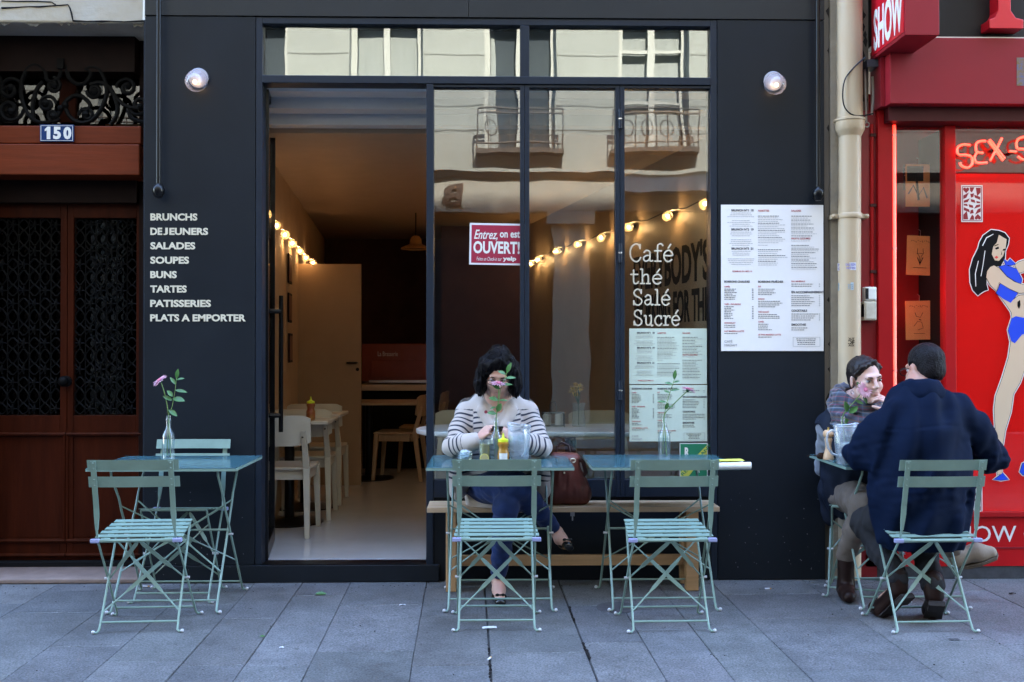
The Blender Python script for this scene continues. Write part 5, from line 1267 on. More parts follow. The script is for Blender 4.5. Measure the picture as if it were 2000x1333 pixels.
def menu(o, q, y, parts=(0.0, 1.0), pm=paper):
    x0, x1, z0, z1 = q; w = x1 - x0; v0, v1 = parts; H = (z1 - z0) / (v1 - v0)
    def zv(v): return z1 - (v - v0) * H
    ks = {'h': MB(), 'r': MB(), 'l': MB(), 'b': MB()}
    for kd, mm in (('h', ks['h']), ('r', ks['r'])):
        for u, v, s, hh in MENU[kd]:
            if not (v0 < v < v1 - .02): continue
            t = text_mb(s, size=hh * H * 1.25 * 0.62, bold=0.0006 if kd == 'h' else 0.0002, depth=0.0008, sx=1.0)
            t.xf(Matrix.Translation((x0 + u * w, y - 0.0008, zv(v + hh * 0.72)))); mm.add(t.v, t.f)
    def block(u, v, n, wu, kind='l', step=.0125, cen=False, bold_every=0):
        for i in range(n):
            vv = v + i * step
            if not (v0 + .004 < vv < v1 - .012): continue
            ww_ = wu * rng.uniform(.6, 1.0); uu = u + (wu - ww_) / 2 if cen else u
            kk = ks['b'] if (bold_every and i % bold_every == 0) else ks[kind]
            bars(kk, x0 + uu * w, zv(vv), ww_ * w, .0042 * H if kk is ks['b'] else .0028 * H, y - 0.0006)
    for v in (.055, .186, .317): block(.06, v, 3, .27, cen=True); block(.06, v + .052, 4, .27, cen=True) if v < .3 else block(.06, v + .052, 4, .27, cen=True)
    block(.36, .075, 16, .28, bold_every=4, step=.0122); block(.36, .275, 1, .1); block(.36, .305, 9, .30, bold_every=3, step=.0132)
    block(.685, .075, 12, .26, bold_every=2, step=.0135); block(.685, .245, 1, .2); block(.685, .275, 14, .27, bold_every=2, step=.0125)
    block(.03, .575, 7, .13, 'b', .0115); block(.03, .695, 8, .10, 'b', .0115); block(.03, .822, 2, .14, 'b', .013); block(.03, .878, 1, .2, 'b')
    block(.36, .575, 4, .22, 'b', .0125); block(.36, .658, 4, .26, 'b', .0125); block(.36, .748, 3, .24, 'b', .0125); block(.36, .815, 4, .14, 'b', .0125); block(.36, .903, 1, .2, 'b')
    block(.685, .54, 2, .24, 'b', .0145); block(.685, .62, 6, .26, 'b', .0135); block(.685, .745, 4, .27, 'b', .0135); block(.685, .84, 2, .2, 'b', .0135)
    for v in [.575 + .0115 * i for i in range(7)] + [.695 + .0115 * i for i in range(8)]:
        if v0 < v < v1 - .01: ks['b'].box(x0 + .30 * w, x0 + .315 * w, y - 0.0012, y - 0.0006, zv(v) - .004 * H, zv(v))
    for v in [.54 + .0145 * i for i in range(2)] + [.62 + .0135 * i for i in range(6)] + [.745 + .0135 * i for i in range(4)]:
        if v0 < v < v1 - .01: ks['b'].box(x0 + .955 * w, x0 + .965 * w, y - 0.0012, y - 0.0006, zv(v) - .004 * H, zv(v))
    if v1 > .95:
        for s, v in (('CAFÉ', .925), ('MADAM', .950)):
            t = text_mb(s, size=.024 * H, depth=0.0008); t.xf(Matrix.Translation((x0 + .03 * w, y - .0008, zv(v + .018)))); ks['l'].add(t.v, t.f)
        for a in ((.70, .965, .905, .9065), (.70, .965, .968, .9695), (.70, .7025, .9065, .968), (.9625, .965, .9065, .968)): ks['l'].box(x0 + a[0] * w, x0 + a[1] * w, y - .0012, y - .0006, zv(a[3]), zv(a[2]))
        block(.73, .915, 4, .2, 'b', .0125, cen=True)
    pr_ = MB()
    for i, kd in enumerate('hrlb'): pr_.cm = i; pr_.add(ks[kd].v, ks[kd].f)
    pr_.build('print', [inkb, inkr, inkg, inkb], o, world=True)
q = rect(1408.5, 400.5, 1608.5, 686, -0.006)
o = empty('menu_board', ((q[0] + q[1]) / 2, -0.004, q[2]), 0, 'large white printed menu fixed to the slate pilaster', 'menu')
B(q[0], q[1], -0.0045, -0.0022, q[2], q[3]).build('sheet', paper, o, world=True)
menu(o, q, -0.0045)
for r4, v, lab in (((1229, 642, 1380.5, 750.5), (0.0, 0.485), 'upper pale green menu sheet taped to the window below the white lettering'), ((1229.5, 752.5, 1381, 862.5), (0.495, 0.98), 'lower pale green menu sheet taped to the window above a table')):
    q = rect(*r4, 0.034); o = empty('menu_sheet', ((q[0] + q[1]) / 2, 0.033, q[2]), 0, lab, 'menu', 'menu sheets on the window')
    B(q[0], q[1], 0.0335, 0.0352, q[2], q[3]).build('sheet', paper_g, o, world=True); menu(o, q, 0.0335, v)
# open sign hanging inside the first window
q = rect(917, 437.5, 1026, 518.5, 0.05); o = empty('open_sign', ((q[0] + q[1]) / 2, 0.05, q[2]), 0, 'dark red sign with OUVERT in white letters in the window', 'sign')
Mt = Matrix.Translation(((q[0] + q[1]) / 2, 0, (q[2] + q[3]) / 2)) @ Matrix.Rotation(R(0.9), 4, 'Y') @ Matrix.Translation((-(q[0] + q[1]) / 2, 0, -(q[2] + q[3]) / 2))
y = 0.034
B(q[0], q[1], y, 0.0353, q[2], q[3]).xf(Mt).build('border', mat('sign_white', (0.72, 0.70, 0.72), 0.5), o, world=True, bevel=0.001)
w_, h_ = q[1] - q[0], q[3] - q[2]; e = 0.011
B(q[0] + e, q[1] - e, y - 0.0007, y - 0.0001, q[2] + e, q[3] - e).xf(Mt).build('field', mat('sign_claret', (0.33, 0.012, 0.045), 0.5, var=0.06), o, world=True)
lk = MB()
def sw_(s, u0, u1, v0, v1, **kw):
    k = text_fit(s, q[0] + u0 * w_, q[0] + u1 * w_, q[3] - v1 * h_, q[3] - v0 * h_, y - 0.0014, size=0.05, depth=0.0008, **kw); k.xf(Mt); lk.add(k.v, k.f)
sw_('Entrez,', .08, .50, .16, .42, shear=0.35, bold=0.0006); sw_('on est', .54, .90, .18, .34, bold=0.0012); sw_('OUVERT!', .07, .90, .43, .73, bold=0.0016); sw_('Faites un Check-in sur', .13, .58, .81, .90, shear=0.3); sw_('yelp', .60, .84, .79, .92, bold=0.002)
lk.build('lettering', white_p, o, world=True)
# green voucher sticker low on the window
q = rect(1327.5, 866, 1382, 936, 0.034); o = empty('voucher_sticker', ((q[0] + q[1]) / 2, 0.034, q[2]), 0, 'square green and yellow sticker low on the cafe window', 'sticker')
B(q[0], q[1], 0.0335, 0.0352, q[2], q[3]).build('border', white_p, o, world=True)
B(q[0] + .004, q[1] - .004, 0.0327, 0.0333, q[2] + .004, q[3] - .004).build('field', mat('sticker_green', (0.015, 0.18, 0.085), 0.5), o, world=True)
x0, x1, z0, z1 = q[0] + .004, q[1] - .004, q[2] + .004, q[3] - .004; W_, H_ = x1 - x0, z1 - z0
MB().prism([(x0, z0), (x0 + .24 * W_, z0), (x1, z0 + .72 * H_), (x1, z1 - .04 * H_), (x0, z0 + .18 * H_)], 0.0319, 0.0325).build('band', mat('sticker_yellow', (0.55, 0.52, 0.07), 0.5), o, world=True)
t = text_fit('RESTAURANT', 0, 1.12 * math.hypot(W_, H_) * .86, -.065 * W_, .065 * W_, 0, size=0.05, bold=0.001, depth=0.0006)
t.xf(Matrix.Translation((x0 + .05 * W_, 0.0315, z0 + .10 * H_)) @ Matrix.Rotation(-math.atan2(.80 * H_, W_), 4, 'Y')); t.build('band_lettering', mat('sticker_green'  , (0, 0, 0)), o, world=True)
t = text_fit('R', x0 + .16 * W_, x0 + .34 * W_, z1 - .38 * H_, z1 - .10 * H_, 0.0318, size=0.05, bold=0.002, depth=0.0006); t2 = text_fit('UN', x0 + .58 * W_, x0 + .72 * W_, z0 + .16 * H_, z0 + .24 * H_, 0.0318, size=0.05, depth=0.0006)
t3 = text_fit('bon accueil', x0 + .4 * W_, x0 + .92 * W_, z0 + .03 * H_, z0 + .09 * H_, 0.0318, size=0.05, depth=0.0006) if False else MB()
merge(t, t2).build('lettering', white_p, o, world=True)
# ------------------------------------------------------------------ inside the cafe
bulbg = glass('bulb_jar', base=0.10, gain=0.7, tint=(1.0, 0.95, 0.85), rough=0.08, haze=(0.8, 0.7, 0.5), hz=0.10)
fil = mat('bulb_glow', (1, 0.8, 0.5), 0.5, emit=(1.0, 0.62, 0.28), estr=1.5)
def bulb_pts(tab, wall):
    out = []
    for px, py in tab:
        d = ray(px, py); a, b, off = wall
        # meet the wall plane, moved off towards the room
        n = Vector((b[1] - a[1], -(b[0] - a[0]), 0)).normalized()
        if n.x * (-a[0]) < 0: n = -n
        a3 = Vector((a[0], a[1], 0)) + n * off
        t = (a3 - CAM).dot(n) / d.dot(n); out.append(CAM + d * t)
    return out
def bulb_string(tab, wall, label, power):
    pts = bulb_pts(tab, wall); o = empty('string_lights', pts[0], 0, label, 'string lights')
    k = MB(); cp = []
    for i, p in enumerate(pts):
        cp.append(p + Vector((0, 0, 0.035)))
        if i < len(pts) - 1: cp.append(p.lerp(pts[i + 1], 0.5) + Vector((0, 0, 0.012)))
    k.tube(cp, 0.004, 5).build('cable', black_m, o, world=True)
    for i, p in enumerate(pts):
        ax = Vector((rng.uniform(-.3, .1) + (-0.5 if p.x > -1 else 0.3), -0.45, -0.25 + rng.uniform(-.2, .2))).normalized(); Mq = ax.to_track_quat('Z', 'Y').to_matrix()
        j = MB().lathe([(0.016, -0.026), (0.026, -0.019), (0.031, -0.004), (0.031, 0.026), (0.026, 0.035), (0.010, 0.037), (0.0, 0.038)], p, 18, Mq, close=False).build('bulb', bulbg, o, world=True, smooth=True)
        MB().ball(p + ax * 0.006, 0.0135, 10).build('filament', fil, j, world=True, smooth=True)
        MB().lathe([(0.013, -0.055), (0.016, -0.05), (0.019, -0.028)], p, 10, Mq).build('socket', black_m, j, world=True, smooth=True)
        l = bpy.data.lights.new('bulb_light', 'POINT'); l.energy = power; l.color = (1.0, 0.60, 0.29); l.shadow_soft_size = 0.014
        q = bpy.data.objects.new('bulb_light', l); COL.objects.link(q); q.parent = o; q.location = p - pts[0]
bulb_string([(1378, 398), (1305, 422), (1229, 444), (1175, 464), (1129, 478), (1088, 491), (1052, 507), (1037, 515), (1008, 525), (984, 536)], (RW0[:2], RW1[:2], 0.075), 'string of lit jar bulbs along the lettered wall inside the cafe', 0.27)
bulb_string([(519, 418), (540, 441), (556, 459), (571, 475), (585, 490), (597, 503), (611, 513)], ((-1.445, 0.15), (-2.12, 7.3), 0.075), 'string of lit jar bulbs along the wall behind the open door', 0.15)
# half open inner door
tan_p = mat('tan_door', (0.31, 0.205, 0.115), 0.6, var=0.05)
yD = 3.35; q = rect(575, 516, 705, 775, yD)
o = empty('inner_door', ((q[0] + q[1]) / 2, yD, zth), 0, 'plain tan door standing ajar at the back of the cafe', 'door')
B(q[0], q[1], yD, yD + 0.04, zth, q[3]).build('leaf', tan_p, o, world=True, bevel=0.003)
k = MB(); p = at(693, 709, yD); k.tube([(p.x + 0.02, yD - 0.03, p.z), (p.x - 0.07, yD - 0.035, p.z)], 0.008, 8); k.tube([(p.x + 0.02, yD, p.z), (p.x + 0.02, yD - 0.03, p.z)], 0.008, 8); k.lathe([(0.016, 0), (0.016, 0.004)], (p.x + 0.025, yD - 0.002, p.z - 0.06), 10, Matrix.Rotation(R(90), 3, 'X'))
k.build('handle', black_m, o, world=True, smooth=True)
# counter and the glossy cabinet at the back
cab = mat('cabinet_lacquer', (0.20, 0.045, 0.025), 0.25, var=0.08)
yC = 4.6; q = rect(706, 672, 840, 742, yC)
o = empty('oven_cabinet', ((q[0] + q[1]) / 2, yC, zth), 0, 'red brown lettered oven front at the back of the cafe', 'oven')
B(q[0], q[1], yC, yC + 0.55, zth + 0.9, q[3]).build('body', cab, o, world=True, bevel=0.01)
B(q[0] + 0.1, q[1] - 0.05, yC - 0.02, yC - 0.001, q[2] + 0.02, q[2] + 0.2).build('drawer', cab, o, world=True, bevel=0.004)
t = text_fit('La Brasserie', X(738, yC), X(777, yC), Z(696, yC), Z(687, yC), yC - 0.002, size=0.05, depth=0.002); t.build('lettering', mat('cabinet_letter', (0.5, 0.42, 0.34), 0.5), o, world=True)
B(q[0] + 0.08, q[1], yC - 0.03, yC - 0.002, q[2] - 0.03, q[2] - 0.005).build('steel_rail', mat('steel_bright', (0.75, 0.73, 0.7), 0.25, 0.6), o, world=True)
q2 = rect(700, 752, 840, 778, yC - 0.1); o = empty('counter', ((q2[0] + q2[1]) / 2, yC, zth), 0, 'pale counter below the red brown oven front', 'counter')
B(q2[0], q2[1], yC - 0.1, yC + 0.55, q2[3] - 0.06, q2[3]).build('counter_top', mat('counter_pale', (0.55, 0.45, 0.35), 0.4), o, world=True, bevel=0.004)
B(q2[0] + 0.03, q2[1] - 0.03, yC, yC + 0.5, zth, q2[3] - 0.061).build('counter_front', dark_m, o, world=True)
# pendant lamp
p = at(812, 487, 4.2); o = empty('pendant_lamp', (p.x, 4.2, p.z), 0, 'dark ochre pendant lamp hanging over the back of the cafe', 'pendant lamp')
MB().lathe([(0.15, 0), (0.145, 0.012), (0.06, 0.05), (0.055, 0.10), (0.03, 0.13), (0.0, 0.135)], n=24, close=False).build('lamp_shade', mat('pendant_ochre', (0.35, 0.17, 0.05), 0.4), o, smooth=True)
MB().tube([(0, 0, 0.13), (0, 0, 2.67 - p.z)], 0.006, 6).build('flex', black_m, o)
# chairs and tables
cream_c = mat('cream_chair', (0.52, 0.47, 0.38), 0.45, var=0.05)
oak_c = mat('oak_chair', (0.36, 0.24, 0.14), 0.5, var=0.12, vscale=9, stretch=(3, 3, .6))
def make_cafe_chair(m, name='cafe_chair'):
    t = empty(name)
    MB().prismz([(-0.20, -0.19), (0.20, -0.19), (0.215, 0.0), (0.20, 0.20), (-0.20, 0.20), (-0.215, 0.0)], 0.435, 0.455).build('seat', m, t, bevel=0.008)
    k = MB(); k.box(-0.18, 0.18, -0.17, -0.145, 0.37, 0.434); k.box(-0.18, 0.18, 0.155, 0.18, 0.37, 0.434); k.box(-0.19, -0.165, -0.14, 0.15, 0.37, 0.434); k.box(0.165, 0.19, -0.14, 0.15, 0.37, 0.434); k.build('seat_frame', m, t, bevel=0.003)
    n = 12; vs = []; fs = []
    for i in range(n + 1):
        x = -0.215 + 0.43 * i / n; yy = -0.235 + 0.055 * (x / 0.215) ** 2 - 0.03; e = 0.022 * (abs(x) / 0.215) ** 10
        vs += [(x, yy, 0.60 + e), (x, yy - 0.02, 0.80 - e), (x, yy - 0.006, 0.80 - e), (x, yy + 0.014, 0.60 + e)]
    for i in range(n):
        for j in range(4): fs.append((4 * i + j, 4 * i + (j + 1) % 4, 4 * i + 4 + (j + 1) % 4, 4 * i + 4 + j))
    fs += [(3, 2, 1, 0), (4 * n, 4 * n + 1, 4 * n + 2, 4 * n + 3)]
    MB().add(vs, fs).build('backrest', m, t, smooth=True, ang=50)
    def leg(x0, y0, z0, x1, y1, z1, a, b):
        vs = []
        for x, y, z, w in ((x0, y0, z0, a), (x1, y1, z1, b)): vs += [(x - w, y - w, z), (x + w, y - w, z), (x + w, y + w, z), (x - w, y + w, z)]
        return MB().add(vs, [(0, 1, 5, 4), (1, 2, 6, 5), (2, 3, 7, 6), (3, 0, 4, 7), (3, 2, 1, 0), (4, 5, 6, 7)])
    for s in (-1, 1):
        k = leg(s * 0.20, -0.25, 0, s * 0.185, -0.19, 0.45, 0.015, 0.022); j = leg(s * 0.185, -0.19, 0.4501, s * 0.175, -0.255, 0.70, 0.022, 0.014); k.add(j.v, j.f); k.build('leg', m, t, bevel=0.003)
        leg(s * 0.195, 0.20, 0, s * 0.185, 0.17, 0.434, 0.015, 0.022).build('leg', m, t, bevel=0.003)
    MB().ball((0.175, -0.282, 0.66), (0.006, 0.004, 0.006), 8).build('screw', black_m, t)
    return t
ICG = 'cream cafe chairs indoors'
def on_floor(px, py): return gz(px, py, zth)
cc0 = make_cafe_chair(cream_c)
g = on_floor(600, 1052); put(cc0, (g.x - 0.20, g.y + 0.25, zth), 0.0, 'cream chair nearest the open doorway, back to the street', 'chair', ICG)
c_ = copy_tree(cc0); put(c_, (g.x - 0.18, g.y + 0.92, zth), 0.04, 'cream chair half hidden behind the one nearest the doorway', 'chair', ICG)
c_ = copy_tree(cc0); put(c_, (g.x - 0.20, g.y + 1.62, zth), 0.0, 'cream chair farthest along the wall of the open door', 'chair', ICG)
tt = mat('table_pale', (0.62, 0.57, 0.50), 0.35, var=0.05); oakt = mat('table_oak', (0.42, 0.28, 0.16), 0.4, var=0.15, vscale=7, stretch=(.5, 3, 3))
def cafe_table(x, y, w, d, m, label, round_=False):
    o = empty('cafe_table', (x, y, zth), 0, label, 'table', 'cafe tables indoors')
    if round_:
        pts = []
        for sx, sy in ((1, 1), (-1, 1), (-1, -1), (1, -1)):
            for i in range(7):
                a = {(1, 1): 0, (-1, 1): PI / 2, (-1, -1): PI, (1, -1): 1.5 * PI}[(sx, sy)] + i / 6 * PI / 2; r = min(w, d) / 2 * 0.95
                pts.append((sx * (w / 2 - r) + r * math.cos(a), sy * (d / 2 - r) + r * math.sin(a)))
        MB().prismz(pts, 0.705, 0.735).build('table_top', m, o, bevel=0.008)
    else: B(-w / 2, w / 2, -d / 2, d / 2, 0.71, 0.735).build('table_top', m, o, bevel=0.006)
    MB().tube([(0, 0, 0.015), (0, 0, 0.709)], 0.035, 14).build('pedestal', black_m, o, smooth=True)
    MB().lathe([(0.24, 0), (0.24, 0.008), (0.06, 0.03), (0.036, 0.035)], n=26).build('table_base', black_m, o, smooth=True)
    return o
cafe_table(g.x - 0.24, g.y + 0.62, 0.62, 0.46, tt, 'pale table top just behind the chair nearest the doorway')
cafe_table(g.x - 0.26, g.y + 1.30, 0.62, 0.44, tt, 'second pale table along the wall behind the open door')
p = at(608, 806, g.y + 0.52); squeeze(p.x, g.y + 0.50, zth + 0.7352, 'yellow capped ketchup bottle on a pale table inside the cafe', mat('ketchup', (0.25, 0.03, 0.012), 0.3, col2=(0.35, 0.2, 0.06), vscale=9), mat('yellow_cap', (0, 0, 0)), s=1.05, lab=False)
gt = on_floor(745, 950); cafe_table(gt.x - 0.18, gt.y + 0.55, 0.95, 0.6, oakt, 'brown wooden table in the dark middle of the cafe')
oc0 = make_cafe_chair(oak_c)
g2 = on_floor(770, 938); OG = 'brown wooden cafe chairs indoors'
put(oc0, (g2.x + 0.03, g2.y + 0.1, zth), PI / 2 - 0.1, 'brown wooden chair seen side on at the dark middle table', 'chair', OG)
c_ = copy_tree(oc0); put(c_, (g2.x + 0.20, g2.y + 0.75, zth), PI / 2 - 0.05, 'brown wooden chair behind the one seen side on', 'chair', OG)
wtb = cafe_table(0.50, 0.62, 1.95, 0.66, mat('table_white', (0.68, 0.69, 0.70), 0.3), 'white rounded table just inside the cafe window', True)
c_ = copy_tree(cc0); put(c_, (X(1180, 1.1), 1.05, zth), PI + 0.08, 'cream chair facing out at the white table inside the window', 'chair', ICG)
c_ = copy_tree(cc0); put(c_, (X(905, 1.1), 1.12, zth), PI - 0.05, 'cream chair behind the phone user, inside the window', 'chair', ICG)
# flowers and a caddy on the white table
o = empty('flower_vase', (X(1130, 0.72), 0.72, zth + 0.7352), 0, 'glass vase of yellow flowers on the white table inside the window', 'vase')
MB().lathe([(0.0, 0.0), (0.04, 0.0), (0.045, 0.01), (0.038, 0.12), (0.045, 0.15)], n=20, close=False).build('glass_vase', bglass, o, smooth=True)
k = MB(); st_ = MB()
for i in range(7):
    a = rng.uniform(0, 6.28); r = rng.uniform(0.01, 0.06); c = Vector((r * math.cos(a) * 1.2, r * math.sin(a), 0.235 + rng.uniform(-.02, .03))); st_.tube([(0, 0, 0.01), (0, 0, 0.14), c], 0.003, 5)
    for j in range(22):
        d = Vector((rng.gauss(0, 1), rng.gauss(0, 1), rng.gauss(0.4, .7))).normalized(); leaf(k, c + d * 0.008, d, 0.030, 0.012)
st_.build('stems', leaf_d, o); k.build('blossoms', mat('petal_yellow', (0.62, 0.40, 0.05), 0.6, var=0.2, vscale=30), o)
o = empty('condiment_caddy', (X(1080, 0.7), 0.70, zth + 0.7352), 0, 'wire condiment caddy with a looped handle on the white table', 'caddy')
k = MB()
for z in (0.01, 0.09): k.tube([(0.07 * sx, 0.04 * sy, z) for sx, sy in ((1, 1), (-1, 1), (-1, -1), (1, -1))], 0.003, 5, closed=True)
for sx in (-1, 1):
    for sy in (-1, 1): k.tube([(0.07 * sx, 0.04 * sy, 0.0), (0.07 * sx, 0.04 * sy, 0.09)], 0.003, 5)
k.tube([(-0.02, 0, 0.09), (-0.02, 0, 0.14), (-0.012, 0, 0.158), (0.012, 0, 0.158), (0.02, 0, 0.14), (0.02, 0, 0.09)], 0.003, 6); k.tube([(-0.07, 0, 0.09), (0.07, 0, 0.09)], 0.003, 5); k.build('rack', mat('wire_dark', (0.08, 0.08, 0.08), 0.4, 0.7), o)
MB().lathe([(0.0, 0.002), (0.025, 0.002), (0.027, 0.07), (0.02, 0.085), (0.0, 0.086)], (-0.038, 0, 0), 16).build('jar', mat('salt_jar', (0.5, 0.46, 0.40), 0.3), o, smooth=True)
MB().lathe([(0.0, 0.002), (0.025, 0.002), (0.027, 0.07), (0.02, 0.085), (0.0, 0.086)], (0.038, 0, 0), 16).build('jar', mat('salt_jar'  , (0, 0, 0)), o, smooth=True)
# framed prints on the left wall
for i, (y, z) in enumerate(((2.55, 1.98), (2.55, 1.66), (2.6, 1.33))):
    x = -1.445 - (y - 0.15) * (2.12 - 1.445) / 7.15 + 0.006; o = empty('framed_print', (x, y, z), 0.094, ('topmost', 'middle', 'lowest')[i] + ' of three small dark prints on the wall by the open door', 'print', 'small prints on the cafe wall')
    B(0, 0.012, -0.12, 0.12, -0.12, 0.12).build('frame', wood_dk, o, bevel=0.002); B(0.0121, 0.0135, -0.10, 0.10, -0.10, 0.10).build('picture', mat('print_brown', (0.16, 0.06, 0.03), 0.6, var=0.4, vscale=12), o)
# light switch panel on the lettered wall
# ------------------------------------------------------------------ litter on the pavement
def bit(name, px, py, label, cat, m, w, d, rz=0.0, h=0.004, group=None):
    g = gz(px, py); k = MB(); n = 5
    vs = []
    for i in range(n + 1):
        for j in range(3): vs.append((-w / 2 + w * i / n + rng.uniform(-.1, .1) * w / n, -d / 2 + d * j / 2 + rng.uniform(-.1, .1) * d, h * (0.3 + 0.7 * math.sin(PI * i / n)) * rng.uniform(.5, 1.3) + 0.0006))
    k.add(vs, [(3 * i + j, 3 * i + 3 + j, 3 * i + 4 + j, 3 * i + 1 + j) for i in range(n) for j in range(2)])
    o = k.build(name, m, None); o.location = (g.x, g.y, 0.0012); o.rotation_euler = (0, 0, rz); ROOTS[o] = Vector(o.location)
    return tag(o, label, cat, group)
g = gz(626, 1163); k = MB(); leaf(k, (-0.03, 0, 0.004), (1, 0.1, 0.12), 0.062, 0.03, n=(0.1, -0.4, 1)); o = k.build('fallen_leaf', leaf_m, None); o.location = (g.x, g.y, 0.002); tag(o, 'green fallen leaf lying before the open doorway', 'leaf', 'fallen leaves on the pavement')
g = gz(513, 1245); k = MB(); leaf(k, (-0.014, 0, 0.003), (1, -0.2, 0.1), 0.026, 0.015, n=(0.1, -0.3, 1)); o = k.build('fallen_leaf', leaf_m, None); o.location = (g.x, g.y, 0.002); tag(o, 'tiny green leaf scrap on the slabs near the left table', 'leaf', 'fallen leaves on the pavement')
bit('paper_scrap', 956, 1227, 'torn white paper scrap under the chair facing the phone user', 'paper', mat('scrap_white', (0.6, 0.6, 0.62), 0.8), 0.07, 0.035, 0.1)
bit('paper_scrap', 786, 1183, 'small white paper shred before the open doorway', 'paper', mat('scrap_white'  , (0, 0, 0)), 0.034, 0.014, 0.2)
bit('paper_scrap', 550, 1266, 'white speck of paper on the slabs in front of the left pilaster', 'paper', mat('scrap_white'  , (0, 0, 0)), 0.02, 0.012, 0.0)
bit('dark_scrap', 1977, 1162, 'black scrap lying on the pavement before the red shop', 'litter', mat('scrap_black', (0.01, 0.01, 0.01), 0.5), 0.03, 0.02, 0.3, 0.012)
bit('dark_scrap', 1864, 1250, 'flat dark blot of gum behind the man\'s chair', 'litter', mat('scrap_grey', (0.06, 0.06, 0.065), 0.7), 0.045, 0.03, 0.0, 0.002)
def butt(px, py, rz, label):
    g = gz(px, py); o = empty('cigarette_butt', (g.x, g.y, 0.0055), rz, label, 'cigarette butt', 'cigarette butts on the pavement')
    MB().tube([(-0.016, 0, 0), (0.010, 0, 0)], 0.0042, 8).build('paper_tube', mat('scrap_white'  , (0, 0, 0)), o, smooth=True); MB().tube([(0.0101, 0, 0), (0.019, 0, 0)], 0.0042, 8).build('filter', mat('filter_tan', (0.45, 0.25, 0.1), 0.7), o, smooth=True)
butt(1499.5, 1152, 0.05, 'cigarette butt before the right slate pilaster'); butt(955.5, 1289, 1.2, 'cigarette butt in the dark joint near the bottom of the photo'); butt(104, 1134, 0.1, 'cigarette butt by the doorstep of the wooden door'); butt(285, 1147.5, 0.0, 'cigarette butt under the left table')
# litter caught in the wide joints
for pa, pb, lab in (((952, 1258), (959, 1333), 'dark grime and litter packed in the joint before the phone user'), ((1112, 1186), (1121, 1213), 'dark grime in the short joint beside the phone user\'s table'), ((1138, 1256), (1153, 1288), 'dark grime in the joint before the folded paper table')):
    a, b = gz(*pa), gz(*pb); k = MB(); n = 14
    for i in range(n):
        c = a.lerp(b, (i + rng.random()) / n); r = rng.uniform(.004, .009); k.ball((c.x + rng.uniform(-.003, .003), c.y, -0.001), (r, r * rng.uniform(1.5, 3.5), 0.0022), 6)
    tag(k.build('joint_grime', mat('grime', (0.012, 0.010, 0.010), 0.9), None), lab, 'grime', kind='stuff')
dk = MB()
for i in range(240):                       # crumbs, dust and dry bits gathered along the foot of the wall
    x_ = rng.uniform(-3.2, 3.6); y_ = -abs(rng.gauss(0, .10)) - .018 if i < 150 else rng.uniform(-1.7, -.1)
    if x_ < -2.0: y_ -= .0
    r_ = rng.uniform(.0016, .005); dk.ball((x_, y_, .0012), (r_, r_ * rng.uniform(.5, 1.4), r_ * .35), 5)
tag(dk.build('dirt', mat('dirt_brown', (.022, .018, .015), .95), None), kind='stuff')
gm = gz(1205, 1187); k = MB(); k.lathe([(0.105, 0.0006), (0.105, 0.0016), (0.096, 0.0022), (0.0, 0.0022)], (gm.x, gm.y, 0.0), 30)
tag(k.build('access_cover', mat('cover_iron', (0.075, 0.07, 0.075), 0.6, var=0.3, vscale=30), None, smooth=True), 'round dark metal cover set in the pavement under the folded paper table', 'cover')
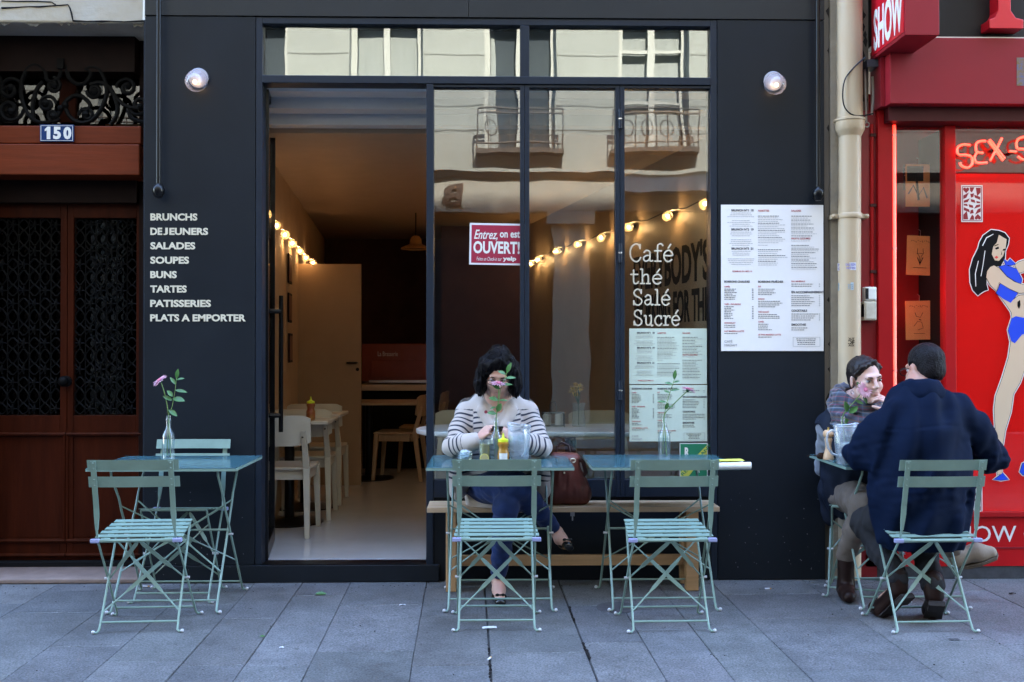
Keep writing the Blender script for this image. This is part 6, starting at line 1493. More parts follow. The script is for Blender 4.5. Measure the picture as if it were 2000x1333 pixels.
# ------------------------------------------------------------------ organic surfaces: blended volumes turned into one skin
class Org:
    def __init__(s, lo, hi, h):
        s.h = h; s.lo = np.array(lo, float); s.n = np.ceil((np.array(hi) - s.lo) / h).astype(int) + 1
        s.S = np.full(s.n, 0.25, np.float32)
        s.ax = [s.lo[i] + h * np.arange(s.n[i]) for i in range(3)]
    def _sub(s, lo, hi):
        a = np.clip(np.floor((np.array(lo) - s.lo) / s.h).astype(int), 0, s.n - 1); b = np.clip(np.ceil((np.array(hi) - s.lo) / s.h).astype(int) + 1, 1, s.n)
        sl = tuple(slice(a[i], max(b[i], a[i] + 1)) for i in range(3))
        x, y, z = np.meshgrid(s.ax[0][sl[0]], s.ax[1][sl[1]], s.ax[2][sl[2]], indexing='ij', sparse=True)
        return sl, x, y, z
    def _put(s, sl, d, k, op):
        o = s.S[sl]
        if op == 'sub': d = -d
        if k > 0:
            hh = np.clip(k - np.abs(o - d), 0, None) / k; q = hh * hh * k * 0.25
        else: q = 0
        s.S[sl] = (np.minimum(o, d) - q if op == 'add' else np.maximum(o, d) + q).astype(np.float32)
    def cone(s, a, b, ra, rb, k=0.02, op='add', sq=None):
        a, b = np.array(a, float), np.array(b, float); m = max(ra, rb) * (1.0 if sq is None else max(1, sq[1])) + k + 0.02
        sl, x, y, z = s._sub(np.minimum(a, b) - m, np.maximum(a, b) + m)
        px, py, pz = x - a[0], y - a[1], z - a[2]; ab = b - a
        t = np.clip((px * ab[0] + py * ab[1] + pz * ab[2]) / max(1e-9, ab @ ab), 0, 1)
        qx, qy, qz = px - ab[0] * t, py - ab[1] * t, pz - ab[2] * t
        f = 1.0
        if sq is not None:                # thinner (factor < 1) or wider (> 1) along one direction
            u = np.array(sq[0], float); u /= np.linalg.norm(u); w = qx * u[0] + qy * u[1] + qz * u[2]; g = (1 / sq[1] - 1) * w
            qx, qy, qz = qx + u[0] * g, qy + u[1] * g, qz + u[2] * g; f = min(1, sq[1])
        d = (np.sqrt(qx * qx + qy * qy + qz * qz) - (ra + (rb - ra) * t)) * f
        s._put(sl, d, k, op); return s
    def chain(s, pts, rs, k=0.02, op='add', sq=None):
        for i in range(len(pts) - 1): s.cone(pts[i], pts[i + 1], rs[i], rs[i + 1], k, op, sq)
        return s
    def ell(s, c, r, k=0.02, op='add', M=None):
        c, r = np.array(c, float), np.array(r, float); m = r.max() + k + 0.02
        sl, x, y, z = s._sub(c - m, c + m); px, py, pz = x - c[0], y - c[1], z - c[2]
        if M is not None:
            A = np.array(M.to_3x3()).T if isinstance(M, Matrix) else np.array(M).T
            px, py, pz = (A[0, 0] * px + A[0, 1] * py + A[0, 2] * pz, A[1, 0] * px + A[1, 1] * py + A[1, 2] * pz, A[2, 0] * px + A[2, 1] * py + A[2, 2] * pz)
        k0 = np.sqrt((px / r[0]) ** 2 + (py / r[1]) ** 2 + (pz / r[2]) ** 2); k1 = np.sqrt((px / r[0] ** 2) ** 2 + (py / r[1] ** 2) ** 2 + (pz / r[2] ** 2) ** 2)
        s._put(sl, k0 * (k0 - 1) / np.maximum(k1, 1e-6), k, op); return s
    def half(s, p, n, k=0.0, box=None):
        """cut away everything on the side n points to (inside a box, if one is given)"""
        n = np.array(n, float); n /= np.linalg.norm(n); lo, hi = box if box else (s.lo, s.lo + s.h * s.n)
        sl, x, y, z = s._sub(lo, hi); d = (x - p[0]) * n[0] + (y - p[1]) * n[1] + (z - p[2]) * n[2]
        o = s.S[sl]; s.S[sl] = np.maximum(o, d + np.zeros_like(o)).astype(np.float32); return s
    def folds(s, amp, waves, band=0.03):
        """shallow creases: a sum of travelling waves added to the distance near the surface"""
        m = np.abs(s.S) < band; idx = np.nonzero(m)
        P = np.stack([s.ax[i][idx[i]] for i in range(3)], 1)
        s.S[idx] += (amp * waves(P)).astype(np.float32); return s
    def skin(s):
        S, h = s.S, s.h; ins = S < 0; c = np.zeros(np.array(S.shape) - 1, np.int8); sh = c.shape
        cor = [(i, j, k) for i in (0, 1) for j in (0, 1) for k in (0, 1)]
        def V(A, o): return A[o[0]:o[0] + sh[0], o[1]:o[1] + sh[1], o[2]:o[2] + sh[2]]
        for o in cor: c += V(ins, o)
        act = (c > 0) & (c < 8); ci = np.nonzero(act); N = len(ci[0]); idx = np.full(sh, -1, np.int64); idx[act] = np.arange(N)
        acc = np.zeros((N, 3)); cnt = np.zeros(N)
        for a in cor:
            for ax in range(3):
                if a[ax]: continue
                b = list(a); b[ax] = 1
                s0 = S[ci[0] + a[0], ci[1] + a[1], ci[2] + a[2]]; s1 = S[ci[0] + b[0], ci[1] + b[1], ci[2] + b[2]]
                cr = (s0 < 0) != (s1 < 0); t = np.where(cr, s0 / np.where(cr, s0 - s1, 1), 0)
                p = np.tile(np.array(a, float), (N, 1)); p[:, ax] += t
                acc[cr] += p[cr]; cnt[cr] += 1
        P = s.lo + h * (np.stack(ci, 1) + acc / cnt[:, None]); F = []
        for ax in range(3):
            u, v = [q for q in range(3) if q != ax]
            A = [slice(None)] * 3; Bq = [slice(None)] * 3; A[ax] = slice(0, -1); Bq[ax] = slice(1, None)
            e0, e1 = ins[tuple(A)], ins[tuple(Bq)]; ed = e0 != e1; ii = np.nonzero(ed)
            ok = (ii[u] > 0) & (ii[v] > 0) & (ii[u] < sh[u]) & (ii[v] < sh[v]); ii = tuple(q[ok] for q in ii); fl = e0[ii]
            def g(du, dv): q = list(ii); q[u] = q[u] - du; q[v] = q[v] - dv; return idx[tuple(q)]
            Q = np.stack([g(1, 1), g(0, 1), g(0, 0), g(1, 0)], 1)
            if ax == 1: fl = ~fl
            Q[~fl] = Q[~fl][:, ::-1]; F.append(Q[(Q >= 0).all(1)])
        return P, np.concatenate(F)
def org_mesh(name, org, m, parent, smooth_it=1, tone=None, attrs=None, keep_largest=False):
    P, F = org.skin() if isinstance(org, Org) else org
    for _ in range(smooth_it):            # one light relaxation
        acc = np.zeros_like(P); cnt = np.zeros(len(P))
        for a, b in ((0, 1), (1, 2), (2, 3), (3, 0)):
            np.add.at(acc, F[:, a], P[F[:, b]]); np.add.at(cnt, F[:, a], 1); np.add.at(acc, F[:, b], P[F[:, a]]); np.add.at(cnt, F[:, b], 1)
        P = 0.5 * P + 0.5 * acc / np.maximum(cnt, 1)[:, None]
    if keep_largest:                      # drop stray specks
        lab = np.arange(len(P))
        for _ in range(400):
            mn = lab[F].min(1); new = lab.copy()
            for q in range(4): np.minimum.at(new, F[:, q], mn)
            new = new[new]
            if (new == lab).all(): break
            lab = new
        u, cts = np.unique(lab, return_counts=True); keep = lab == u[cts.argmax()]; F = F[keep[F].all(1)]
        re_ = np.full(len(P), -1); re_[keep] = np.arange(keep.sum()); P = P[keep]; F = re_[F]
    off = absloc(parent) if parent else Vector((0, 0, 0))
    me = bpy.data.meshes.new(name); me.vertices.add(len(P)); me.vertices.foreach_set('co', (P - np.array(off)).astype(np.float32).ravel())
    me.loops.add(F.size); me.loops.foreach_set('vertex_index', F.astype(np.int32).ravel()); me.polygons.add(len(F))
    me.polygons.foreach_set('loop_start', np.arange(0, F.size, 4, dtype=np.int32)); me.update(calc_edges=True); me.validate()
    me.polygons.foreach_set('use_smooth', [True] * len(me.polygons)); me.materials.append(m)
    if tone is not None:
        ca = me.color_attributes.new('tone', 'FLOAT_COLOR', 'POINT'); c = tone(P); ca.data.foreach_set('color', np.concatenate([c, np.ones((len(P), 1))], 1).astype(np.float32).ravel())
    if attrs:
        for nm, fn in attrs.items(): a = me.attributes.new(nm, 'FLOAT', 'POINT'); a.data.foreach_set('value', fn(P).astype(np.float32))
    o = bpy.data.objects.new(name, me); COL.objects.link(o)
    if parent: o.parent = parent
    return o
nrng = np.random.default_rng(5)
def waves(n, lo, hi, aniso=(1, 1, 1), seed=1):
    g = np.random.default_rng(seed); K = g.normal(size=(n, 3)); K /= np.linalg.norm(K, axis=1)[:, None]; K *= np.array(aniso); K *= (2 * np.pi / g.uniform(lo, hi, n))[:, None]; ph = g.uniform(0, 6.28, n)
    def f(P):
        v = np.zeros(len(P))
        for i in range(n): q = P @ K[i] + ph[i] + 0.9 * np.sin(P @ K[(i + 1) % n] * 0.5 + ph[i]); v += np.sin(q)
        return v / math.sqrt(n)
    return f
def v3(*a): return np.array(a, float)
def wp(px, py, y): q = at(px, py, y); return v3(q.x, q.y, q.z)
# ---- a head: face towards -y in its own frame, M places it
def add_head(g, M, female=True, ears=(1, 1)):
    def P(x, y, z): q = M @ Vector((x, y, z)); return v3(*q)
    Rm = M.to_3x3()
    w = 0.95 if female else 1.0
    g.ell(P(0, .014, .036), (.074 * w, .092, .084), .02, M=Rm); g.ell(P(0, -.026, -.045), (.056 * w, .064, .074), .03, M=Rm)
    g.ell(P(0, -.060, -.098), (.024 * w, .022, .019), .02, M=Rm)
    for s in (-1, 1):
        g.ell(P(s * .036 * w, -.058, -.030), (.025, .028, .027), .02, M=Rm); g.cone(P(s * .052 * w, .0, -.062), P(s * .02, -.058, -.100), .016, .014, .025)
    g.cone(P(-.034, -.080, .024), P(.034, -.080, .024), .0125, .0125, .018)
    for s in (-1, 1): g.ell(P(s * .031, -.0985, .004), (.0165, .011, .0095), .008, 'sub', Rm)
    g.cone(P(0, -.086, .016), P(0, -.1085, -.026), .0075, .0115, .012)
    for s in (-1, 1): g.ell(P(s * .0105, -.099, -.031), (.0075, .009, .0065), .006, M=Rm)
    g.cone(P(-.016, -.0845, -.058), P(.016, -.0845, -.058), .0062, .0062, .006); g.cone(P(-.013, -.0845, -.068), P(.013, -.0845, -.068), .0068, .0068, .006)
    g.cone(P(-.017, -.095, -.0632), P(.017, -.095, -.0632), .0018, .0018, .003, 'sub')
    for s, on in zip((-1, 1), ears):
        if on:
            g.ell(P(s * .080 * w, .012, -.006), (.0085, .020, .033), .010, M=Rm @ Matrix.Rotation(s * .35, 3, 'Z')); g.ell(P(s * .089 * w, .007, -.004), (.004, .009, .018), .005, 'sub', Rm)
def face_parts(M, body, female=True, iris=(0.05, 0.03, 0.02), look=(0, 0), brow=(0.02, 0.013, 0.010), lip=(0.42, 0.17, 0.15), open_=1.0):
    def P(x, y, z): return M @ Vector((x, y, z))
    Rm = M.to_3x3(); off = absloc(body)
    ew = mat('eye_white', (0.55, 0.52, 0.50), 0.25); ei = mat('eye_iris', iris, 0.15); lid = mat('eyelid', (0.05, 0.03, 0.025), 0.6)
    for s in (-1, 1):
        k = MB(); k.ball(P(s * .031, -.0805, .004) - off, (.0125, .0115, .0078 * open_), 14, Rm); k.build('eye', ew, body, smooth=True)
        e = P(s * .031 + look[0], -.0905, .0038 + look[1]) - off; k = MB(); k.ball(e, (.0062, .0030, .0062 * open_), 12, Rm); k.build('iris', ei, body, smooth=True)
        k = MB(); pts = [P(s * (.031 + t * .0145), -.0915 + .0045 * t * t, .004 + (.0078 * open_) * math.sqrt(max(0, 1 - t * t * .92))) - off for t in [-1, -.6, -.2, .2, .6, 1]]; k.tube(pts, .0014, 6); k.build('eyelash', lid, body, smooth=True)
        k = MB(); pts = [P(s * x, y, z) - off for x, y, z in ((.014, -.0955, .0205), (.024, -.0950, .0245), (.036, -.0900, .0255), (.048, -.0790, .0200))]; k.tube(pts, [.0022, .0026, .0024, .0012], 6); k.build('eyebrow', mat('brow_hair', brow, 0.8), body, smooth=True)
    lm_ = mat('lip', lip, 0.45)
    k = MB(); k.tube([P(x, -.0895 + 14 * x * x, z) - off for x, z in ((-.020, -.0632), (-.010, -.0592), (0, -.0602), (.010, -.0592), (.020, -.0632))], [.0012, .0036, .0034, .0036, .0012], 8)
    k.tube([P(x, -.0885 + 14 * x * x, z) - off for x, z in ((-.018, -.0645), (-.009, -.0685), (0, -.0695), (.009, -.0685), (.018, -.0645))], [.0012, .0038, .0042, .0038, .0012], 8)
    k.build('lips', lm_, body, smooth=True)
def add_hand(g, wrist, fdir, pn, curls, thumb, side=1, size=1.0):
    """wrist point, finger direction, palm normal, curl of index..little in degrees per joint, thumb direction"""
    w = Vector(wrist); f = Vector(fdir).normalized(); n = Vector(pn); n = (n - f * n.dot(f)).normalized(); l = f.cross(n) * side
    s = size; c = w + f * .045 * s
    Rm = Matrix((l, f, n)).transposed()
    g.ell(v3(*c), (.037 * s, .046 * s, .0145 * s), .012, M=Rm)
    g.cone(v3(*w), v3(*(w + f * .02 * s)), .023 * s, .02 * s, .02)
    lens = (.072, .080, .074, .058)
    for i in range(4):
        o = (1.5 - i) * .0205 * s; p = w + f * (.078 - abs(i - 1.2) * .004) * s + l * o; d = (f + l * (1.5 - i) * .05).normalized(); L = lens[i] * s; r = .0080 * s
        prev = w + f * .045 * s + l * o * .8
        g.cone(v3(*prev), v3(*p), .010 * s, .0088 * s, .006)
        for j, q in enumerate((.44, .31, .25)):
            d = (Matrix.Rotation(R(curls[i]) * (0.8 if j == 0 else 1.0), 3, l * side * (-1 if False else 1)) @ d) if False else (d * math.cos(R(curls[i])) + n * math.sin(R(curls[i]))).normalized() if j == 0 else None or d
            if j > 0:
                # keep bending in the plane of the finger
                b = l.cross(d); b = b if b.dot(n) > 0 or j > 0 else -b
                nn = (nprev - d * nprev.dot(d)).normalized(); d = (d * math.cos(R(curls[i])) + nn * math.sin(R(curls[i]))).normalized()
            nprev = (n - f * 0.9) if j == 0 else (nprev - f * 0.4)
            q2 = p + d * L * q; g.cone(v3(*p), v3(*q2), r, r * .92, .003); p = q2; r *= .93
    t = Vector(thumb).normalized(); p = w + f * .022 * s + l * .030 * s; p2 = p + (t * .7 + l * .5).normalized() * .034 * s; p3 = p2 + t * .030 * s; p4 = p3 + t * .022 * s
    g.cone(v3(*(w + f * .02 * s + l * .012 * s)), v3(*p2), .016 * s, .0115 * s, .012); g.cone(v3(*p2), v3(*p3), .0105 * s, .0098 * s, .004); g.cone(v3(*p3), v3(*p4), .0098 * s, .008 * s, .003)
def skin_mat(name, base, blush):
    return mat(name, base, 0.48, var=0.06, vscale=18, col2=blush, sss=0.12, spec=0.4, detail=3)

# ================================================================== woman with the phone
skA = skin_mat('skin_fair', (0.52, 0.32, 0.25), (0.55, 0.29, 0.23))
wa = empty('person', (0.03, -0.30, 0.0), 0, 'seated person in a cream and navy striped cardigan looking down at a phone', 'person')
hipR, hipL = v3(-.055, -.16, .555), v3(.125, -.16, .550)
knL, anL, toL = v3(.075, -.555, .515), v3(.035, -.40, .095), v3(.045, -.535, .030)          # the standing leg
knR, anR, toR = v3(.125, -.545, .625), wp(1088, 1040, -.31), wp(1108, 1064, -.40)           # the crossed leg
shR, shL = v3(-.140, -.165, .978), v3(.202, -.165, .980)
elR, elL = wp(886, 872, -.30), wp(1056, 872, -.30)
wrR, wrL = wp(930, 862, -.40), wp(1004, 862, -.40)
haR, haL = wp(953, 840, -.430), wp(992, 852, -.420)
chest, waist, pelv, nb_ = v3(.03, -.165, .90), v3(.03, -.165, .70), v3(.035, -.14, .55), v3(.032, -.185, 1.03)
HA = Matrix.Translation(Vector((.036, -.285, 1.195))) @ Matrix.Rotation(R(3), 4, 'Y') @ Matrix.Rotation(R(29), 4, 'X')
g = Org((-.30, -.72, .0), (.52, .06, 1.40), .0048)
add_head(g, HA, True, (0, 0))
g.chain([nb_ + v3(0, .02, -.06), v3(.034, -.215, 1.075), v3(.036, -.258, 1.135)], [.062, .050, .050], .03)
g.chain([nb_, chest, waist, pelv], [.10, .13, .115, .13], .05, sq=((0, 1, 0), .72))
g.chain([nb_, shR, elR, wrR], [.055, .048, .036, .023], .03); g.chain([nb_, shL, elL, wrL], [.055, .048, .036, .023], .03)
g.chain([pelv, hipR, knR, anR], [.09, .078, .050, .030], .03); g.chain([pelv, hipL, knL, anL], [.09, .078, .050, .031], .03)
for an, to in ((anR, toR), (anL, toL)): g.chain([an, an + (to - an) * .35 + v3(0, 0, -.012), to], [.031, .033, .024], .02); 
add_hand(g, wrR + (haR - wrR) * .25, haR - wrR + v3(.02, -.01, .02), (.75, .25, -.1), (52, 55, 58, 60), (.8, -.45, .25), 1, .92)
add_hand(g, wrL + (haL - wrL) * .25, haL - wrL + v3(-.02, -.01, .02), (-.75, .25, -.1), (50, 55, 58, 62), (-.8, -.45, .2), -1, .92)
bodyA = org_mesh('body', g, skA, wa, keep_largest=True)
face_parts(HA, bodyA, True, look=(0, -.003), open_=.45)
# cardigan
g = Org((-.36, -.58, .46), (.42, .08, 1.14), .0052)
g.chain([v3(.03, -.150, 1.01), v3(.03, -.160, .92), v3(.03, -.165, .80), v3(.03, -.155, .66), v3(.035, -.145, .52)], [.125, .158, .160, .165, .185], .06, sq=((0, 1, 0), .78))
for sh, el, wr in ((shR, elR, wrR), (shL, elL, wrL)):
    g.chain([nb_ + (sh - nb_) * .55 + v3(0, 0, -.012), sh + v3(0, 0, -.008)], [.060, .056], .04); g.chain([sh + v3(0, 0, -.01), sh + (el - sh) * .5, el, el + (wr - el) * .5, el + (wr - el) * .86, wr], [.056, .054, .053, .048, .042, .040], .03)
g.chain([wp(893, 930, -.23), wp(893, 962, -.25)], [.05, .045], .04); g.chain([wp(1056, 925, -.23), wp(1058, 958, -.25)], [.055, .05], .04)
g.chain([v3(-.03, -.19, 1.055), v3(-.055, -.275, .985), v3(-.01, -.305, .91), v3(.03, -.318, .85), v3(.035, -.315, .72)], [.030, .026, .022, .020, .020], .012, sq=((0, 1, 0), .8))      # shawl collar and placket
g.chain([v3(.095, -.19, 1.055), v3(.118, -.275, .985), v3(.075, -.305, .91), v3(.045, -.318, .85)], [.030, .026, .022, .020], .012, sq=((0, 1, 0), .8))
g.chain([v3(-.03, -.185, 1.055), v3(.033, -.145, 1.075), v3(.095, -.185, 1.055)], [.03, .03, .03], .01)
g.chain([v3(.033, -.34, 1.08), v3(.033, -.34, 1.0), v3(.032, -.35, .925)], [.052, .040, .010], .012, 'sub', sq=((0, 1, 0), 2.2))
fw = waves(9, .05, .13, (1.0, 1, .9), 3)
def fold_a(P):
    arm = np.minimum(np.linalg.norm(P - elR, axis=1), np.linalg.norm(P - elL, axis=1)); return fw(P) * (.5 + 1.3 * np.exp(-(arm / .10) ** 2))
g.folds(.0032, fold_a)
def seg(P, a, b): ab = b - a; t = np.clip(((P - a) @ ab) / (ab @ ab), 0, 1); return np.linalg.norm(P - a - t[:, None] * ab, axis=1), t * np.linalg.norm(ab), t
def knit_s(P):
    best = np.full(len(P), .088); s = P[:, 2] * 1.0 + .010 * np.sin((P[:, 0] - .03) * 22) + .25 * np.abs(P[:, 0] - .03) * 0
    for sh, el, wr in ((shR, elR, wrR), (shL, elL, wrL)):
        d1, l1, _ = seg(P, sh, el); d2, l2, _ = seg(P, el, wr); L1 = np.linalg.norm(el - sh)
        d = np.minimum(d1, d2); sl = np.where(d1 < d2, l1, L1 + l2); use = (d < best) & (np.abs(P[:, 0] - .03) > .13); s = np.where(use, 5 + sl, s); use2 = (d2 < .058) & (d2 <= d1); s = np.where(use2, 5 + sl, s)
    return s
def knit_m(P):
    m = np.ones(len(P)); m[P[:, 2] > .995] = 0
    for a, b in ((v3(-.03, -.20, 1.06), v3(-.055, -.29, .985)), (v3(-.055, -.29, .985), v3(.03, -.33, .84)), (v3(.095, -.20, 1.06), v3(.118, -.29, .985)), (v3(.118, -.29, .985), v3(.03, -.33, .84)), (v3(.03, -.33, .84), v3(.035, -.33, .66))):
        m[seg(P, a, b)[0] < .023] = 0
    for sh, el, wr in ((shR, elR, wrR), (shL, elL, wrL)):
        d, l, t = seg(P, el, wr); m[(d < .06) & (t > .62)] = 0
    m[P[:, 2] < .605] = 0; m[(P[:, 1] < -.22) & (np.abs(P[:, 0] - .032) < .016 + np.clip(P[:, 2] - .855, 0, 1) * .42)] = 0
    return m
def knit_material():
    m = bpy.data.materials.new('striped_knit'); m.use_nodes = True; n, l = m.node_tree.nodes, m.node_tree.links; p = n['Principled BSDF']; p.inputs['Roughness'].default_value = .9; p.inputs['Sheen Weight'].default_value = .3
    a = n.new('ShaderNodeAttribute'); a.attribute_name = 'stripe'; b = n.new('ShaderNodeAttribute'); b.attribute_name = 'striped'
    dv = n.new('ShaderNodeMath'); dv.operation = 'MULTIPLY'; dv.inputs[1].default_value = 1 / .0285; l.new(a.outputs['Fac'], dv.inputs[0])
    fr_ = n.new('ShaderNodeMath'); fr_.operation = 'FRACT'; l.new(dv.outputs[0], fr_.inputs[0])
    lt_ = n.new('ShaderNodeMath'); lt_.operation = 'LESS_THAN'; lt_.inputs[1].default_value = .36; l.new(fr_.outputs[0], lt_.inputs[0])
    gt_ = n.new('ShaderNodeMath'); gt_.operation = 'GREATER_THAN'; gt_.inputs[1].default_value = .6; l.new(b.outputs['Fac'], gt_.inputs[0])
    mu = n.new('ShaderNodeMath'); mu.operation = 'MULTIPLY'; l.new(lt_.outputs[0], mu.inputs[0]); l.new(gt_.outputs[0], mu.inputs[1])
    mx = n.new('ShaderNodeMix'); mx.data_type = 'RGBA'; mx.inputs['A'].default_value = (.43, .365, .325, 1); mx.inputs['B'].default_value = (.010, .012, .030, 1); l.new(mu.outputs[0], mx.inputs['Factor']); l.new(mx.outputs['Result'], p.inputs['Base Color'])
    tc = n.new('ShaderNodeTexCoord'); nz = n.new('ShaderNodeTexNoise'); nz.inputs['Scale'].default_value = 260; l.new(tc.outputs['Object'], nz.inputs['Vector']); bp = n.new('ShaderNodeBump'); bp.inputs['Strength'].default_value = .35; bp.inputs['Distance'].default_value = .004; l.new(nz.outputs['Fac'], bp.inputs['Height']); l.new(bp.outputs['Normal'], p.inputs['Normal'])
    return m
cardA = org_mesh('cardigan', g, knit_material(), wa, attrs={'stripe': knit_s, 'striped': knit_m}, keep_largest=True)
off = absloc(cardA); bt = MB()
for z, x in ((.905, .0), ):
    q = wp(949, 805, -.345); bt.lathe([(.0, .003), (.009, .003), (.009, 0)], Vector(q) - off, 14, Matrix.Rotation(R(90), 3, 'X'))
bt.build('button', mat('button_red', (.22, .03, .05), .3), cardA, smooth=True)
# jeans
denim = mat('denim_blue', (0.004, 0.018, 0.085), 0.8, var=0.2, vscale=14, sheen=.1, bump=.15, bscale=200)
g = Org((-.22, -.70, .06), (.46, .04, .74), .0055)
g.chain([v3(.035, -.13, .56), v3(.035, -.14, .62)], [.13, .12], .05, sq=((1, 0, 0), 1.25))
cfR = knR + (anR - knR) * .86; cfL = knL + (anL - knL) * .86
g.chain([hipR, hipR + (knR - hipR) * .5, knR, knR + (cfR - knR) * .4, cfR], [.096, .086, .066, .060, .042], .025); g.chain([hipL, hipL + (knL - hipL) * .5, knL, knL + (cfL - knL) * .4, cfL], [.096, .086, .066, .060, .044], .02)
g.folds(.0028, waves(8, .04, .10, (1, 1, 1), 9))
org_mesh('jeans', g, denim, wa, keep_largest=True)
# hair: a bob that hangs forward of the ears
hairA = mat('black_hair', (0.0035, 0.0028, 0.004), 0.42, var=0.4, vscale=30, stretch=(6, 6, .7), bump=.7, bscale=45, spec=.10)
g = Org((-.16, -.48, .98), (.24, -.08, 1.42), .0045)
def HP(x, y, z): return v3(*(HA @ Vector((x, y, z))))
RmA = HA.to_3x3()
g.ell(HP(0, .018, .044), (.082, .104, .090), .02, M=RmA)
for s in (-1, 1):
    t0, t1 = HP(s * .074, -.014, .055), HP(s * .082, -.010, .0); e = t1 + v3(s * .016, -.012, -.105)
    g.chain([t0, t1, t1 * .5 + e * .5 + v3(s * .012, 0, 0), e], [.032, .034, .032, .014], .03, sq=((1, 0, 0), .7)); g.chain([HP(s * .07, .05, .02), t1 + v3(s * .006, .05, -.06), e + v3(-s * .01, .035, .005)], [.040, .036, .016], .03)
    g.chain([HP(s * .012, -.050, .112), HP(s * .058, -.062, .082), HP(s * .082, -.030, .01)], [.014, .018, .016], .02)
g.chain([HP(0, .085, .03), HP(0, .09, -.06)], [.06, .045], .04)
g.ell(HP(-.008, -.124, -.004), (.066, .062, .112), .010, 'sub', RmA)
g.folds(.0042, waves(10, .014, .034, (1, 1, .25), 21), .02); g.folds(.0035, waves(6, .05, .09, (1, 1, .6), 22), .03)
hA = org_mesh('hair', g, hairA, wa, keep_largest=True)
def curve3(P, sub=5):
    P = [Vector(p) for p in P]; out = []
    for i in range(len(P) - 1):
        p0, p1, p2, p3 = P[max(i - 1, 0)], P[i], P[i + 1], P[min(i + 2, len(P) - 1)]
        for j in range(sub): t = j / sub; out.append(0.5 * ((2 * p1) + (-p0 + p2) * t + (2 * p0 - 5 * p1 + 4 * p2 - p3) * t * t + (-p0 + 3 * p1 - 3 * p2 + p3) * t ** 3))
    return out + [P[-1]]
lk_ = MB(); hs = random.Random(11); oA = absloc(hA)
for i in range(150):                      # separate locks from the parting down over the bob
    s = 1 if i % 2 else -1; y0 = hs.uniform(-.062, .105); q = hs.uniform(-.005, .006); bk_w = math.sqrt(max(.1, 1 - ((y0 - .02) / .115) ** 2))
    c3 = HP(s * (.089 * bk_w + q), y0 * .9, -.012); fl_ = hs.uniform(-.004, .022)
    pts = [HP(.008 + s * .006, y0 * .85, .128 * (.86 + .14 * bk_w) + .004), HP(s * .050 * bk_w, y0 * .95 - .004, .112 * (.85 + .15 * bk_w) + q), HP(s * (.083 * bk_w + q), y0, .055), c3, c3 + v3(s * (fl_ * .3), hs.uniform(-.012, .004), -.045), c3 + v3(s * fl_, hs.uniform(-.02, .012), -.080 - hs.uniform(0, .030))]
    if y0 < -.035 and abs(pts[3][0] - .03) < .055: continue
    cv = curve3(pts); n_ = len(cv); r0 = hs.uniform(.0016, .0036); lk_.tube([c - oA for c in cv], [r0 * (1 - .75 * (k / n_) ** 2) for k in range(n_)], 5)
lk_.build('hair_locks', hairA, hA, smooth=True)
# glasses
gk = MB(); go = absloc(wa)
for s in (-1, 1):
    gk.tube([HA @ Vector((s * .034 + .0235 * math.cos(t), -.104 + .006 * abs(math.cos(t)) * (1 if s * math.cos(t) > 0 else 0), -.001 + .0150 * math.sin(t))) - go for t in [i * PI / 12 for i in range(24)]], .0019, 6, closed=True)
    gk.tube([HA @ Vector((s * .058, -.098, .004)) - go, HA @ Vector((s * .078, -.03, .006)) - go, HA @ Vector((s * .080, .02, .002)) - go], .0017, 6)
gk.tube([HA @ Vector((x, -.108, .004)) - go for x in (-.012, 0, .012)], .0018, 6)
gk.build('glasses', black_m, wa, smooth=True)
# flat black shoes with a bow
shoe_m = mat('black_patent', (0.008, 0.008, 0.009), 0.18, coat=.6)
for an, to, up in ((anL, toL, v3(0, 0, 1)), (anR, toR, v3(-.2, -.4, .6))):
    d = to - an; d /= np.linalg.norm(d); g = Org(np.minimum(an, to) - .09, np.maximum(an, to) + .09, .004)
    he = an + v3(0, .022, -.045) if up[0] == 0 else an + v3(.012, .02, -.045)
    if up[0] == 0: he[2] = .026
    g.chain([he, (he + to) / 2 + v3(0, 0, -.004), to + d * .015], [.030, .034, .030], .02, sq=((0, 0, 1) if up[0] == 0 else (.3, .3, .5), .75)); 
    if up[0] == 0: g.ell((an + to) / 2 + v3(0, .01, .030), (.028, .05, .022), .008, 'sub')
    else: g.ell((an + to) / 2 + v3(-.02, -.02, .022), (.026, .026, .022), .008, 'sub')
    s_ = org_mesh('shoe', g, shoe_m, wa, keep_largest=True); k = MB(); c = Vector(to) + Vector((0, -.004, .027)) - absloc(wa)
    for s in (-1, 1): k.ball(c + Vector((s * .014, 0, 0)), (.012, .006, .008), 8)
    k.ball(c, .006, 8); k.build('bow', shoe_m, s_, smooth=True)
# phone
ph = (haR + haL) / 2 + v3(-.006, -.022, .020); o = empty('mobile_phone', ph, 0, 'small black phone held in both hands above the table', 'phone')
Mp = Matrix.Rotation(R(70), 4, 'X') @ Matrix.Rotation(R(6), 4, 'Y')
B(-.030, .030, -.0045, .0045, -.055, .055).xf(Mp).build('phone_case', mat('phone_black', (.01, .01, .012), .25), o, bevel=.004); B(-.026, .026, .0046, .0052, -.046, .046).xf(Mp).build('screen', mat('phone_screen', (.3, .32, .34), .1), o)
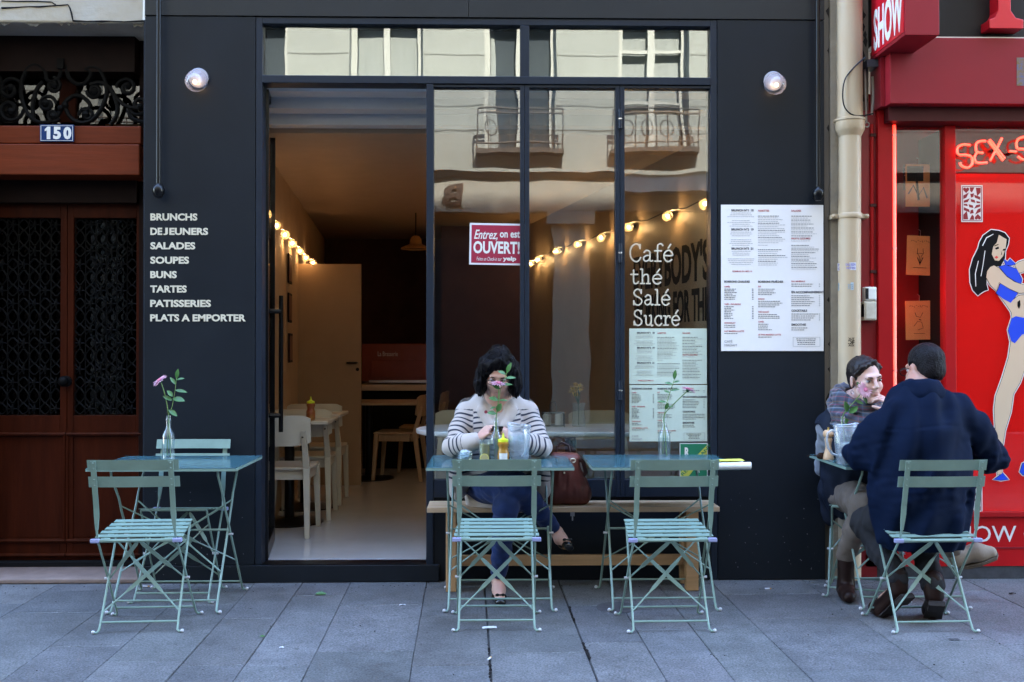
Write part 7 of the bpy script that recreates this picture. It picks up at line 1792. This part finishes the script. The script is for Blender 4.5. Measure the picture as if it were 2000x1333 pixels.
# handbag on the bench
lea = mat('brown_leather', (0.105, 0.028, 0.020), 0.36, var=0.22, vscale=10, bump=.15, bscale=60, rvar=.1)
bc = wp(1103, 955, -.15); hb = empty('handbag', (bc[0], -.15, .463), 0, 'dark brown leather handbag slumped on the bench beside the phone user', 'handbag')
g = Org((bc[0] - .19, -.30, .455), (bc[0] + .19, .02, .80), .0045)
g.chain([v3(bc[0] - .07, -.15, .52), v3(bc[0] + .085, -.15, .515)], [.065, .062], .03, sq=((0, 1, 0), 1.15)); g.chain([v3(bc[0] - .055, -.15, .56), v3(bc[0] - .02, -.15, .68)], [.085, .058], .04); g.chain([v3(bc[0] + .045, -.15, .56), v3(bc[0] + .02, -.15, .68)], [.085, .055], .04); g.chain([v3(bc[0] - .04, -.15, .69), v3(bc[0] + .04, -.15, .685)], [.040, .038], .03); g.chain([v3(bc[0] - .055, -.15, .725), v3(bc[0] + .06, -.15, .72)], [.026, .026], .02, sq=((0, 1, 0), 1.5))
g.half((0, 0, .4645), (0, 0, -1))
pl_ = waves(7, .03, .05, (1.3, .6, .12), 31)
g.folds(.0050, lambda P: pl_(P) * np.clip((.70 - P[:, 2]) / .1, .1, 1.0) * np.clip((P[:, 2] - .47) / .1, 0, 1))
bag = org_mesh('bag_body', g, lea, hb, keep_largest=True); of_ = Vector(absloc(hb))
k = MB(); k.tube([Vector((bc[0] + .068 * math.cos(t), -.15 + .060 * math.sin(t), .672 + .004 * math.sin(2 * t))) - of_ for t in [i * PI / 16 for i in range(32)]], .011, 8, closed=True); k.build('strap', lea, hb, smooth=True)
k = MB(); k.tube([Vector(q) - of_ for q in smooth3] if False else [Vector((bc[0] - .05, -.15, .72)) - of_, Vector((bc[0] - .045, -.15, .78)) - of_, Vector((bc[0] - .015, -.15, .805)) - of_, Vector((bc[0] + .02, -.15, .79)) - of_, Vector((bc[0] + .035, -.15, .73)) - of_], .006, 8); k.tube([Vector((bc[0] + .05, -.16, .735)) - of_, Vector((bc[0] + .10, -.17, .70)) - of_, Vector((bc[0] + .115, -.17, .64)) - of_, Vector((bc[0] + .085, -.17, .60)) - of_], .012, 8)
k.build('bag_handle', mat('dark_leather', (.03, .012, .010), .4), hb, smooth=True)
k = MB(); k.tube([Vector(wp(1119, 900, -.20)) - of_ + Vector((.014 * math.cos(t), 0, .010 * math.sin(t))) for t in [i * PI / 8 for i in range(16)]], .004, 6, closed=True); k.ball(Vector(wp(1102, 924, -.222)) - of_, .006, 8); k.build('buckle', mat('pale_gold', (.75, .68, .5), .3, .8), hb, smooth=True)
# ================================================================== man in the navy jacket, seen from behind
skM = skin_mat('skin_warm', (0.40, 0.22, 0.16), (0.44, 0.20, 0.15))
MX = C6.location.x; MY = C6.location.y + 0.075
mn = empty('person', (MX, MY - .08, 0.0), 0, 'seated person in a navy jacket and grey trousers with his back to the street', 'person')
pel = v3(MX, MY - .08, .535); che = v3(MX + .01, MY - .09, .86); nkb = v3(MX + .018, MY - .065, 1.095)
HM = Matrix.Translation(Vector(wp(1806, 722, MY - .01))) @ Matrix.Rotation(R(180 + 14), 4, 'Z') @ Matrix.Rotation(R(8), 4, 'X')
sL, sR = v3(MX - .168, MY - .07, .950), v3(MX + .215, MY - .07, 1.015)
eL, eR = wp(1688, 888, MY - .02), wp(1938, 892, MY - .03)
wL, wR = v3(MX - .20, MY + .27, .775), v3(MX + .16, MY + .27, .775)
kL, aL = wp(1692, 1022, MY + .13), wp(1752, 1128, MY - .06); kR, aR = v3(MX + .14, MY + .30, .50), wp(1822, 1140, MY - .10)
tL, tR = v3(aL[0] - .055, aL[1] + .14, .03), v3(aR[0] + .05, aR[1] + .14, .03)
g = Org((MX - .52, MY - .34, 0), (MX + .52, MY + .50, 1.40), .0052)
add_head(g, HM, False, (1, 1))
g.chain([nkb + v3(0, 0, -.05), nkb + v3(.0, .015, .05), v3(*(HM @ Vector((0, .02, -.07))))], [.070, .054, .052], .03)
g.chain([nkb + v3(0, 0, -.05), che, pel + v3(0, 0, .03)], [.11, .15, .10], .05, sq=((0, 1, 0), .75))
g.chain([nkb, sL, eL, wL], [.06, .055, .042, .028], .03); g.chain([nkb, sR, eR, wR], [.06, .055, .042, .028], .03)
g.chain([pel + v3(-.09, 0, 0), kL, aL], [.085, .055, .036], .03); g.chain([pel + v3(.09, 0, 0), kR, aR], [.085, .055, .036], .03)
for a, t in ((aL, tL), (aR, tR)): g.chain([a, a + v3(0, -.01, -.05), a * .3 + t * .7 + v3(0, 0, .004)], [.034, .028, .016], .02)
add_hand(g, wL, (.75, .6, .05), (.3, .1, -1), (25, 30, 32, 35), (.4, .7, .4), -1); add_hand(g, wR, (-.75, .6, .05), (-.3, .1, -1), (25, 30, 32, 35), (-.4, .7, .4), 1)
bodyM = org_mesh('body', g, skM, mn, keep_largest=True)
face_parts(HM, bodyM, False, lip=(.36, .15, .12))
hairM = mat('short_dark_hair', (0.008, 0.0065, 0.008), 0.5, var=.25, vscale=60, bump=.5, bscale=160)
def MP(x, y, z): return v3(*(HM @ Vector((x, y, z))))
g = Org(MP(0, 0, .03) - .16, MP(0, 0, .03) + .16, .004)
g.ell(MP(0, .020, .046), (.0795, .096, .084), .02, M=HM.to_3x3()); g.ell(MP(0, .058, -.014), (.064, .052, .056), .03, M=HM.to_3x3())
for s in (-1, 1): g.cone(MP(s * .070, .0, .03), MP(s * .072, -.012, -.01), .012, .008, .02)
g.ell(MP(0, -.115, -.01), (.09, .075, .09), .015, 'sub', HM.to_3x3())
for s in (-1, 1): g.ell(MP(s * .084, .008, -.008), (.020, .028, .040), .008, 'sub', HM.to_3x3())
g.folds(.0012, waves(10, .010, .02, (1, 1, .5), 41), .02)
org_mesh('hair', g, hairM, mn, keep_largest=True)
gk = MB(); go = absloc(mn)
for s in (-1, 1):
    gk.tube([HM @ Vector(q) - go for q in ((s * .064, -.098, .006), (s * .083, -.05, .008), (s * .084, .0, .004), (s * .080, .022, -.012))], .003, 6)
    gk.tube([HM @ Vector((s * .034 + .026 * math.cos(t), -.112, .0 + .019 * math.sin(t))) - go for t in [i * PI / 10 for i in range(20)]], .0025, 6, closed=True)
gk.tube([HM @ Vector((x, -.114, .005)) - go for x in (-.010, .010)], .002, 6); gk.build('glasses', black_m, mn, smooth=True)
# jacket
navy = mat('navy_jacket', (0.0010, 0.0052, 0.0200), 0.8, var=.12, vscale=10, spec=.10, bump=.12, bscale=220)
g = Org((MX - .54, MY - .36, .36), (MX + .54, MY + .36, 1.18), .0056)
g.chain([v3(MX + .01, MY - .075, 1.02), v3(MX + .005, MY - .09, .92), v3(MX + .01, MY - .09, .78), v3(MX + .005, MY - .085, .62), v3(MX + .01, MY - .08, .455)], [.150, .205, .213, .212, .212], .06, sq=((0, 1, 0), .68))
for s_, e_, w_ in ((sL, eL, wL), (sR, eR, wR)):
    g.chain([nkb + v3(0, 0, -.03), nkb + (s_ - nkb) * .5 + v3(0, 0, -.012), s_ + v3(0, 0, -.012)], [.066, .068, .076], .05); g.chain([s_ + v3(0, 0, -.01), s_ + (e_ - s_) * .5 + v3(0, -.01, 0), e_, e_ + (w_ - e_) * .5, w_], [.084, .078, .072, .056, .048], .035)
for sx, z0_, z1_ in ((-.140, .93, .66), (.168, .94, .66)): g.cone(v3(MX + sx, MY - .262, z0_), v3(MX + sx * .98, MY - .262, z1_), .030, .020, .045, 'sub')
g.half((0, 0, .425), (-.06, 0, -1), box=((MX - .5, MY - .4, .3), (MX + .5, MY + .4, .60)))
# collar stands round the neck
cn = v3(*(HM @ Vector((0, .025, -.115)))); cn = v3(nkb[0] + .0, nkb[1] - .005, 1.118)
for i in range(0):
    a0, a1 = -PI * .1 + i * PI * 1.2 / 14, -PI * .1 + (i + 1) * PI * 1.2 / 14
    g.cone(cn + v3(.088 * math.cos(a0), -.078 * math.sin(a0), .012 * math.sin(a0)), cn + v3(.088 * math.cos(a1), -.078 * math.sin(a1), .012 * math.sin(a1)), .020, .020, .008, sq=((0, 0, 1), 1.7))
g.chain([cn + v3(-.075, -.06, -.045), cn + v3(0, -.10, -.04), cn + v3(.075, -.06, -.045)], [.014, .012, .014], .012)
fw2 = waves(8, .09, .20, (1.1, .8, .8), 51); fw3 = waves(9, .035, .07, (.9, .9, 1.1), 52)
def fold_m(P):
    arm = np.minimum(np.linalg.norm(P - eL, axis=1), np.linalg.norm(P - eR, axis=1)); wst = np.exp(-((P[:, 2] - .62) / .10) ** 2); pit = np.minimum(np.linalg.norm(P - (sL + v3(.05, 0, -.12)), axis=1), np.linalg.norm(P - (sR + v3(-.05, 0, -.12)), axis=1))
    return fw2(P) * 1.25 + fw3(P) * (.03 + .6 * np.exp(-(arm / .10) ** 2) + .14 * wst + .3 * np.exp(-(pit / .11) ** 2)) + .35 * np.exp(-((P[:, 2] - .955 + .012 * np.sin(P[:, 0] * 14)) / .006) ** 2) * (np.abs(P[:, 0] - MX) < .19)
g.folds(.0078, fold_m, .04)
jk = org_mesh('jacket', g, navy, mn, keep_largest=True)
g = Org(cn - .20, cn + .20, .004)        # turned down collar standing proud of the shoulders
for i in range(18):
    a0, a1 = -PI * .22 + i * PI * 1.44 / 18, -PI * .22 + (i + 1) * PI * 1.44 / 18
    for rr, dz, th in ((.078, .018, .009), (.090, -.006, .010), (.104, -.030, .009)):
        g.cone(cn + v3(rr * math.cos(a0), -rr * .92 * math.sin(a0), dz + .016 * math.sin(a0)), cn + v3(rr * math.cos(a1), -rr * .92 * math.sin(a1), dz + .016 * math.sin(a1)), th, th, .03, sq=((0, 0, 1), 1.5))
g.folds(.0012, waves(6, .04, .09, (1, 1, 1), 57))
org_mesh('collar', g, navy, jk, keep_largest=True)
tr_m = mat('grey_trousers', (0.022, 0.021, 0.023), 0.85, spec=.15, var=.15, vscale=14, bump=.12, bscale=180)
g = Org((MX - .40, MY - .30, .05), (MX + .34, MY + .42, .66), .0056)
g.cone(pel + v3(-.08, 0, .02), pel + v3(.08, 0, .02), .118, .118, .04)
g.chain([pel + v3(-.09, .0, -.005), (pel + kL) / 2 + v3(-.04, 0, 0), kL, kL + (aL - kL) * .5, aL], [.10, .092, .072, .062, .055], .03); g.chain([pel + v3(.09, 0, -.005), (pel + kR) / 2 + v3(.04, 0, 0), kR, kR + (aR - kR) * .5, aR], [.10, .092, .072, .062, .055], .025)
g.folds(.0036, waves(8, .04, .10, (1, 1, 1), 61))
org_mesh('trousers', g, tr_m, mn, keep_largest=True)
boot = mat('brown_boot', (0.018, 0.0085, 0.007), 0.45, var=.25, vscale=18); sole_m = mat('boot_sole', (0.028, 0.023, 0.022), 0.6, var=.2, vscale=30)
for a, t in ((aL, tL), (aR, tR)):         # toes on the ground, heels raised towards the street
    he = v3(a[0], a[1] - .025, a[2] - .065); g = Org(np.minimum(he, t) - .10, np.maximum(a, t) + .10, .0042)
    ba = t + (he - t) * .30; ba[2] = .036; t2 = v3(t[0], t[1], .033)
    g.chain([a + v3(0, 0, .02), a + v3(0, -.005, -.02), he + v3(0, .01, .012)], [.046, .044, .038], .02); g.chain([he + v3(0, .01, .008), ba + v3(0, 0, .006), t2], [.037, .042, .033], .025)
    s_ = org_mesh('boot', g, boot, mn, keep_largest=True); k = MB(); oo = absloc(mn); f = Vector(he - ba).normalized(); sd = f.cross(Vector((0, 0, 1))).normalized(); nn = sd.cross(f)
    def slab(c0, c1, w0, w1, th):
        vs = []
        for c, w in ((c0, w0), (c1, w1)): vs += [c - sd * w + nn * 0, c + sd * w, c + sd * w - nn * th, c - sd * w - nn * th]
        return [tuple(q) for q in vs]
    up = nn if nn.z > 0 else -nn; nn = up
    H0, B0, T0 = Vector(he) - up * .030 - oo, Vector(ba) - up * .032 - oo, Vector(t2) - Vector((0, 0, .030)) - oo
    fs = [(0, 1, 5, 4), (1, 2, 6, 5), (2, 3, 7, 6), (3, 0, 4, 7), (0, 3, 2, 1), (4, 5, 6, 7)]
    k.add(slab(H0 + f * .04, B0, .036, .043, .008), fs); k.add(slab(H0 + f * .042 - up * .008, H0 - f * .03 - up * .008, .037, .036, .020), fs); k.build('sole', sole_m, s_, bevel=.003)

# ================================================================== woman in the plaid scarf
skB = skin_mat('skin_pale', (0.60, 0.40, 0.33), (0.60, 0.33, 0.28))
wb_ = empty('person', (2.0, -.30, 0), 0, 'seated person in a plaid scarf and navy vest with a hand at her mouth', 'person')
HB = Matrix.Translation(Vector(wp(1691, 742, -.37))) @ Matrix.Rotation(R(9), 4, 'Z') @ Matrix.Rotation(R(-6), 4, 'Y') @ Matrix.Rotation(R(5), 4, 'X')
bp_, bc_, bn_ = v3(2.02, -.26, .53), v3(1.985, -.255, .84), v3(1.985, -.27, 1.0)
bsR, bsL = wp(1619, 832, -.20), v3(2.16, -.24, .955)
beR, bwR = wp(1613, 912, -.085), v3(1.955, -.40, .80)
beL, bwL = v3(2.22, -.42, .80), wp(1734, 802, -.44)
bkR, baR = wp(1690, 985, -.56), wp(1652, 1085, -.40)
bkL, baL = v3(2.24, -.60, .555), wp(1862, 1080, -.48)
g = Org((1.62, -.72, 0), (2.75, .02, 1.36), .0048)
add_head(g, HB, True, (1, 1))
g.chain([bn_ + v3(0, 0, -.05), (bn_ + v3(*(HB @ Vector((0, .02, -.09))))) / 2, v3(*(HB @ Vector((0, .02, -.07))))], [.065, .050, .049], .03)
g.chain([bn_, bc_, bp_], [.10, .13, .095], .05, sq=((0, 1, 0), .75))
g.chain([bn_, bsR, beR, bwR], [.05, .046, .036, .024], .03); g.chain([bn_, bsL, beL, bwL], [.05, .046, .036, .024], .03)
g.chain([bp_ + v3(-.07, 0, 0), bkR, baR], [.078, .05, .031], .03); g.chain([bp_ + v3(.07, 0, 0), bkL, baL], [.078, .05, .031], .03)
g.cone(baR, baR + v3(0, -.005, -.08), .030, .022, .02); g.cone(baL, baL + v3(.10, -.01, -.015), .030, .020, .02)
mouth = v3(*(HB @ Vector((.012, -.112, -.072))))
add_hand(g, bwL, mouth - bwL + v3(0, 0, .03), (-.5, .45, -.6), (42, 50, 46, 44), (-.75, .1, .25), 1, .94)
add_hand(g, bwR, (.75, -.35, .25), (.3, .2, -.8), (30, 35, 38, 40), (.4, -.1, .9), 1, .94)
bodyB = org_mesh('body', g, skB, wb_, keep_largest=True)
face_parts(HB, bodyB, True, look=(-.0012, .0), open_=.95)
hairB = mat('dark_brown_hair', (0.010, 0.006, 0.006), 0.45, spec=.3, var=.3, vscale=40, stretch=(1, 1, 4), bump=.35, bscale=70)
def BP(x, y, z): return v3(*(HB @ Vector((x, y, z))))
g = Org(BP(0, 0, .02) - .19, BP(0, 0, .02) + .19, .0042)
RB = HB.to_3x3()
g.ell(BP(0, .026, .046), (.081, .096, .084), .02, M=RB); g.ell(BP(0, .07, .0), (.062, .05, .06), .03, M=RB); g.ell(BP(0, .105, -.045), (.035, .035, .045), .03, M=RB)
g.chain([BP(.03, -.052, .100), BP(.066, -.042, .065)], [.008, .008], .02); g.chain([BP(.02, -.062, .104), BP(-.05, -.058, .080), BP(-.078, -.030, .040)], [.009, .010, .009], .02)
g.ell(BP(-.004, -.112, -.008), (.066, .062, .084), .012, 'sub', RB)
for s in (-1, 1): g.ell(BP(s * .080, .004, -.010), (.018, .024, .034), .008, 'sub', RB)
g.folds(.0016, waves(10, .010, .022, (1, .4, 1), 71), .02)
org_mesh('hair', g, hairB, wb_, keep_largest=True)
k = MB(); q = BP(-.080, .004, -.052); k.tube([Vector(q) - absloc(wb_) + Vector((.007 * math.cos(t), .002, .009 * math.sin(t) - .008)) for t in [i * PI / 8 for i in range(16)]], .0016, 6, closed=True); k.build('earring', mat('silver', (.7, .7, .72), .25, 1.0), wb_, smooth=True)
# scarf in loose loops
def plaid():
    m = bpy.data.materials.new('plaid_wool'); m.use_nodes = True; n, l = m.node_tree.nodes, m.node_tree.links; p = n['Principled BSDF']; p.inputs['Roughness'].default_value = .92; p.inputs['Sheen Weight'].default_value = .3
    a = n.new('ShaderNodeAttribute'); a.attribute_name = 'across'; b = n.new('ShaderNodeAttribute'); b.attribute_name = 'along'
    def band(src, freq, stops):
        mu = n.new('ShaderNodeMath'); mu.operation = 'MULTIPLY'; mu.inputs[1].default_value = freq; l.new(src, mu.inputs[0]); f = n.new('ShaderNodeMath'); f.operation = 'FRACT'; l.new(mu.outputs[0], f.inputs[0])
        r = n.new('ShaderNodeValToRGB'); r.color_ramp.interpolation = 'CONSTANT'; e = r.color_ramp.elements; e[0].position = 0; e[0].color = (*stops[0][1], 1); e[1].position = stops[1][0]; e[1].color = (*stops[1][1], 1)
        for q, c in stops[2:]: z = e.new(q); z.color = (*c, 1)
        l.new(f.outputs[0], r.inputs['Fac']); return r.outputs['Color']
    c1 = band(a.outputs['Fac'], 1.0, [(0, (.06, .065, .11)), (.12, (.30, .05, .07)), (.17, (.03, .035, .06)), (.33, (.05, .12, .22)), (.40, (.30, .29, .32)), (.46, (.025, .028, .04)), (.60, (.22, .035, .09)), (.66, (.09, .095, .12)), (.80, (.25, .11, .04)), (.85, (.04, .045, .08))])
    c2 = band(b.outputs['Fac'], 1 / .07, [(0, (.05, .05, .08)), (.3, (.20, .05, .07)), (.38, (.025, .025, .03)), (.62, (.06, .11, .18)), (.72, (.05, .05, .07))])
    mx = n.new('ShaderNodeMix'); mx.data_type = 'RGBA'; mx.inputs['Factor'].default_value = .42; l.new(c1, mx.inputs['A']); l.new(c2, mx.inputs['B']); sc_ = n.new('ShaderNodeVectorMath'); sc_.operation = 'SCALE'; sc_.inputs['Scale'].default_value = .8; l.new(mx.outputs['Result'], sc_.inputs[0]); l.new(sc_.outputs['Vector'], p.inputs['Base Color'])
    return m
nc = v3(*(HB @ Vector((0, .03, -.125)))); nc = v3((nc[0] + bn_[0]) / 2 - .012, (nc[1] + bn_[1]) / 2, 1.0)
g = Org(nc - .24, nc + .24, .0048); rings = []
for (rx, ry, dz, r_, tl, ph_) in ((.098, .088, .045, .036, .30, .3), (.112, .105, -.008, .042, .42, 1.2), (.105, .115, -.055, .040, .30, 2.2)):
    pts = []
    for i in range(20): a = 2 * PI * i / 20; pts.append(nc + v3(rx * math.cos(a), ry * math.sin(a), dz - tl * .11 * (-math.sin(a)) * 1.1 - .02 * math.cos(a + ph_)))
    rings.append(pts)
    for i in range(20): g.cone(pts[i], pts[(i + 1) % 20], r_, r_, .012, sq=((0, 0, 1), 1.15))
g.chain([nc + v3(.01, -.11, -.06), nc + v3(.02, -.13, -.16), nc + v3(.015, -.12, -.22)], [.042, .046, .040], .02, sq=((1, 0, 0), 1.4))
g.folds(.0050, waves(9, .03, .06, (.7, .7, 1.3), 81), .03)
def sc_ac(P): return .5 + (P[:, 2] - nc[2]) / .085 + .10 * np.sin(np.arctan2(P[:, 1] - nc[1], P[:, 0] - nc[0]) * 3) + .7 * (P[:, 0] - nc[0])
def sc_al(P): return np.arctan2(P[:, 1] - nc[1], P[:, 0] - nc[0]) * .12 + 2
org_mesh('scarf', g, plaid(), wb_, attrs={'across': sc_ac, 'along': sc_al}, keep_largest=True)
# grey jumper sleeves, navy vest
grey_k = mat('grey_knit', (0.20, 0.21, 0.24), 0.9, var=.1, vscale=30, sheen=.25, bump=.3, bscale=240)
g = Org((1.62, -.62, .50), (2.42, .02, 1.06), .0052)
g.chain([bc_ + v3(0, 0, .08), bc_, v3(2.0, -.26, .66)], [.12, .14, .13], .05, sq=((0, 1, 0), .75))
for s_, e_, w_ in ((bsR, beR, bwR), (bsL, beL, bwL)): g.chain([bn_ + (s_ - bn_) * .6 + v3(0, 0, -.02), s_], [.06, .062], .04); g.chain([s_, (s_ + e_) / 2, e_, (e_ + w_) / 2, e_ + (w_ - e_) * .92], [.062, .056, .056, .046, .034], .03)
g.folds(.0038, waves(8, .04, .09, (1, 1, 1), 91))
org_mesh('jumper', g, grey_k, wb_, keep_largest=True)
vest_m = mat('navy_vest', (0.010, 0.014, 0.026), 0.75, spec=.15, var=.15, vscale=14, bump=.1, bscale=160)
g = Org((1.66, -.50, .28), (2.40, .05, 1.06), .0055)
g.chain([v3(1.985, -.25, .97), v3(1.985, -.255, .86), v3(1.99, -.25, .70), v3(2.0, -.24, .55)], [.125, .165, .165, .175], .06, sq=((0, 1, 0), .78))
for s_ in (bsR, bsL): g.chain([bn_ + (s_ - bn_) * .5 + v3(0, 0, -.012), s_ + v3(0, 0, .008)], [.078, .068], .05)
g.ell(bsR + v3(-.055, 0, -.075), (.06, .12, .085), .012, 'sub'); g.ell(bsL + v3(.055, 0, -.075), (.06, .12, .085), .012, 'sub')
g.chain([wp(1626, 900, -.13), wp(1622, 960, -.15), wp(1619, 1015, -.17)], [.05, .055, .035], .03, sq=((0, 1, 0), .6)); g.chain([wp(1640, 900, -.15), wp(1638, 980, -.18)], [.06, .06], .04, sq=((0, 1, 0), .6))
g.folds(.0040, waves(8, .05, .11, (1, 1, .6), 95))
org_mesh('vest', g, vest_m, wb_, keep_largest=True)
tan_t = mat('tan_trousers', (0.135, 0.105, 0.085), 0.85, var=.1, vscale=16, bump=.1, bscale=160)
g = Org((1.70, -.74, .12), (2.55, -.06, .68), .0055)
g.cone(bp_ + v3(-.06, 0, 0), bp_ + v3(.06, 0, 0), .12, .12, .04)
g.chain([bp_ + v3(-.07, 0, 0), (bp_ + bkR) / 2 + v3(-.035, 0, 0), bkR, (bkR + baR) / 2, bkR + (baR - bkR) * 1.0], [.095, .086, .068, .058, .050], .03); g.chain([bp_ + v3(.07, 0, 0), (bp_ + bkL) / 2 + v3(.035, 0, 0), bkL, (bkL + baL) / 2, bkL + (baL - bkL) * .93], [.095, .086, .066, .056, .048], .025)
g.folds(.0032, waves(8, .04, .09, (1, 1, 1), 97))
org_mesh('trousers', g, tan_t, wb_, keep_largest=True)
suede = mat('tan_suede', (0.25, 0.19, 0.14), 0.85, var=.15, vscale=18); crepe = mat('shoe_sole', (0.10, 0.075, 0.055), 0.8)
tip = wp(1938, 1078, -.50); hl = wp(1872, 1092, -.48)
g = Org(np.minimum(tip, hl) - .12, np.maximum(tip, baL) + .12, .0042)
g.chain([baL + v3(-.005, 0, .02), baL + v3(.0, 0, -.03), hl + v3(.005, 0, .012)], [.042, .043, .040], .02); g.chain([hl + v3(0, 0, .012), hl + (tip - hl) * .55 + v3(0, 0, .012), tip + v3(-.012, 0, -.004)], [.042, .046, .034], .03)
s_ = org_mesh('shoe', g, suede, wb_, keep_largest=True)
dz_ = v3(.012, 0, -.040); k = MB(); oo = v3(*absloc(wb_)); P0 = [hl + v3(-.035, 0, -.028), hl + v3(.03, 0, -.035), hl + (tip - hl) * .55 + v3(.006, 0, -.036), tip + v3(.006, 0, -.024), tip + v3(.024, 0, -.004)]; W_ = [.026, .036, .043, .036, .012]; vs = []
for p, w in zip(P0, W_): vs += [p - oo + v3(0, -w, .004), p - oo + v3(0, w, .004), p - oo + v3(.003, w, -.014), p - oo + v3(.003, -w, -.014)]
k.add(vs, [(4 * i + j, 4 * i + (j + 1) % 4, 4 * i + 4 + (j + 1) % 4, 4 * i + 4 + j) for i in range(4) for j in range(4)] + [(3, 2, 1, 0), (16, 17, 18, 19)]).build('sole', crepe, s_, bevel=.003)
tR_ = baR + v3(-.03, -.13, -.08); tR_[2] = .035; hR_ = v3(baR[0], baR[1] + .02, .04)
g = Org(np.minimum(tR_, hR_) - .09, np.maximum(tR_, baR) + .09, .0045); g.chain([baR + v3(0, 0, .02), v3(baR[0], baR[1], .07), hR_], [.044, .042, .038], .02); g.chain([hR_, (hR_ + tR_) / 2, tR_], [.038, .040, .032], .02)
org_mesh('boot', g, boot, wb_, keep_largest=True)
# sunglasses left on the table edge
p = gz(1614, 893, .745); o = empty('sunglasses', (p.x, p.y, TZ), 0.2, 'dark brown sunglasses lying on the table beside the pepper mill', 'sunglasses')
k = MB()
for s in (-1, 1): k.ball((s * .030, 0, .016), (.026, .006, .015), 14)
k.build('lens', mat('brown_lens', (.035, .018, .014), .12), o, smooth=True); k = MB()
for s in (-1, 1):
    k.tube([(s * .030 + .027 * math.cos(t), -.001, .016 + .016 * math.sin(t)) for t in [i * PI / 10 for i in range(20)]], .0022, 6, closed=True); k.tube([(s * .056, .0, .02), (s * .058, .06, .012), (s * .05, .12, .003)], .002, 6)
k.build('frame', mat('tortoise', (.04, .02, .012), .25), o, smooth=True)
